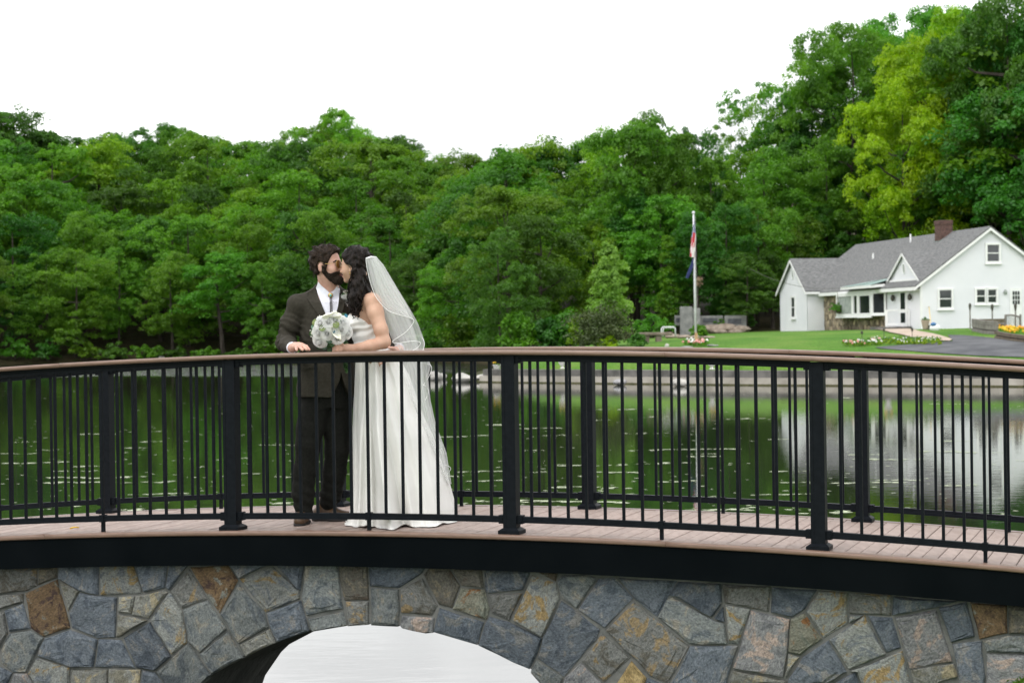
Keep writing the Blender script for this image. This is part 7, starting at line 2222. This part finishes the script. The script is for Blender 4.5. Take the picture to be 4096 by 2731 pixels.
F_ = np.stack([idx[:-1], nx_[:-1], nx_[1:], idx[1:]], -1).reshape(-1, 4)
o = link('skirt', np_mesh('skirt', P.reshape(-1, 3), F_), m_satin, bride, True)
# veil of sheer tulle with satin cord edges
m_tulle = bpy.data.materials.new('sheer_tulle'); m_tulle.use_nodes = True
N = m_tulle.node_tree.nodes; L = m_tulle.node_tree.links; N.remove(N['Principled BSDF'])
tr = N.new('ShaderNodeBsdfTransparent'); df = N.new('ShaderNodeBsdfDiffuse'); tl_ = N.new('ShaderNodeBsdfTranslucent'); m1 = N.new('ShaderNodeMixShader'); m2 = N.new('ShaderNodeMixShader')
df.inputs['Color'].default_value = (.86, .87, .86, 1); tl_.inputs['Color'].default_value = (.86, .87, .86, 1); m1.inputs[0].default_value = .5
L.new(df.outputs[0], m1.inputs[1]); L.new(tl_.outputs[0], m1.inputs[2])
lw = N.new('ShaderNodeLayerWeight'); lw.inputs['Blend'].default_value = .35
mr = N.new('ShaderNodeMapRange'); mr.inputs['To Min'].default_value = .36; mr.inputs['To Max'].default_value = .62
L.new(lw.outputs['Facing'], mr.inputs['Value']); L.new(mr.outputs[0], m2.inputs[0])
L.new(tr.outputs[0], m2.inputs[1]); L.new(m1.outputs[0], m2.inputs[2]); L.new(m2.outputs[0], N['Material Output'].inputs['Surface'])
def sheet_between(Lp, Rp, Y0, Y1, folds, amp, nu=150, nv=70, bulge=.06):
    La, Ra = np.array(Lp, float), np.array(Rp, float)
    def res(a, n):
        d = np.r_[0, np.cumsum(np.hypot(*np.diff(a, axis=0).T))]; t = np.linspace(0, d[-1], n)
        return np.stack([np.interp(t, d, a[:, 0]), np.interp(t, d, a[:, 1])], 1)
    La, Ra = res(La, nv), res(Ra, nv); rows = []
    for i in range(nv):
        v = i / (nv - 1); row = []
        for j in range(nu):
            u = j / (nu - 1)
            px, py = La[i] * (1 - u) + Ra[i] * u
            Yv = Y0 + (Y1 - Y0) * v - bulge * math.sin(u * math.pi) * (.4 + .6 * v) + amp * (.25 + v) * math.sin(u * folds * 6.283 + 1.2 * v) + amp * .04 * math.sin(u * folds * 2.1 * 6.283 + 2)
            row.append(at(px, py, Yv))
        rows.append(row)
    return MB().grid(rows), La, Ra
v1, La, Ra = sheet_between([(1464, 1036), (1466, 1060), (1474, 1100), (1488, 1150), (1507, 1193), (1545, 1236), (1574, 1252), (1630, 1268)], [(1507, 1028), (1534, 1059), (1587, 1150), (1620, 1206), (1640, 1243), (1654, 1279)], 12.15, 12.20, 4, .012, bulge=.04)
vo1 = v1.build('veil_tier', m_tulle, bride, True)
L2 = [(1468, 1038), (1490, 1130), (1520, 1230), (1552, 1320), (1571, 1364), (1588, 1400), (1596, 1450), (1636, 1600), (1676, 1720), (1736, 1850), (1788, 1935)]
R2 = [(1505, 1028), (1534, 1059), (1588, 1150), (1634, 1225), (1670, 1288), (1692, 1346), (1697, 1367), (1696, 1400), (1724, 1460), (1712, 1510), (1722, 1600), (1742, 1690), (1786, 1810), (1806, 1935)]
v2, La2, Ra2 = sheet_between(L2, R2, 12.22, 12.34, 4, .016, 150, 120, .06)
vo2 = v2.build('veil_tier', m_tulle, bride, True)
v3, _, _ = sheet_between([(1476, 1034), (1505, 1130), (1540, 1240), (1590, 1370), (1610, 1450), (1650, 1600), (1690, 1720), (1745, 1850), (1790, 1930)], [(1504, 1029), (1570, 1130), (1625, 1235), (1660, 1330), (1676, 1400), (1690, 1480), (1708, 1580), (1735, 1690), (1776, 1810), (1800, 1932)], 12.42, 12.56, 4, .016, 150, 90, -.04)
v3.build('veil_tier', m_tulle, bride, True)
def cord(pts, Y, r=.0017, name='veil_cord'):
    P_ = [Vector(p) if len(p) == 3 else at(p[0], p[1], Y if not hasattr(Y, '__len__') else np.interp(i, [0, len(pts) - 1], Y)) for i, p in enumerate(pts)]
    # smooth by Catmull-Rom
    out = []
    for i in range(len(P_) - 1):
        p0, p1, p2, p3 = P_[max(i - 1, 0)], P_[i], P_[i + 1], P_[min(i + 2, len(P_) - 1)]
        for t in np.linspace(0, 1, 5, endpoint=False):
            out.append(0.5 * ((2 * p1) + (p2 - p0) * t + (2 * p0 - 5 * p1 + 4 * p2 - p3) * t * t + (3 * p1 - p0 - 3 * p2 + p3) * t ** 3))
    out.append(P_[-1])
    return MB().tube(out, r, 6).build(name, m_cordw, bride, True)
cord([(1464, 1036), (1466, 1060), (1474, 1100), (1488, 1150), (1507, 1193), (1545, 1236), (1574, 1252), (1630, 1268), (1654, 1279), (1650, 1296), (1620, 1330), (1571, 1364), (1590, 1372), (1650, 1364), (1682, 1370), (1670, 1390), (1650, 1402)], (12.145, 12.16))
cord([(1612, 1352), (1640, 1345), (1668, 1341), (1688, 1350), (1697, 1370), (1694, 1395), (1680, 1420)], (12.30, 12.22))
cord([(1668, 1452), (1702, 1454), (1722, 1460), (1726, 1478), (1712, 1512), (1694, 1540), (1686, 1570)], 12.27)
cord([(1676, 1530), (1700, 1542), (1714, 1562), (1706, 1590), (1688, 1622)], 12.27)
cord([(1745, 1758), (1762, 1768), (1768, 1784), (1760, 1806), (1748, 1826)], 12.30)
cord([(1758, 1856), (1782, 1858), (1802, 1870), (1798, 1884), (1780, 1906), (1770, 1918)], 12.30)
MB().tube([at(1464, 1034, 12.16), at(1484, 1028, 12.18), at(1505, 1029, 12.24)], [.004, .006, .004], 8).build('veil_comb', m_cordw, bride, True)

# ------------------------------------------------------------------ on the water and the deck
m_pad = mat('pale_floating_leaf', (0.30, 0.36, 0.20), (0.48, 0.52, 0.36), scale=30, rough=0.55)
rgw = np.random.default_rng(17)
def pad_mesh(i):
    rg = np.random.default_rng(900 + i); mb = MB()
    for _ in range(9):
        cx, cy = rg.normal(0, .34), rg.normal(0, .22); r = rg.uniform(.05, .16); n = 9
        mb.v.append((cx, cy, .010)); b = len(mb.v) - 1
        for k in range(n):
            a = .25 + 5.9 * k / (n - 1); q = r * rg.uniform(.88, 1.08)
            mb.v.append((cx + q * math.cos(a), cy + q * math.sin(a), .006 + .004 * rg.random()))
        for k in range(n - 1): mb.f.append((b, b + 1 + k, b + 2 + k)); mb.m.append(0)
    me_ = mb.mesh('lily_pads'); me_.materials.append(m_pad); return me_
PADS = [pad_mesh(i) for i in range(6)]
cnt_ = 0
while cnt_ < 95:
    px, py = rgw.uniform(20, 4090), 1560 + 500 * rgw.random() ** .75
    if px > 3000 and rgw.random() < .5: continue
    d = ray(px, py); Y_ = -EYE.z / d.z; p = EYE + d * Y_
    if lake_sd(np.array([p.x]), np.array([p.y]))[0] > -1: continue
    o = bpy.data.objects.new('lily_pads', PADS[cnt_ % 6]); col.objects.link(o); o.location = (p.x, p.y, 0)
    s = rgw.uniform(.2, .7) * (1 + p.y / 90) * .8; o.scale = (s * rgw.uniform(.9, 1.8), s * .7, 1); o.rotation_euler = (0, 0, rgw.uniform(-.3, .3))
    tag(o, 'pale patch of small lily pads floating on the green water', 'lily pads', 'lily pad patches floating on the lake'); cnt_ += 1
mb = MB()
for _ in range(700):
    px, py = rgw.uniform(0, 4096), 1540 + 520 * rgw.random()
    d = ray(px, py); Y_ = -EYE.z / d.z; p = EYE + d * Y_
    if lake_sd(np.array([p.x]), np.array([p.y]))[0] > -1: continue
    r = rgw.uniform(.012, .035) * (1 + p.y / 70); q = [(p.x + r * math.cos(a), p.y + r * math.sin(a) * .8, .006) for a in np.linspace(0, 5.2, 6)]
    mb.add(q, [tuple(range(6))])
o = mb.build('floating_specks', m_pad); tag(o, 'tiny pale leaves and specks scattered over the water', 'floating leaves', kind='stuff')
lp = on_deck(292, 2118); lo2 = leaf_mesh('fallen_leaf', .06, .022); lo2.materials.append(m_yellow)
o = bpy.data.objects.new('fallen_leaf', lo2); col.objects.link(o); o.location = lp + Vector((-.02, 0, .004)); o.rotation_euler = (0, 0, .5); tag(o, 'small yellow leaf lying on the deck boards at the left', 'leaf')
# grass on the bank beside the right-hand wall
rgm = np.random.default_rng(8); C_ = []
for _ in range(260):
    x_, y_ = rgm.uniform(1.9, 3.6), rgm.uniform(10.0, 11.0)
    s_ = (x_ - BX) * bu.x + (y_ - BY) * bu.y; t_ = (x_ - BX) * bv.x + (y_ - BY) * bv.y
    if t_ > -.16: continue
    C_.append((x_, y_, hz(x_, y_) + .03))
C_ = np.array(C_); V, F_ = leaf_cloud(C_, np.full(len(C_), .06), 40, .012, rgm, up=.1, flat=1.1)
o = link('bank_grass', np_mesh('bank_grass', V, F_), leaf_material('bank_moss', (.06, .14, .008), (.12, .22, .015))); tag(o, 'bright green mossy grass on the bank below the stone wall', 'grass', kind='stuff')
